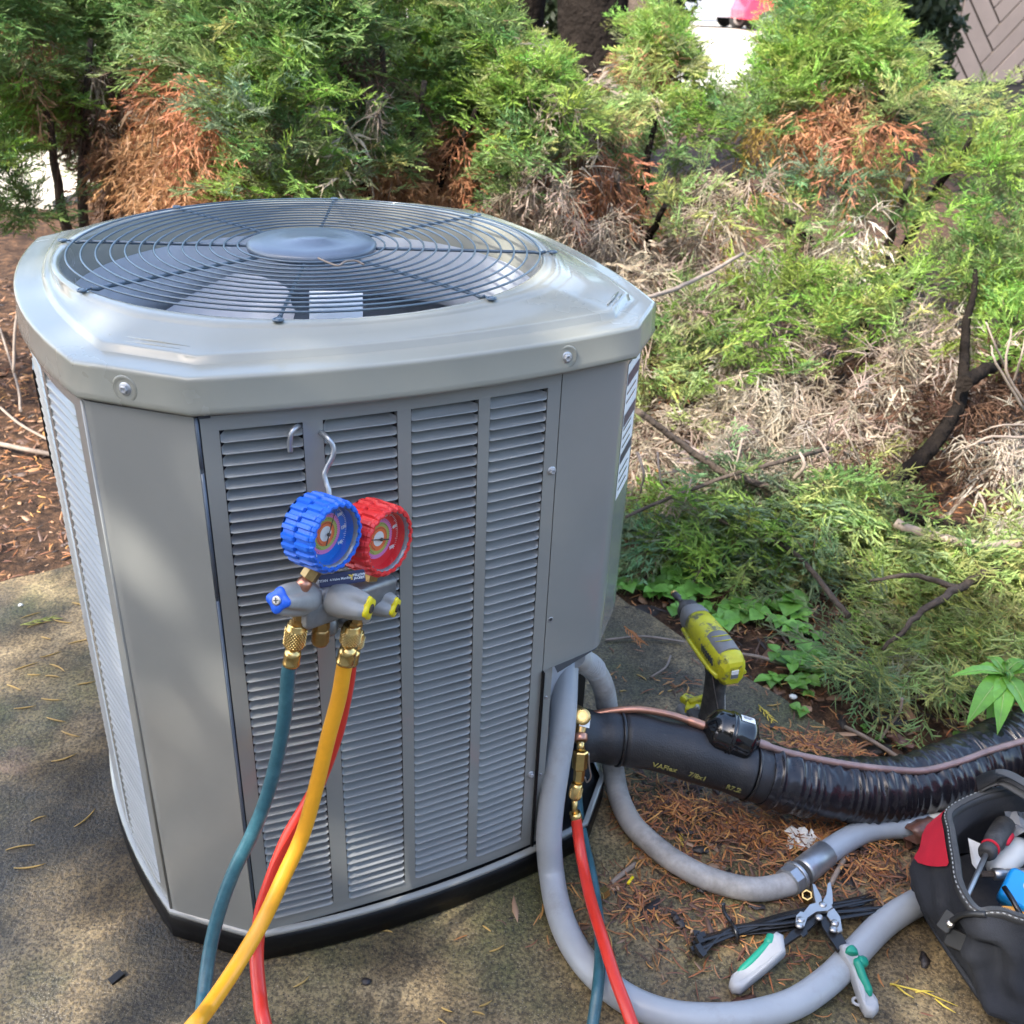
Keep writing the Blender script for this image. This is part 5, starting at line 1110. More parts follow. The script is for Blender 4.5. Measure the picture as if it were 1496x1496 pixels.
for (ox, oy, w, h) in herring():
    g = .012; q = [(ox+g, oy+g), (ox+w-g, oy+g), (ox+w-g, oy+h-g), (ox+g, oy+h-g)]
    R_ = [((x-y)*r2+.95, (x+y)*r2+1.6) for x, y in q]
    P = clip(R_, .34, Wlen, .35, 2.2)
    if len(P) < 3: continue
    ar = abs(sum(P[k-1][0]*P[k][1]-P[k][0]*P[k-1][1] for k in range(len(P))))/2
    if ar < .01 or nb_ > 120: continue
    nb_ += 1; mb = MB(); o_ = .018+.004*random.random(); F0 = [WP(x, y, .0) for x, y in P]; F1 = [WP(x, y, o_) for x, y in P]
    mb.loft([F0, F1], 'board', False); mb.add(F1, [tuple(range(len(F1)))], 'board'); mb.build('board', bldg)
for k in range(10):
    mb = MB(); z0 = .3+.235*k; P = [(.01, z0), (.31, z0), (.31, z0+.222), (.01, z0+.222)]; F0 = [WP(x, y, 0) for x, y in P]; F1 = [WP(x, y, .02) for x, y in P]; mb.loft([F0, F1], 'board', False); mb.add(F1, [(0, 1, 2, 3)], 'board'); mb.build('board', bldg)
def car(loc, rz, body, label, sc=1.0):
    t = thing('parked_car', label, 'car', loc, rz, 'cars parked beyond the shrubs'); W = Matrix.Translation(Vector(loc)) @ Matrix.Rotation(rz, 4, 'Z')
    prof = [(-2.1, .35), (-2.15, .62), (-2.0, .86), (-1.25, .98), (-.62, 1.42), (.55, 1.46), (1.45, 1.02), (2.0, .95), (2.12, .62), (2.08, .35)]
    mb = MB(); rings = []
    for y, k, ins in ((-.86, .96, .06), (-.84, 1, 0), (0, 1.01, 0), (.84, 1, 0), (.86, .96, .06)): rings.append([W @ Vector((x*k, y*(1-.16*max(0, z-.95)/.5), .35+(z-.35)*(k if z > .9 else 1))) for x, z in prof])
    mb.loft(rings, body, False, True); mb.build('body', t)
    mb = MB()
    for s_ in (-1, 1):
        P = [(-1.05, 1.0), (-.55, 1.34), (.5, 1.37), (1.2, 1.03)]; mb.add([W @ Vector((x, s_*(.872-.16*max(0, z-.95)/.5+.005), z)) for x, z in P], [(0, 1, 2, 3)], 'glass_dark')
    mb.build('window', t)
    for x in (-1.3, 1.3):
        for s_ in (-1, 1):
            mb = MB(); T = W @ Matrix.Translation((x, s_*.80, .32)) @ Matrix.Rotation(-s_*PI/2, 4, 'X'); mb.lathe(T, [(.2, -.1), (.31, -.09), (.32, 0), (.31, .09), (.22, .095)], 'tyre', 24); w = mb.build('wheel', t); mb = MB(); mb.lathe(T, [(.21, .09), (.20, .101), (.06, .09), (.0, .1)], 'rim', 12); mb.build('rim', w)
cr = PZ(1097, 44, 0); car(cr+Vector((1.55, .2, -.01)), PI+.10, 'car_red', 'red car parked far off seen above the pale pavement gap')
cs2 = PZ(1015, 40, 0); car(cs2+Vector((.2, 1.3, -.01)), .12, 'car_silver', 'silver grey car parked far off left of the red car')
c3 = PY(795, 8, 34); car(Vector((c3.x, 36, -.01)), .2, 'car_silver', 'pale car glimpsed between trunks at the top of the picture')
def tube_r(p0, p1, r0, r1, n=8, wob_=.03, seed=0):
    rng = random.Random(seed); P = [Vector(p0).lerp(Vector(p1), k/n)+Vector((rng.uniform(-wob_, wob_), rng.uniform(-wob_, wob_), 0)) for k in range(n+1)]; return P, [r0+(r1-r0)*k/n for k in range(n+1)]
def leaf_cloud(name, parent, centers, radii, n, size, m_, tint=None, seed=1):
    rng = np.random.default_rng(seed); k = rng.integers(0, len(centers), n); C_ = np.array(centers)[k]; Rr = np.array(radii)[k]
    d = rng.normal(size=(n, 3)); d /= np.linalg.norm(d, axis=1)[:, None]; p = C_+d*Rr*(rng.random((n, 1))**.4)
    a = rng.normal(size=(n, 3)); a /= np.linalg.norm(a, axis=1)[:, None]; b = np.cross(a, rng.normal(size=(n, 3))); b /= np.linalg.norm(b, axis=1)[:, None]
    s_ = size*(.6+.8*rng.random((n, 1))); V = np.stack([p-a*s_, p+b*s_*.45, p+a*s_, p-b*s_*.45], 1).reshape(-1, 3); i = np.arange(n)*4
    F = np.concatenate([np.stack([i, i+1, i+2], 1), np.stack([i, i+2, i+3], 1)]); o = bulk(name, V, F, np.repeat(rng.uniform(.7, 1.3, (n, 1))*np.array(tint), 4, 0) if tint else None, m_, parent); return o
def far_tree(px, Y, r, label, crown, seed, lean=0, two=False, h=4.5, grp=None, cr=.9, cn=2600, cz=.10):
    b = PY(px, 60, Y); b.z = 0; t = thing('tree', label, 'tree', b, 0, grp); mb = MB(); P, R = tube_r(b-Vector((0, 0, .1)), b+Vector((lean, .1, h)), r*1.2, r*.7, 10, r*.25, seed); mb.tube(P, R, 'bark_dark', 12)
    if two:
        P, R = tube_r(b+Vector((r*.6, 0, .55)), b+Vector((r*2+.95, .1, h)), r*.65, r*.4, 8, r*.15, seed+1); mb.tube(P, R, 'bark', 10)
    mb.build('trunk', t); mb = MB(); rng = random.Random(seed)
    for k in range(7):
        z = 1.5+k*.45; a = rng.uniform(0, 6.28); P, R = tube_r(b+Vector((0, 0, z)), b+Vector((1.3*math.cos(a), 1.3*math.sin(a), z+.6)), r*.3, r*.1, 6, .05, seed+k); mb.tube(P, R, 'bark_dark', 7)
    mb.build('limb', t); cs_ = [b+Vector(c) for c in crown]; leaf_cloud('crown', t, [tuple(c) for c in cs_], [(cr, cr, cr*.8)]*len(cs_), cn, cz, 'foliage', (.022, .032, .016), seed)
far_tree(862, 6.2, .20, 'dark tree with forked shaggy trunk standing behind the shrubs', [(0, 0, 3.6), (.9, .3, 3.9), (-.9, .2, 4.2), (.3, .5, 4.8)], 3, .15, True)
far_tree(768, 7.0, .11, 'slim dark trunk left of the forked tree', [(0, 0, 4.2), (-.6, .3, 4.6), (.5, .3, 5)], 9, 0)
far_tree(1318, 11.0, .14, 'dark evergreen beside the corner of the brown wall', [(-.05, 0, 1.0), (-.15, .2, 1.5), (.0, .1, .75), (-.1, 0, 2.1), (0, 0, 2.8)], 5, cr=.30, cn=9000, cz=.035)
def low_bush(px, Y, w, z1, label, seed):
    b = PY(px, 60, Y); b.z = 0; t = thing('evergreen_bush', label, 'bush', b); mb = MB(); rng = random.Random(seed)
    for k in range(6): mb.tube([b+Vector((rng.uniform(-.1, .1), 0, -.1)), b+Vector((rng.uniform(-w, w)*.5, rng.uniform(-.2, .2), z1*.5)), b+Vector((rng.uniform(-w, w), rng.uniform(-.3, .3), z1*.9))], [.035, .025, .012], 'bark_dark', 7)
    mb.build('stem', t); cs_ = [tuple(b+Vector((rng.uniform(-w, w), rng.uniform(-.35, .35), rng.uniform(.55 if px == 30 else .15, z1)))) for _ in range(26)]; leaf_cloud('foliage', t, cs_, [(.30, .28, .26)]*26, 10000, .040, 'foliage', (.034, .05, .022), seed)
low_bush(905, 8.4, .30, 1.55, 'dark evergreen bush seen between the forked trunk and the pale pavement gap', 41)
low_bush(690, 8.2, .9, 1.5, 'dark evergreen bush in the gloom left of the slim trunk', 42)
low_bush(1262, 9.5, .62, 1.35, 'dark evergreen bush right of the pale pavement gap', 43)
low_bush(300, 6.9, 1.0, 1.75, 'dark evergreen bush in the gloom behind the far left juniper', 44)
low_bush(520, 6.8, 1.0, 1.7, 'dark evergreen bush hidden behind the dense middle juniper', 45)
low_bush(30, 7.6, .9, 1.9, 'dark evergreen bush at the far left edge above the pale pavement patch', 46)
# far dark hedge row beyond the cars
def hedge(x0, x1, Y, z0, z1, label):
    t = thing('hedge', label, 'hedge', (x0, Y, 0)); cs_ = []; x = x0
    while x < x1: cs_.append((x, Y, (z0+z1)/2)); x += 1.6
    mb = MB()
    for c in cs_: mb.tube([(c[0], Y, -.1), (c[0]+.1, Y, z1*.6)], [.12, .05], 'bark_dark', 6)
    mb.build('trunk', t); leaf_cloud('foliage', t, cs_, [(1.5, 1., (z1-z0)/2)]*len(cs_), 260*len(cs_), .28, 'foliage', (.022, .034, .016), 21)
hedge(-45, 40, 46, .2, 6.5, 'dark row of evergreens at the far side of the parking pavement')

hw = thing('sky_block_wall', 'unseen tan boarded wall added behind the viewer to block low sky light', 'wall', (0, -2.1, 0)); mb = MB(); mb.add([(-7, -2.1, -.1), (7, -2.1, -.1), (7, -2.1, 2.35), (-7, -2.1, 2.35), (-7, -2.4, -.1), (7, -2.4, -.1), (7, -2.4, 2.35), (-7, -2.4, 2.35)], [(3, 2, 1, 0), (4, 5, 6, 7), (2, 3, 7, 6), (0, 4, 7, 3), (1, 2, 6, 5)], 'blocker_siding'); mb.build('wall', hw)  # unseen wall, added to keep low sky light off the unit's front
mb = MB()
for k in range(15): mb.box(Matrix.Translation((0, -2.095, .1+.15*k)), 14, .02, .14, 'blocker_siding')
tag(mb.build('blocker_boarding', hw), kind='stuff')  # boards on the added sky-blocking wall
# ------------------------------------------------------------------ shade tree behind the camera: its leaves dapple the unit
stc = Vector((-3.8, -3.7, 0)); sht = thing('shade_tree', 'tall leafy tree behind the viewer that dapples the unit with shade', 'tree', stc)
mb = MB(); P, R = tube_r(stc-Vector((0, 0, .2)), stc+Vector((.3, .3, 6.4)), .24, .10, 12, .06, 2); mb.tube(P, R, 'bark', 14); mb.build('trunk', sht)
mb = MB(); rng = random.Random(12)
for k in range(16):
    z = 3.9+k*.15; a = k*2.4; P, R = tube_r(stc+Vector((.2, .2, z)), stc+Vector((.2+2.6*math.cos(a), .2+2.6*math.sin(a), z+.8)), .07, .02, 7, .08, k); mb.tube(P, R, 'bark', 7)
mb.build('limb', sht)
def canopy():
    rng = np.random.default_rng(5); Sv = np.array(S); out = []; n = 0
    e1 = np.cross(Sv, [0, 0, 1]); e1 /= np.linalg.norm(e1); e2 = np.cross(e1, Sv)
    N = 34000; gx = rng.uniform(-3.2, 3.4, N); gy = rng.uniform(-.8, 5.2, N); h = rng.uniform(5.2, 6.4, N)
    # shade target measured on a level 0.35 m above the slab
    dsh = np.exp(-(((gx-.12)/1.15)**2+((gy-1.05)/.95)**2)**1.6)                      # unit, tools and front slab: mostly shaded
    dsh = np.maximum(dsh, .95*np.exp(-(((gx-.62)/.55)**2+((gy-1.12)/.42)**2)**2))
    dsh = np.maximum(dsh, .95*np.exp(-(((gx+.55)/.62)**2+((gy-1.25)/.62)**2)**2))   # left half of the slab
    dsh = np.maximum(dsh, .42*np.exp(-(((gx+1.6)/1.2)**2+((gy-2.4)/1.2)**2)))       # left mulch: half and half
    dsh = np.maximum(dsh, .12)
    nz = fbm(gx*1.15+3, gy*1.15)*.5+.35*fbm(gx*2.6, gy*2.6+1)+.2*fbm(gx*5.1+2, gy*5.3)
    LIT = [(-1.2, 2.35, .5, .4)]
    for q, a_ in ((UL(-.290, -.317, .64), .030), (UL(-.270, -.333, .575), .028), (UL(-.245, -.353, .33), .034), (UL(-.285, -.322, .40), .024), (UL(-.30, -.25, .88), .05), (UL(-.10, -.36, .88), .045), (UL(.02, .36, .89), .07), (UL(.33, .12, .89), .07), (UL(.24, -.2, .89), .05), (UL(-.33, .1, .89), .05),
                   (PZ(60, 1345), .034), (PZ(190, 1405), .03), (PZ(130, 1470), .034), (PZ(560, 1480), .05), (PZ(690, 1330), .05), (PZ(640, 1440), .05), (PZ(140, 965), .02), (PZ(1340, 1465), .06), (PZ(1400, 1480), .06), (UL(-.12, -.40, .20), .05), (UL(-.05, -.40, .12), .05)):
        g_ = q+S*((.35-q.z)/S.z); LIT.append((g_.x, g_.y, a_, a_*.85))
    lit = np.zeros(N)
    for (x, y, a, b) in LIT: lit = np.maximum(lit, np.exp(-(((gx-x)/a)**2+((gy-y)/b)**2)**1.5))
    keep = rng.random(N) < np.clip(2.1*dsh+.5*nz-.42-2.4*lit, 0, 1)
    gx, gy, h = gx[keep], gy[keep], h[keep]; sz = np.full(len(gx), .060)
    # crown widened behind and left of the viewer, leaves added to block sky glow
    N2 = 9000; x2 = rng.uniform(-5.2, 3.4, N2); y2 = rng.uniform(-4.2, 1.6, N2); k2 = (y2 < .25-.10*np.abs(x2)) | ((x2 < -1.25) & (y2 < 1.5)); x2, y2 = x2[k2], y2[k2]
    gx = np.r_[gx, x2]; gy = np.r_[gy, y2]; h = np.r_[h, rng.uniform(5.0, 6.6, len(x2))]; sz = np.r_[sz, np.full(len(x2), .13)]; n = len(gx)
    p = np.stack([gx, gy, np.full(n, .35)], 1)+Sv[None]/Sv[2]*h[:, None]
    a = e1*rng.normal(size=(n, 1))+e2*rng.normal(size=(n, 1))+Sv*.5*rng.normal(size=(n, 1)); a /= np.linalg.norm(a, axis=1)[:, None]; b = np.cross(a, Sv+.4*rng.normal(size=(n, 3))); b /= np.linalg.norm(b, axis=1)[:, None]
    s_ = sz[:, None]*(.6+.8*rng.random((n, 1))); V = np.stack([p-a*s_, p+b*s_*.5, p+a*s_, p-b*s_*.5], 1).reshape(-1, 3); i = np.arange(n)*4
    return V, np.concatenate([np.stack([i, i+1, i+2], 1), np.stack([i, i+2, i+3], 1)])
V_, F_ = canopy(); bulk('crown', V_, F_, None, 'canopy', sht)

# ------------------------------------------------------------------ juniper sprays
def strip_geo(p0, d, bend, L, w, nrm):
    """V-folded tapering leaf finger: 7 vertices, 8 triangles"""
    side_ = np.cross(d, nrm); side_ /= (np.linalg.norm(side_)+1e-9); n2 = np.cross(side_, d)
    pm = p0+d*L*.5+bend*L*.12; pt = p0+d*L+bend*L*.42
    V = [p0-side_*w*.8, p0+n2*w*.6, p0+side_*w*.8, pm-side_*w, pm+n2*w*.7, pm+side_*w, pt]
    F = [(0, 1, 4), (0, 4, 3), (1, 2, 5), (1, 5, 4), (3, 4, 6), (4, 5, 6)]
    return V, F
def strip_lite(p0, d, bend, L, w, nrm):
    side_ = np.cross(d, nrm); side_ /= (np.linalg.norm(side_)+1e-9); n2 = np.cross(side_, d); pm = p0+d*L*.3
    return [p0, pm-side_*w, pm+side_*w+n2*w*.8, p0+d*L+bend*L*.3], [(0, 2, 1), (1, 2, 3)]
def make_spray(rng, nside, nsub, wid, droop, curl=.25, spread=40, lite=False):
    V, F, G = [], [], []; geo = strip_lite if lite else strip_geo
    def addf(p0, d, bend, L, w, g):
        d = d/np.linalg.norm(d); nrm = rng.normal(size=3); v, f = geo(p0, d, bend, L, w, nrm); o = len(V); V.extend(v); F.extend([tuple(i+o for i in t) for t in f]); G.extend([g]*len(v))
    def stem(t): return np.array([t, .10*math.sin(2.2*t), -droop*t*t])
    for k in range(3): a, b = stem(k/3), stem((k+1)/3); addf(a, b-a, np.zeros(3), np.linalg.norm(b-a)*1.15, wid*.6, -1.)
    for k in range(nside):
        t = .08+.92*k/nside; s_ = 1 if k % 2 else -1; an = math.radians(spread+rng.uniform(-16, 16)); p = stem(t); L1 = (.46*(1-.60*t)+.10)*rng.uniform(.75, 1.2)
        el = rng.uniform(-.8, .8); d = np.array([math.cos(an), s_*math.sin(an)*math.cos(el), math.sin(an)*math.sin(el)-.25*droop]); addf(p, d, np.array([.25, 0, -curl*droop]), L1, wid, t)
        for j in range(nsub):
            u = .15+.78*(j+rng.random()*.6)/nsub; s2 = 1 if j % 2 else -1; a2 = math.radians(rng.uniform(24, 55)); q = p+d*L1*u; up = rng.normal(size=3)*.45
            d2 = d*math.cos(a2)+np.cross([0, 0, 1], d)*s2*math.sin(a2)+up*.5; addf(q, d2, np.array([.2, 0, -curl*droop])+rng.normal(size=3)*.15, L1*rng.uniform(.28, .50), wid*.85, min(1, t+.2))
    return np.array(V), np.array(F), np.array(G)
def make_dead(rng, n, wid, droop):
    V, F, G = [], [], []
    for k in range(n):
        p = np.array([rng.uniform(0, .35), rng.uniform(-.05, .05), rng.uniform(-.04, .04)]); d = np.array([rng.uniform(.3, 1), rng.normal()*.45, rng.normal()*.35]); L = rng.uniform(.18, .42); c = rng.normal(size=3)*.55
        for s_ in range(3):
            d = d/np.linalg.norm(d); q = p+d*L*.5; o = len(V); side_ = np.cross(d, rng.normal(size=3)); side_ /= np.linalg.norm(side_); n2 = np.cross(side_, d); w0 = wid*(1-.28*s_); w1 = wid*(1-.28*(s_+1))
            V.extend([p-side_*w0, p+side_*w0*.5+n2*w0*.87, p+side_*w0*.5-n2*w0*.87, q-side_*w1, q+side_*w1*.5+n2*w1*.87, q+side_*w1*.5-n2*w1*.87]); F.extend([tuple(o+i for i in t) for t in ((0, 1, 4), (0, 4, 3), (1, 2, 5), (1, 5, 4), (2, 0, 3), (2, 3, 5))]); G.extend([s_/3]*6)
            p = q; d = d+c*.5+np.array([0, 0, -droop*.35])
    return np.array(V), np.array(F), np.array(G)
prng = np.random.default_rng(77)
FINE = [make_spray(prng, 11, 4, .0125, prng.uniform(.05, .35)) for _ in range(8)]
MID = [make_spray(prng, 12, 5, .020, prng.uniform(.05, .4), lite=True) for _ in range(8)]

DEADF = [make_spray(prng, 10, 4, .018, prng.uniform(.5, .9), .8, lite=True) for _ in range(5)]
TWIG = [make_dead(prng, 9, .013, prng.uniform(.4, 1.0)) for _ in range(6)]
KCOL = {'G': (.19, .295, .065), 'g': (.135, .215, .075), 'b': (.155, .22, .12), 'L': (.285, .345, .13), 'O': (.37, .205, .105), 'R': (.37, .165, .085), 'Y': (.50, .34, .10), 'T': (.42, .345, .265), 'W': (.52, .45, .36), 'B': (.15, .085, .055)}
def scatter(name, parent, items, seed):
    """items: list of (pos, direction, length, kind, near) -> one foliage mesh; colours vary from spray to spray as the plant's own"""
    rng = np.random.default_rng(seed); Vs, Fs, Cs = [], [], []; o = 0
    for (p, d, L, kind, near) in items:
        if kind in 'TWB': pr = TWIG[rng.integers(len(TWIG))] if rng.random() < .75 else DEADF[rng.integers(len(DEADF))]
        elif kind in 'ORY': pr = DEADF[rng.integers(len(DEADF))]
        else: pr = FINE[rng.integers(len(FINE))] if near else MID[rng.integers(len(MID))]
        V, F, G = pr; d = d/np.linalg.norm(d); up = np.array([0, 0, 1.])+rng.normal(size=3)*.35; y = np.cross(up, d); y /= np.linalg.norm(y)+1e-9; z = np.cross(d, y)
        W = V[:, :1]*d+V[:, 1:2]*y+V[:, 2:3]*z if kind not in 'TWORYB' else V[:, :1]*d+V[:, 1:2]*y+V[:, 2:3]*(np.array([0, 0, 1.])*.7+z*.3)
        Vs.append(p+W*L); Fs.append(F+o); o += len(V)
        c = np.array(KCOL[kind])*rng.uniform(.72, 1.28); c = c*(1+(.10 if kind in 'GgbL' else .035)*rng.normal(size=3))
        g = G[:, None]; tip = np.array([1.25, 1.18, 1.0]) if kind in 'GgbL' else np.array([1.08, 1.05, 1.])
        cc = np.where(g < 0, np.array([.13, .085, .05]), c*(1+(tip-1)*np.clip(g, 0, 1))); Cs.append(np.clip(cc, .004, .8))
    return tag(bulk(name, np.concatenate(Vs), np.concatenate(Fs), np.concatenate(Cs), 'foliage', parent), kind='stuff')
def interp(t, x): return float(np.interp(x, [a for a, _ in t], [b for _, b in t]))
TOP = [(-250, -160), (700, -140), (738, 20), (765, 30), (805, 35), (825, 92), (908, 92), (918, 0), (985, -30), (1000, 48), (1030, 72), (1060, 98), (1090, 84), (1118, 74), (1132, 0), (1150, -60), (1280, -40), (1296, 28), (1345, 44), (1362, 72), (1405, 92), (1450, 92), (1500, 78), (1750, 40)]
def Ysurf(px, py):
    if px < 800: y = 3.0+.25*math.sin(px*.012)-.0006*(py-100)
    else:
        y = interp([(-100, 4.15), (60, 3.85), (300, 3.2), (500, 2.75), (700, 2.25), (850, 1.93), (1010, 1.62)], py)
        w = min(1, max(0, (px-800)/120)); y = y*w+(1-w)*2.9
    r = ray(px, py)
    if r[2] < -.02: y = min(y, -CH/r[2]*r[1]-.10)
    return y
ATT = [ # pixel x, y, radius, kind
 (60, 190, 80, 'G'), (40, 60, 70, 'g'), (130, 50, 80, 'g'), (230, 60, 80, 'g'), (300, 40, 60, 'g'), (170, 150, 60, 'B'), (150, 110, 30, 'T'), (45, 75, 40, 'O'), (60, 60, 22, 'T'), (240, 215, 52, 'O'), (285, 160, 36, 'R'), (200, 130, 40, 'B'), (110, 200, 40, 'B'), (30, 250, 40, 'G'), (20, 300, 40, 'g'), (120, 215, 35, 'B'), (230, 110, 25, 'W'),
 (380, 60, 80, 'g'), (430, 140, 75, 'G'), (360, 50, 40, 'G'), (350, 190, 60, 'b'), (410, 210, 60, 'g'), (480, 230, 55, 'b'), (400, 255, 30, 'G'), (500, 120, 40, 'B'), (490, 160, 28, 'T'), (530, 60, 60, 'g'), (520, 250, 50, 'L'), (560, 110, 40, 'B'), (590, 60, 50, 'G'), (630, 30, 60, 'G'), (630, 240, 55, 'O'), (640, 200, 40, 'R'), (670, 265, 40, 'B'), (600, 150, 50, 'G'), (670, 80, 60, 'g'), (700, 140, 70, 'g'), (740, 150, 50, 'G'), (720, 210, 45, 'G'), (770, 60, 45, 'L'), (780, 100, 50, 'G'), (700, 270, 40, 'g'), (760, 240, 45, 'g'), (560, 200, 45, 'g'),
 (850, 100, 40, 'T'), (800, 290, 50, 'T'), (850, 300, 60, 'T'), (870, 180, 40, 'L'), (870, 250, 40, 'R'), (850, 350, 60, 'T'), (900, 330, 50, 'T'), (960, 40, 55, 'G'), (950, 110, 50, 'L'), (930, 90, 25, 'O'), (1000, 160, 70, 'G'), (920, 180, 45, 'L'), (950, 240, 50, 'g'), (960, 300, 55, 'L'), (930, 310, 40, 'G'), (1000, 250, 45, 'T'), (1080, 150, 55, 'g'), (1130, 120, 55, 'G'), (1200, 60, 75, 'G'), (1270, 90, 60, 'G'), (1150, 40, 50, 'g'), (1330, 100, 60, 'L'), (1365, 105, 28, 'O'), (1225, 180, 48, 'R'), (1165, 195, 30, 'O'), (1250, 150, 30, 'O'), (1310, 245, 26, 'Y'), (1120, 160, 16, 'Y'), (1070, 250, 35, 'O'), (1100, 265, 40, 'T'), (1090, 310, 25, 'O'), (1120, 230, 40, 'b'), (1200, 250, 50, 'b'), (1260, 230, 40, 'L'), (1400, 190, 60, 'L'), (1340, 180, 45, 'L'), (1440, 140, 60, 'L'), (1430, 260, 85, 'G'), (1480, 330, 60, 'g'), (1370, 330, 60, 'G'), (1330, 300, 35, 'g'), (1150, 310, 50, 'L'), (1220, 320, 40, 'W'), (1180, 350, 45, 'T'), (1280, 370, 55, 'g'), (1340, 400, 50, 'g'), (1440, 380, 45, 'g'), (1470, 430, 40, 'G'), (1310, 350, 25, 'O'), (1130, 420, 55, 'G'), (1080, 390, 40, 'W'), (1210, 490, 60, 'G'), (1220, 440, 45, 'G'), (1170, 540, 40, 'g'), (1290, 450, 45, 'L'), (1340, 430, 40, 'G'), (1070, 420, 40, 'T'), (1000, 400, 50, 'T'), (960, 420, 45, 'T'), (1020, 360, 40, 'T'), (1050, 480, 45, 'G'), (1010, 500, 45, 'g'), (980, 560, 50, 'L'), (1040, 560, 40, 'G'), (985, 520, 18, 'R'), (1000, 610, 35, 'L'), (1100, 500, 50, 'T'), (1100, 560, 60, 'W'), (1060, 620, 55, 'T'), (1130, 620, 60, 'W'), (1190, 620, 55, 'T'), (1250, 590, 50, 'T'), (1290, 530, 55, 'T'), (1350, 500, 45, 'W'), (1270, 650, 40, 'B'), (1010, 680, 50, 'T'), (1080, 680, 40, 'T'), (950, 640, 40, 'T'), (1490, 500, 40, 'G'), (1460, 560, 40, 'B'), (1470, 640, 50, 'W'), (1400, 600, 40, 'B'), (1480, 740, 40, 'W'), (1290, 720, 40, 'g'), (1300, 700, 25, 'L'), (1360, 700, 50, 'B'),
 (960, 770, 45, 'b'), (1010, 750, 50, 'G'), (1060, 730, 50, 'b'), (1110, 770, 50, 'G'), (1160, 740, 45, 'b'), (1220, 770, 50, 'L'), (1270, 810, 45, 'b'), (1060, 800, 45, 'b'), (1130, 820, 40, 'b'), (940, 810, 35, 'b'), (1200, 720, 40, 'g'), (1240, 700, 35, 'L'), (1180, 830, 35, 'L'), (1340, 830, 60, 'L'), (1400, 850, 65, 'L'), (1460, 880, 60, 'L'), (1290, 870, 45, 'G'), (1240, 900, 50, 'b'), (1300, 940, 50, 'L'), (1360, 940, 55, 'L'), (1420, 960, 40, 'L'), (1260, 960, 35, 'b'), (1300, 990, 35, 'L'), (1340, 1000, 25, 'L'), (1240, 840, 35, 'b'), (1280, 840, 14, 'O'), (1480, 930, 40, 'L'), (1440, 800, 40, 'L'), (1220, 935, 30, 'b'),
]
AX = np.array([[a[0], a[1], a[2]*(1.16 if a[3] in 'TW' else 1.28 if a[3] in 'ORY' else 1)] for a in ATT], float); AK = [a[3] for a in ATT]
def kind_at(px, py, rng):
    d = np.hypot(AX[:, 0]-px, AX[:, 1]-py)/AX[:, 2]; j = int(np.argmin(d+rng.normal(size=len(d))*.15)); return AK[j], d[j]
SHR = {}
def shrub(key, px, Y, name, label): 
    b = PY(px, 300, Y); b.z = 0; SHR[key] = (thing(name, label, 'shrub', b), b, [])
shrub('a', 90, 3.35, 'juniper_shrub', 'juniper at far left with a hanging rust brown dead frond over bright pavement')
shrub('b', 560, 3.3, 'juniper_shrub', 'dense green juniper directly behind the fan grille')
shrub('c', 930, 3.45, 'juniper_shrub', 'sparse juniper with grey dead twigs between the unit and the forked tree')
shrub('d', 1300, 3.7, 'juniper_shrub', 'big spreading juniper at right with orange dead patches below the brown wall')
shrub('e', 1420, 2.35, 'juniper_shrub', 'low juniper branch with pale green sprays above the leafy weed at right')
def skey(px, py):
    if py > 690 and px > 900: return 'e'
    if px < 330: return 'a'
    if px < 800: return 'b'
    if px < 1040: return 'c'
    return 'd'
rng_ = np.random.default_rng(31)
def BOT(px):   # lowest part of the greenery in the picture
    return interp([(-250, 330), (0, 335), (60, 320), (70, 215), (110, 205), (130, 230), (200, 290), (300, 290), (330, 300), (420, 330), (800, 330), (830, 380), (900, 480), (930, 815), (1000, 815), (1150, 850), (1200, 945), (1300, 1010), (1345, 1010), (1400, 985), (1500, 960), (1750, 950)], px)
HOLES = [(1352, 665, 36, 24), (1300, 703, 32, 20), (975, 872, 62, 45), (1030, 880, 55, 50), (1150, 955, 62, 75), (1180, 900, 40, 40), (1100, 905, 45, 30), (950, 735, 24, 18), (985, 745, 20, 15), (1075, 960, 60, 60), (1240, 1010, 60, 30), (1400, 735, 75, 45), (1450, 720, 70, 40), (960, 690, 36, 26), (1215, 870, 36, 40), (1385, 640, 26, 55), (1200, 810, 20, 16), (88, 262, 55, 34), (1340, 770, 40, 18), (830, 120, 12, 30), (835, 190, 10, 16)]
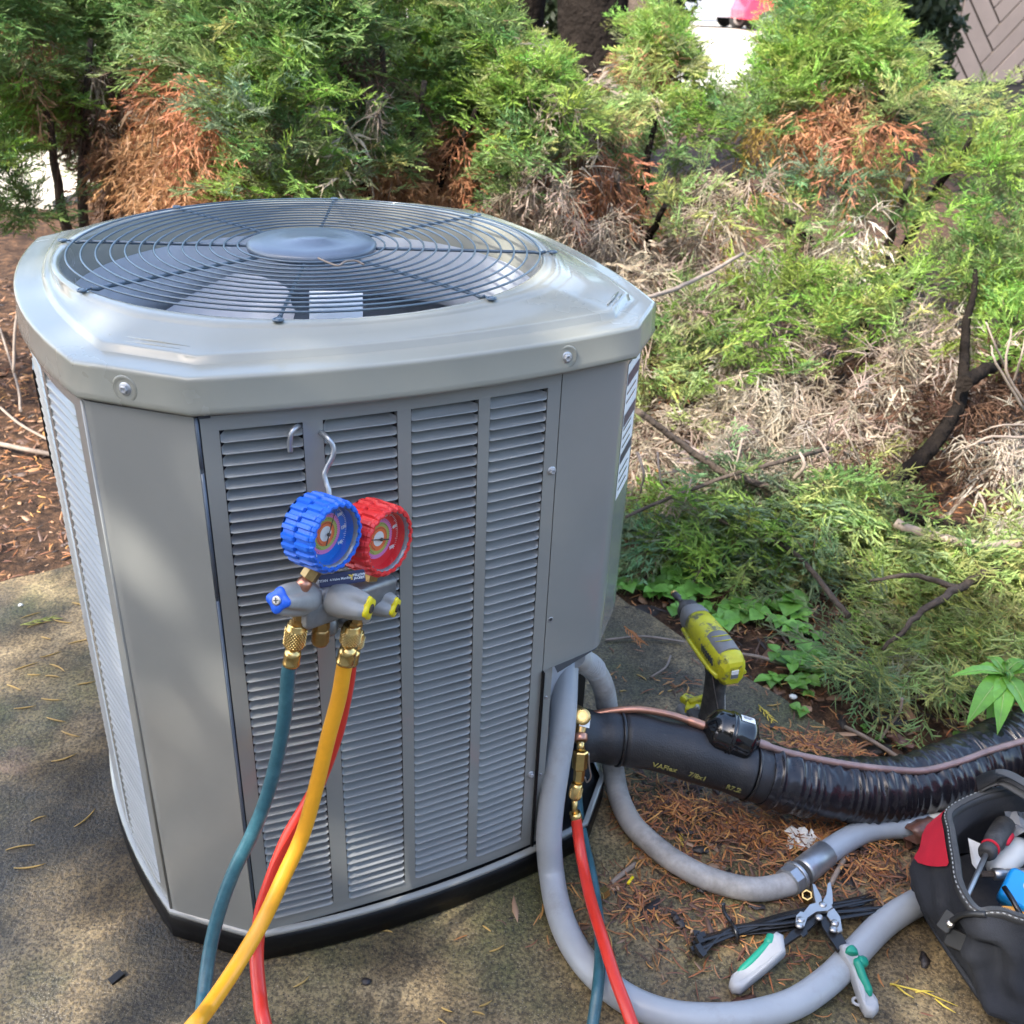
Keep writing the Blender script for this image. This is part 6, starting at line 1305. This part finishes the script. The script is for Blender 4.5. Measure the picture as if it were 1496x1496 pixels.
def place(n, layer, box=(-230, 1720), ybox=None):
    k = 0; tries = 0
    while k < n and tries < n*8:
        tries += 1
        cx = rng_.uniform(*box); top = interp(TOP, cx); bot = BOT(cx); lo_, hi_ = (top+30, bot) if ybox is None else (max(top+30, ybox[0]), min(bot, ybox[1]))
        if hi_ <= lo_: continue
        cy = rng_.uniform(lo_, hi_)
        if cx < 820 and cy < -50 and rng_.random() < .6: continue
        if (cx < -40 or cx > 1540) and rng_.random() < .55: continue
        kind0, dd = kind_at(cx, cy, rng_)
        Yc = Ysurf(cx, cy)+(rng_.uniform(.25, .8) if layer == 'back' else abs(rng_.normal())*.15)
        if layer == 'back':
            if cx > 820 and cy > 560: continue
            kind0 = {'G': 'g', 'L': 'g', 'g': 'g', 'b': 'b', 'O': 'B', 'R': 'B', 'Y': 'B', 'T': 'B', 'W': 'T', 'B': 'B'}[kind0]
        near = Yc < 2.0; ctr = np.array(PY(cx, cy, Yc)); rad = rng_.uniform(.05, .11)*(1.0 if near else 1.2); m = rng_.integers(6, 12) if not near else rng_.integers(4, 8)
        for _ in range(m):
            k += 1; dirv = rng_.normal(size=3); dirv[2] = abs(dirv[2])*.8-.15; dirv[1] -= .25; dirv /= np.linalg.norm(dirv); p = ctr+dirv*rad*rng_.uniform(.1, 1)
            rr_ = p-CO; zc = rr_ @ _fw; px = 748+CF*(rr_ @ _rt)/zc; py = 748-CF*(rr_ @ _up)/zc
            if any(((px-x)/a)**2+((py-y)/b)**2 < 1 for x, y, a, b in HOLES): continue
            if py < interp(TOP, px)+22: continue
            if p[2] < .012: p[2] = .012+.03*rng_.random()
            kind = kind0 if rng_.random() < .9 else kind_at(px, py, rng_)[0]
            key = skey(px, py)
            if kind in 'ORYTWB': d = dirv*.35+np.array([0, -.15, -.7])+rng_.normal(size=3)*.45; L = rng_.uniform(.11, .22) if kind in 'TWB' else rng_.uniform(.10, .18)
            else: d = dirv*.8+np.array([0, -.22, .25])+rng_.normal(size=3)*.35; L = rng_.uniform(.075, .135)
            if key == 'e': d = d*.6+np.array([-.4, -.5, -.12]); L = rng_.uniform(.085, .15)
            if py < interp(TOP, px)+70 and kind in 'GgbL': d[2] *= .3; L *= .7
            if kind in 'TWB' and key == 'e': d[2] -= .3
            tip = p+d/np.linalg.norm(d)*L
            if tip[2] < .012: d[2] = abs(d[2])*.3+.05
            q = tip[:2]-np.array(UC)[:2]; uu = q[0]*_co+q[1]*_si; vv_ = -q[0]*_si+q[1]*_co
            if abs(uu) < .46 and abs(vv_) < .50 and tip[2] < 1.0: continue
            SHR[key][2].append((p, d, L, kind, near))
place(1700, 'back'); place(900, 'back', (820, 1540)); place(5900, 'front'); place(800, 'front', (905, 1560), (680, 1020)); place(700, 'front', (900, 1540), (400, 700))
place(600, 'front', (1125, 1310), (-60, 110)); place(420, 'front', (905, 1000), (-20, 110)); place(350, 'back', (1120, 1310), (-60, 120)); place(260, 'front', (-40, 330), (-60, 200)); place(350, 'front', (1085, 1310), (60, 190)); place(200, 'back', (1085, 1310), (60, 190)); place(260, 'front', (1280, 1540), (780, 1010)); place(240, 'front', (690, 835), (0, 120)); place(110, 'front', (1385, 1500), (370, 600)); place(420, 'back', (30, 330), (60, 270)); place(380, 'front', (330, 830), (-60, 270)); place(260, 'front', (-40, 330), (-20, 200))
for key in SHR:
    t, b, items = SHR[key]
    if items: scatter('foliage', t, items, ord(key))
# woody parts: each limb runs from the shrub's base into its greenery
def limb(key, pts, r0, r1, m_='bark', name='branch'):
    t = SHR[key][0]; mb = MB(); P = spline(pts, 6); n = len(P); rng = random.Random(n+int(pts[0][0]*100)); P = [Vector(p)+Vector((rng.uniform(-1, 1), rng.uniform(-1, 1), rng.uniform(-1, 1)))*r0*.25 for p in P]
    mb.tube(P, [r0+(r1-r0)*i/(n-1) for i in range(n)], m_, 8); mb.build(name, t)
for key, tgt in (('a', [(60, 120, 3.1), (230, 120, 3.2), (130, 60, 3.2)]), ('b', [(430, 120, 3.0), (500, 90, 3.1), (620, 120, 3.1), (700, 150, 3.1), (560, 60, 3.2)]), ('c', [(860, 160, 3.3), (960, 150, 3.5), (900, 250, 3.1), (970, 300, 3.0)]), ('d', [(1200, 120, 3.7), (1420, 200, 3.4), (1330, 260, 3.3), (1150, 320, 3.2), (1450, 330, 3.2)])):
    b = SHR[key][1]
    for k, (x, y, Y) in enumerate(tgt):
        e = PY(x, y, Y); m1 = b.lerp(e, .45)+Vector((0, 0, .12)); limb(key, [b+Vector((.03*k, 0, -.05)), m1, e], .024, .008, 'bark_dark' if k % 2 else 'bark', 'stem')
limb('d', [PY(1426, 395, 2.95), PY(1422, 430, 2.85), PY(1412, 475, 2.75), PY(1408, 540, 2.6), PY(1402, 590, 2.5), PY(1370, 640, 2.40), PY(1330, 685, 2.32), PY(1280, 715, 2.28)], .007, .025, 'bark_dark')
limb('d', [PY(1405, 560, 2.46), PY(1440, 540, 2.55), PY(1480, 520, 2.7)], .022, .012, 'bark_dark')
limb('d', [PY(1425, 420, 3.05), PY(1400, 395, 3.1), PY(1365, 392, 3.1)], .012, .006, 'bark')
limb('c', [PY(925, 440, 2.4), PY(970, 428, 2.5), PY(1030, 402, 2.65), PY(1085, 370, 2.8)], .006, .005, 'twig')
limb('e', [PY(930, 600, 2.2), PY(985, 640, 2.22), PY(1040, 680, 2.22), PY(1100, 705, 2.2), PY(1150, 718, 2.2)], .008, .010, 'bark')
limb('e', [PY(915, 755, 2.0), PY(960, 735, 2.05), PY(1010, 715, 2.1), PY(1080, 690, 2.15), PY(1150, 672, 2.2), PY(1210, 655, 2.3)], .004, .006, 'bark')
limb('e', [PY(1310, 765, 2.05), PY(1370, 785, 2.0), PY(1430, 797, 1.98), PY(1490, 795, 2.0)], .012, .010, 'twig')
limb('e', [PY(1310, 752, 2.12), PY(1370, 765, 2.10), PY(1440, 775, 2.1)], .014, .010, 'bark_dark')
limb('e', [PY(1560, 800, 2.3), PY(1460, 830, 1.95), PY(1400, 860, 1.8), PY(1340, 900, 1.72), PY(1290, 950, 1.66)], .014, .004, 'bark'); limb('e', [PY(1400, 860, 1.8), PY(1330, 840, 1.82), PY(1270, 850, 1.82)], .008, .003, 'bark'); limb('e', [PY(1240, 900, 1.75), PY(1150, 800, 2.0), PY(1050, 760, 2.1)], .007, .004, 'bark')
for (x0, y0, x1, y1, x2, y2, Y, r) in ((1496, 590, 1470, 540, 1478, 480, 2.3, .004), (1470, 540, 1452, 500, 1440, 470, 2.3, .003), (1480, 560, 1492, 520, 1498, 490, 2.3, .003), (1496, 600, 1455, 530, 1448, 505, 2.28, .0035), (1500, 640, 1440, 640, 1390, 675, 2.2, .004), (1450, 645, 1420, 650, 1395, 660, 2.2, .003), (1500, 620, 1460, 622, 1430, 632, 2.25, .003), (1430, 720, 1440, 745, 1432, 770, 2.1, .003), (1085, 640, 1075, 680, 1060, 720, 2.2, .003), (1195, 640, 1210, 665, 1220, 690, 2.2, .003), (1160, 700, 1175, 680, 1168, 660, 2.2, .006), (1230, 620, 1245, 650, 1262, 690, 2.25, .003), (930, 660, 940, 690, 935, 720, 2.15, .004), (960, 660, 965, 700, 975, 720, 2.15, .003), (1010, 700, 1000, 735, 985, 770, 2.1, .002)):
    limb('e' if y0 > 600 else 'd', [PY(x0, y0, Y), PY(x1, y1, Y-.03), PY(x2, y2, Y)], r, r*.6, 'twig', 'dry_twig')

# ------------------------------------------------------------------ litter, bark mulch, fallen needles
def needles(n, _, cond, seed, zadd=.0, Lr=(.012, .040), pal=None, wid=.0011):
    rng = np.random.default_rng(seed); Vs, Fs, Cs = [], [], []; o = 0; k = 0; tries = 0
    while k < n and tries < n*30:
        tries += 1; p = cond(rng)
        if p is None: continue
        x, y, z = p; a = rng.uniform(0, 2*PI); L = rng.uniform(*Lr); c = rng.normal()*.9; m = 5; w = wid*rng.uniform(.7, 1.5); tilt = rng.normal()*.18; pts = []
        px_, py_, pz_ = x, y, z+rng.uniform(.001, .006)+zadd*rng.random()
        for i in range(m): pts.append((px_, py_, max(z+.0007, pz_))); px_ += math.cos(a)*L/m; py_ += math.sin(a)*L/m; pz_ += math.sin(tilt)*L/m; a += c/m; tilt -= .06
        P = np.array(pts); t = np.gradient(P, axis=0); t /= np.linalg.norm(t, axis=1)[:, None]+1e-9; s_ = np.stack([-t[:, 1], t[:, 0], np.zeros(m)], 1)*w*np.array([.6, 1, 1, .9, .3])[:, None]; u = np.array([0, 0, w*.9])
        V = np.concatenate([P-s_, P+u*np.array([.6, 1, 1, .9, .3])[:, None], P+s_]); F = []
        for i in range(m-1):
            F += [(i, m+i+1, m+i), (i, i+1, m+i+1), (m+i, 2*m+i+1, 2*m+i), (m+i, m+i+1, 2*m+i+1)]
        Vs.append(V); Fs.append(np.array(F)+o); o += len(V); cc = np.array(pal[rng.integers(len(pal))])*rng.uniform(.7, 1.25); Cs.append(np.repeat(cc[None], len(V), 0)); k += 1
    return np.concatenate(Vs), np.concatenate(Fs), np.concatenate(Cs)
def chips(n, cond, seed, size, pal):
    rng = np.random.default_rng(seed); Vs, Fs, Cs = [], [], []; o = 0; k = 0; tries = 0
    while k < n and tries < n*30:
        tries += 1; p = cond(rng)
        if p is None: continue
        s_ = size*rng.lognormal(0, .5); asp = rng.uniform(.10, .42); a = rng.uniform(0, 2*PI); th = s_*rng.uniform(.03, .08); m = 5; an = np.linspace(0, 2*PI, m, endpoint=False)+rng.uniform(-.3, .3, m); r = rng.uniform(.55, 1.25, m)
        X = np.cos(an)*r*s_; Y = np.sin(an)*r*s_*asp; top = np.stack([X*.85, Y*.85, np.full(m, th)+rng.normal(size=m)*th*.4], 1); bt_ = np.stack([X, Y, np.full(m, -th*.6)], 1); V = np.concatenate([top, bt_])
        tx, ty = rng.normal()*.28, rng.normal()*.28; V[:, 2] += V[:, 0]*tx+V[:, 1]*ty; ca, sa = math.cos(a), math.sin(a); V[:, :2] = np.stack([V[:, 0]*ca-V[:, 1]*sa, V[:, 0]*sa+V[:, 1]*ca], 1); V += np.array(p)+np.array([0, 0, th+abs(tx)*s_*.4])
        F = [(0, i, i+1) for i in range(1, m-1)]+[(i, m+i, (i+1) % m) for i in range(m)]+[((i+1) % m, m+i, m+(i+1) % m) for i in range(m)]
        Vs.append(V); Fs.append(np.array(F)+o); o += 2*m; cc = np.array(pal[rng.integers(len(pal))])*rng.uniform(.6, 1.4); Cs.append(np.repeat(cc[None], 2*m, 0)); k += 1
    return np.concatenate(Vs), np.concatenate(Fs), np.concatenate(Cs)
def in_unit(x, y, m=.0):
    q = np.array([x, y])-np.array(UC)[:2]; u = q[0]*_co+q[1]*_si; v = -q[0]*_si+q[1]*_co; return abs(u) < .385+m and abs(v) < .40+m
def gz(x, y): return float(ground_h(np.array(x), np.array(y)))
PALN = [(.36, .15, .045), (.28, .10, .035), (.46, .24, .07), (.20, .08, .04), (.13, .06, .035), (.09, .045, .03), (.34, .17, .06), (.24, .11, .05)]
PALC = [(.035, .022, .016), (.06, .035, .024), (.10, .055, .034), (.17, .09, .05), (.24, .135, .075), (.09, .05, .035), (.30, .19, .12), (.02, .015, .013)]
PALL = [(.05, .03, .02), (.24, .11, .05), (.03, .02, .015), (.30, .17, .09), (.22, .11, .055), (.40, .25, .15), (.12, .065, .04), (.07, .04, .028), (.34, .17, .08), (.09, .05, .03), (.16, .085, .05)]
def on_mulch(x0, x1, y0, y1):
    def f(rng):
        x, y = rng.uniform(x0, x1), rng.uniform(y0, y1); a, b = slab_in(np.array(x), np.array(y))
        if min(a, b) > -.004: return None
        return (x, y, gz(x, y))
    return f
def on_pad(cx, cy, rx, ry, rot=0):
    def f(rng):
        r = abs(rng.normal())*.55; t = rng.uniform(0, 2*PI); dx, dy = r*rx*math.cos(t), r*ry*math.sin(t); x = cx+dx*math.cos(rot)-dy*math.sin(rot); y = cy+dx*math.sin(rot)+dy*math.cos(rot); a, b = slab_in(np.array(x), np.array(y))
        if in_unit(x, y, .005): return None
        return (x, y, .0 if min(a, b) > 0 else gz(x, y))
    return f
def join(*g):
    Vs, Fs, Cs = [], [], []; o = 0
    for V, F, C_ in g: Vs.append(V); Fs.append(F+o); Cs.append(C_); o += len(V)
    return np.concatenate(Vs), np.concatenate(Fs), np.concatenate(Cs)
V_, F_, C_ = join(chips(3600, on_mulch(.25, 2.3, .9, 3.4), 1, .011, PALC), chips(1500, on_mulch(.25, 1.4, 1.1, 2.3), 2, .016, PALC), chips(9500, on_mulch(-3.0, -.75, 1.7, 4.2), 3, .0095, PALL), chips(1500, on_mulch(-1.5, 3.5, 2.4, 5.4), 4, .024, PALC))
tag(bulk('bark_mulch', V_, F_, C_, 'litter'), kind='stuff')
g_ = [needles(4200, None, on_mulch(.28, 1.9, 1.0, 2.7), 5, .016, (.014, .045), PALN), needles(3000, None, on_mulch(-2.6, -.8, 1.7, 3.2), 6, .01, (.015, .05), PALN, .0014)]
for k, (px, py, rx, ry, n) in enumerate(((985, 1180, .20, .10, 420), (1080, 1215, .26, .12, 800), (1200, 1230, .22, .12, 560), (1260, 1270, .16, .10, 300), (1000, 1260, .2, .1, 260), (940, 1330, .22, .14, 320), (1060, 1340, .2, .12, 150), (1180, 1090, .12, .05, 300), (1000, 1000, .3, .12, 70), (915, 1200, .07, .08, 120), (1150, 1400, .25, .12, 60), (1240, 1100, .1, .05, 160))):
    c = PZ(px, py, 0); g_.append(needles(n, None, on_pad(c.x, c.y, rx, ry, -.3), 30+k, .014 if n > 400 else .004, (.012, .042), PALN))
V_, F_, C_ = join(*g_); tag(bulk('needle_litter', V_, F_, C_, 'litter'), kind='stuff')
g_ = []
for k, (px, py, rx, ry, n) in enumerate(((1080, 1215, .28, .12, 420), (1200, 1235, .22, .12, 330), (960, 1330, .22, .12, 120), (1260, 1275, .16, .08, 60), (930, 1230, .1, .08, 30), (1010, 1150, .2, .05, 40))):
    c = PZ(px, py, 0); g_.append(chips(n, on_pad(c.x, c.y, rx, ry, -.3), 50+k, .0075, PALC))
V_, F_, C_ = join(*g_); tag(bulk('bark_litter', V_, F_, C_, 'litter'), kind='stuff')
# single bark pieces on the slab that can be told apart
for k, (px, py, L_, a, lb_) in enumerate(((1037, 1190, .034, .5, 'broken black bark piece in the needles under the black pipe'), (1000, 1215, .030, -.3, 'flat dark bark piece just above the ribbed conduit'), (1112, 1210, .042, -.8, 'long dark splinter lying amid the needles left of the white paper'), (1022, 1243, .03, .1, 'wet black bark lump beside the yellow plastic in the needles'), (990, 1345, .030, -1.1, 'thin black stick standing out on the slab above the cable ties'), (918, 1326, .018, 0, 'short black stub between the red hose and the cable ties'), (1105, 1325, .026, 0, 'dark bark strip above the middle of the cable ties'), (1028, 1300, .024, .3, 'crumbly dark bark clump right below the ribbed conduit'), (1260, 1238, .034, -.7, 'dark bark strip just below the bluish pipe'), (1128, 1060, .016, 1., 'small dark flake on the slab near the driver'), (1315, 1085, .05, -.7, 'reddish brown curled bark by the end of the black pipe'), (1300, 1055, .06, -.2, 'black bark slab lying in the mulch below the green sprays'), (1395, 1405, .012, 1.4, 'dark speck of bark beside the bag buckle'))):
    c = PZ(px, py, .004 if px not in (1315, 1300) else 0); rng = random.Random(k+40); mb = MB(); n = 7; rings = []
    for j in range(n):
        t = j/(n-1); w = L_*.20*(.5+math.sin(PI*min(1, max(0, t*.9+.05)))*.7)*rng.uniform(.75, 1.25); ctr = Vector(((t-.5)*L_, rng.uniform(-.06, .06)*L_, .1*L_*rng.random())); rings.append([c+Matrix.Rotation(a, 3, 'Z') @ (ctr+Vector((0, w*math.cos(q), .55*w*math.sin(q)*rng.uniform(.7, 1.3)))) for q in [2*PI*i/7 for i in range(7)]])
    mb.loft(rings, 'chip_dark' if px != 1315 else 'leaf_brown', False, True); tag(mb.build('bark_piece'), lb_, 'bark')
# sparse yellow fallen needles on bare slab
M['needle_y'] = mat('fallen_needle', (.40, .26, .075), .5, 0, .2, 60)
ORD = ['leftmost', 'second', 'third', 'fourth', 'fifth', 'sixth', 'seventh', 'eighth', 'ninth', 'tenth', 'eleventh', 'twelfth', 'thirteenth', 'fourteenth', 'fifteenth', 'sixteenth', 'seventeenth', 'eighteenth', 'nineteenth', 'twentieth', 'twenty-first', 'twenty-second', 'twenty-third', 'twenty-fourth', 'twenty-fifth', 'twenty-sixth']
for t_ in ('twenty-seventh', 'twenty-eighth', 'twenty-ninth', 'thirtieth', 'thirty-first', 'thirty-second', 'thirty-third', 'thirty-fourth', 'thirty-fifth', 'thirty-sixth', 'thirty-seventh', 'thirty-eighth', 'thirty-ninth', 'fortieth', 'forty-first', 'forty-second', 'forty-third', 'forty-fourth', 'forty-fifth', 'forty-sixth', 'forty-seventh', 'forty-eighth'): ORD.append(t_)
def ranked(pts, zone):
    out = {}; zs = {}
    for i, p in enumerate(pts): zs.setdefault(zone(p), []).append((p[0], p[1], i))
    for z, L_ in zs.items():
        for r, (_, _, i) in enumerate(sorted(L_)): out[i] = (ORD[r] if r == 0 else ORD[r]+' from left', z)
    return out
NP = [(30, 903), (78, 905), (40, 917), (105, 880), (60, 930), (58, 960), (22, 978), (40, 985), (72, 970), (66, 987), (112, 1000), (140, 980), (20, 1035), (60, 1020), (90, 1068), (145, 1025), (150, 1008), (75, 1112), (10, 1000), (100, 940), (125, 925), (68, 1048), (45, 1200), (108, 1208), (8, 1242), (20, 1268), (255, 1347), (428, 1442), (645, 1472), (700, 1470), (555, 1360), (705, 1352), (640, 1488), (715, 1390), (1060, 985), (1140, 1000), (1120, 1030), (975, 1010), (1300, 1440), (1330, 1445), (940, 1460), (690, 1478), (905, 1010), (930, 985), (880, 1010)]
NL_ = ranked(NP, lambda p: ('upper slab beside the unit' if p[1] < 1000 else 'lower slab left of the unit') if p[0] < 200 else ('on the slab in front of the unit' if p[1] > 1300 and p[0] < 800 else ('on the slab around the driver' if p[1] < 1040 else 'on the slab by the conduit loop and bag')))
for k, (px, py) in enumerate(NP):
    c = PZ(px, py, .0018); rng = random.Random(k); a = rng.uniform(-.6, 1.0); L_ = rng.uniform(.014, .032)*(1.5 if px < 200 else 1); cv = rng.uniform(-.9, .9); pts = []; p = Vector(c); 
    for i in range(6): pts.append(p.copy()); p = p+Vector((math.cos(a), math.sin(a), 0))*L_/5; a += cv/5
    mb = MB(); mb.tube(pts, [.0006, .0012, .0014, .0013, .001, .0004], 'needle_y', 6); tag(mb.build('fallen_needle'), 'yellow dead needle, %s, %s' % NL_[k], 'needle', 'yellow needles scattered on the slab')
def sprig(px, py, L_, a, col, lb_, z=.004, n=7):
    c = PZ(px, py, z); mb = MB(); d = Vector((math.cos(a), math.sin(a), 0)); s_ = Vector((-d.y, d.x, 0)); rng = random.Random(px)
    mb.tube([c, c+d*L_*.5+s_*L_*.06, c+d*L_], [.0012, .0012, .0005], col, 6)
    for k in range(n):
        t = .1+.85*k/n; q = c+d*L_*t; sg_ = 1 if k % 2 else -1; mb.tube([q, q+(d*.8+s_*sg_*.5)*L_*.16, q+(d+s_*sg_*.45)*L_*.28*rng.uniform(.8, 1.2)], [.0011, .0013, .0004], col, 6)
    return tag(mb.build('juniper_sprig'), lb_, 'sprig')
M['sprig_g'] = mat('sprig_green', (.30, .32, .06), .5); M['sprig_y'] = mat('sprig_yellow', (.55, .42, .06), .5); M['sprig_o'] = mat('sprig_orange', (.42, .15, .04), .5)
sprig(30, 913, .075, .5, 'sprig_g', 'yellow green juniper sprig on the mossy slab left of the unit')
sprig(1108, 1030, .055, -1.2, 'sprig_y', 'yellow forked sprig on the slab right of the driver'); sprig(998, 1237, .03, 1.6, 'sprig_y', 'small yellow forked sprig above the ribbed conduit'); sprig(912, 915, .07, -1.1, 'sprig_o', 'orange dead sprig at the slab edge right of the service panel', .03, 11); sprig(1300, 1437, .09, -.35, 'sprig_y', 'long thin curved dead sprig on bare slab below the bag', n=3); sprig(1125, 1060, .06, -.4, 'sprig_o', 'orange dead sprig on the slab behind the filter drier')
def stick(pts, r, lb_):
    mb = MB(); mb.tube(spline(pts, 6), r, 'twig', 8); tag(mb.build('dry_twig'), lb_, 'twig')
stick([PZ(885, 935, .006), PZ(940, 930, .01), PZ(1000, 938, .008)], .0028, 'straight reddish twig lying across the slab left of the driver'); stick([PZ(980, 958, .005), PZ(972, 975, .012), PZ(950, 990, .004)], .0022, 'short forked twig on the slab near the driver'); stick([PZ(893, 1290, .005), PZ(910, 1276, .008), PZ(928, 1262, .005)], .004, 'stubby tan twig on the slab beside the ribbed conduit')
stick([PZ(1285, 1082, .0), PZ(1300, 1060, .03), PZ(1314, 1040, .07), PZ(1318, 1020, .10)], .0028, 'upright bare stem rising from the mulch behind the black pipe'); stick([PZ(1235, 1062, .0), PZ(1270, 1080, .01), PZ(1310, 1105, .0), PZ(1330, 1118, -.01)], .004, 'brown stick lying in the mulch behind the copper line'); stick([PZ(1075, 955, -.01), PZ(1110, 960, .012), PZ(1150, 972, .0)], .004, 'pinkish stick in the mulch right of the driver'); stick([PZ(1330, 1020, .0), PZ(1390, 1008, .02), PZ(1440, 1000, .01)], .004, 'thin brown twig in the mulch beside the leafy weed'); stick([PZ(1265, 1200, .006), PZ(1225, 1270, .012), PZ(1212, 1295, .008)], .0042, 'crooked brown twig in the litter above the snips')
stick([PZ(0, 480, .02), PZ(25, 560, .06), PZ(30, 600, .1)], .004, 'bare twig poking up in the sunlit mulch at far left'); stick([PZ(-40, 640, .0), PZ(30, 655, .02), PZ(80, 665, .0)], .007, 'fallen stick in the mulch left of the unit'); stick([PZ(0, 595, .03), PZ(30, 620, .04), PZ(75, 645, .02)], .004, 'pale stick leaning in the mulch by the unit badge')
stick([PY(30, 440, 2.6), PY(22, 480, 2.55), PY(20, 545, 2.5)], .004, 'thin dead stem hanging at far left beside the lid')

# ------------------------------------------------------------------ green seedlings and the leafy weed
def leaf_mesh(L_, w, m_, name, cup=.15, n=5, shape=(.0, .75, 1., .85, .45, 0.)):
    mb = MB(); vs = []; fs = []
    for i in range(n+1):
        t = i/n; ww = w*shape[i]+.0006; x = L_*t; z = L_*(.10*math.sin(PI*t)-.16*t*t); vs += [(x, -ww, z+cup*ww), (x, -ww*.5, z+cup*.15*ww), (x, 0, z-.002), (x, ww*.5, z+cup*.15*ww), (x, ww, z+cup*ww)]
    for i in range(n):
        for j in range(4): a = i*5+j; fs.append((a, a+5, a+6, a+1))
    mb.add(vs, fs, m_, True); return mb.mesh(name)
SL_ = [leaf_mesh(.026, .0125, 'seed_leaf', 'leaf', .2), leaf_mesh(.032, .016, 'seed_leaf', 'leaf', .1), leaf_mesh(.021, .0095, 'seed_leaf', 'leaf', .3)]
def seedling(px, py, s_, seed, lab):
    rng = random.Random(seed); b = PZ(px, py, 0); b.z = gz(b.x, b.y)-.004; h = .028*s_*rng.uniform(.8, 1.5); t = thing('seedling', lab, 'seedling', b, 0, 'green seedlings along the slab edge')
    top = b+Vector((rng.uniform(-.008, .008), rng.uniform(-.01, .004), h)); mb = MB(); mb.tube([b, b.lerp(top, .5)+Vector((.002, 0, 0)), top], .0011, 'stem', 6); mb.build('stem', t)
    n = rng.choice((3, 4, 4, 5, 5)); a0 = rng.uniform(0, 6.28)
    for k in range(n):
        o = bpy.data.objects.new('leaf', SL_[rng.randrange(3)]); COL.objects.link(o); o.parent = t; o.location = top-b-Vector((0, 0, .006*(k > 2))); o.rotation_euler = (rng.uniform(-.3, .3), rng.uniform(-.25, .2), a0+k*2*PI/n+rng.uniform(-.3, .3)); q = 1.15*s_*rng.uniform(.8, 1.25); o.scale = (q, q, q)
rs_ = random.Random(9)
SP = tuple((rs_.gauss(cx, sx), rs_.gauss(cy, sy), rs_.uniform(.8, 1.15)) for cx, cy, sx, sy, n in ((985, 858, 32, 16, 14), (1085, 892, 26, 14, 9), (1160, 940, 24, 38, 15)) for _ in range(n))+((965, 850, 1), (990, 838, 1.1), (1010, 848, 1), (1025, 865, 1.1), (1000, 878, 1), (985, 892, .9), (1030, 888, .8), (960, 830, .9), (1040, 850, .8), (1060, 915, 1.1), (1080, 880, 1), (1095, 890, 1.1), (1115, 890, 1), (1060, 900, 1), (1140, 880, 1.2), (1160, 895, 1.3), (1145, 920, 1), (1170, 930, 1), (1130, 870, .9), (1135, 960, 1), (1150, 985, 1.2), (1160, 970, 1.1), (1185, 955, 1), (1175, 995, 1), (1130, 985, .9), (1200, 985, .9), (1195, 965, 1), (940, 730, 1), (960, 735, .9), (985, 750, 1), (1010, 745, .8), (975, 705, .9), (1290, 1005, .9), (1310, 1015, .8), (1270, 985, .9), (1180, 1010, .6), (1285, 1070, .45), (1270, 1055, .3), (1400, 1062, .4), (1405, 1075, .35), (1400, 1015, .35), (955, 868, .9), (940, 855, .8), (975, 865, .9), (1050, 835, .9), (1020, 830, .9))
SLB = ranked(SP, lambda p: 'in the clump behind the driver bit' if p[0] < 1052 and p[1] > 800 else ('under the low juniper right of the unit' if p[1] < 800 else ('in the patch right of the driver' if p[0] < 1215 else 'in the mulch near the leafy weed')))
for k, (px, py, s_) in enumerate(SP): seedling(px, py, s_, k+100, 'green round-leaved seedling, %s, %s' % SLB[k])
wc = PY(1468, 985, 1.50); wb = PZ(1475, 1062, 0); wb.z = -.02
wt = thing('leafy_weed', 'bright green weed with long pointed leaves growing behind the black pipe at right', 'plant', wb)
mb = MB(); mb.tube(spline([wb, wb.lerp(wc, .5)+Vector((.01, .005, 0)), wc], 5), [.004]*5+[.004]*5+[.0025], 'stem', 8); mb.build('stem', wt)
def weed_leaf(tip, w, base=wc, sag=.012):
    tip = Vector(tip); n = 9; d = tip-base; up = Vector((0, 0, 1)); s_ = d.cross(up).normalized(); mb = MB(); vs = []; fs = []
    nn = s_.cross(d).normalized()
    for i in range(n+1):
        t = i/n; ww = w*math.sin(PI*min(1, .08+.92*t)**.8)*(1 if t < .97 else .35); c = base+d*t+nn*sag*math.sin(PI*t)
        for k in (-1, -.5, 0, .5, 1): vs.append(c+s_*ww*k+nn*(.22*abs(k)*ww+.0012*math.sin(i*2.2+k*3)))
    for i in range(n):
        for j in range(4): a = 5*i+j; fs.append((a, a+1, a+6, a+5))
    mb.add(vs, fs, 'weed_leaf', True); o = mb.build('leaf', wt)
    mb = MB(); mb.tube([base+d*(i/6)+nn*(sag*math.sin(PI*i/6)+.0009) for i in range(7)], [.0013, .0012, .001, .0009, .0007, .0005, .0003], 'stem', 5); mb.build('midrib', o)
for (x, y, Y, w) in ((1411, 1060, 1.36, .020), (1457, 1074, 1.34, .018), (1387, 990, 1.46, .013), (1418, 978, 1.52, .012), (1437, 960, 1.55, .013), (1500, 966, 1.52, .014), (1475, 1000, 1.47, .007), (1476, 1038, 1.44, .016), (1508, 1062, 1.36, .018), (1440, 1068, 1.42, .014), (1520, 985, 1.5, .014)): weed_leaf(PY(x, y, Y), w)
for (x, y, Y, w) in ((1480, 972, 1.48, .008), (1474, 998, 1.47, .006)): weed_leaf(PY(x, y, Y), w, PY(1470, 980, 1.49))
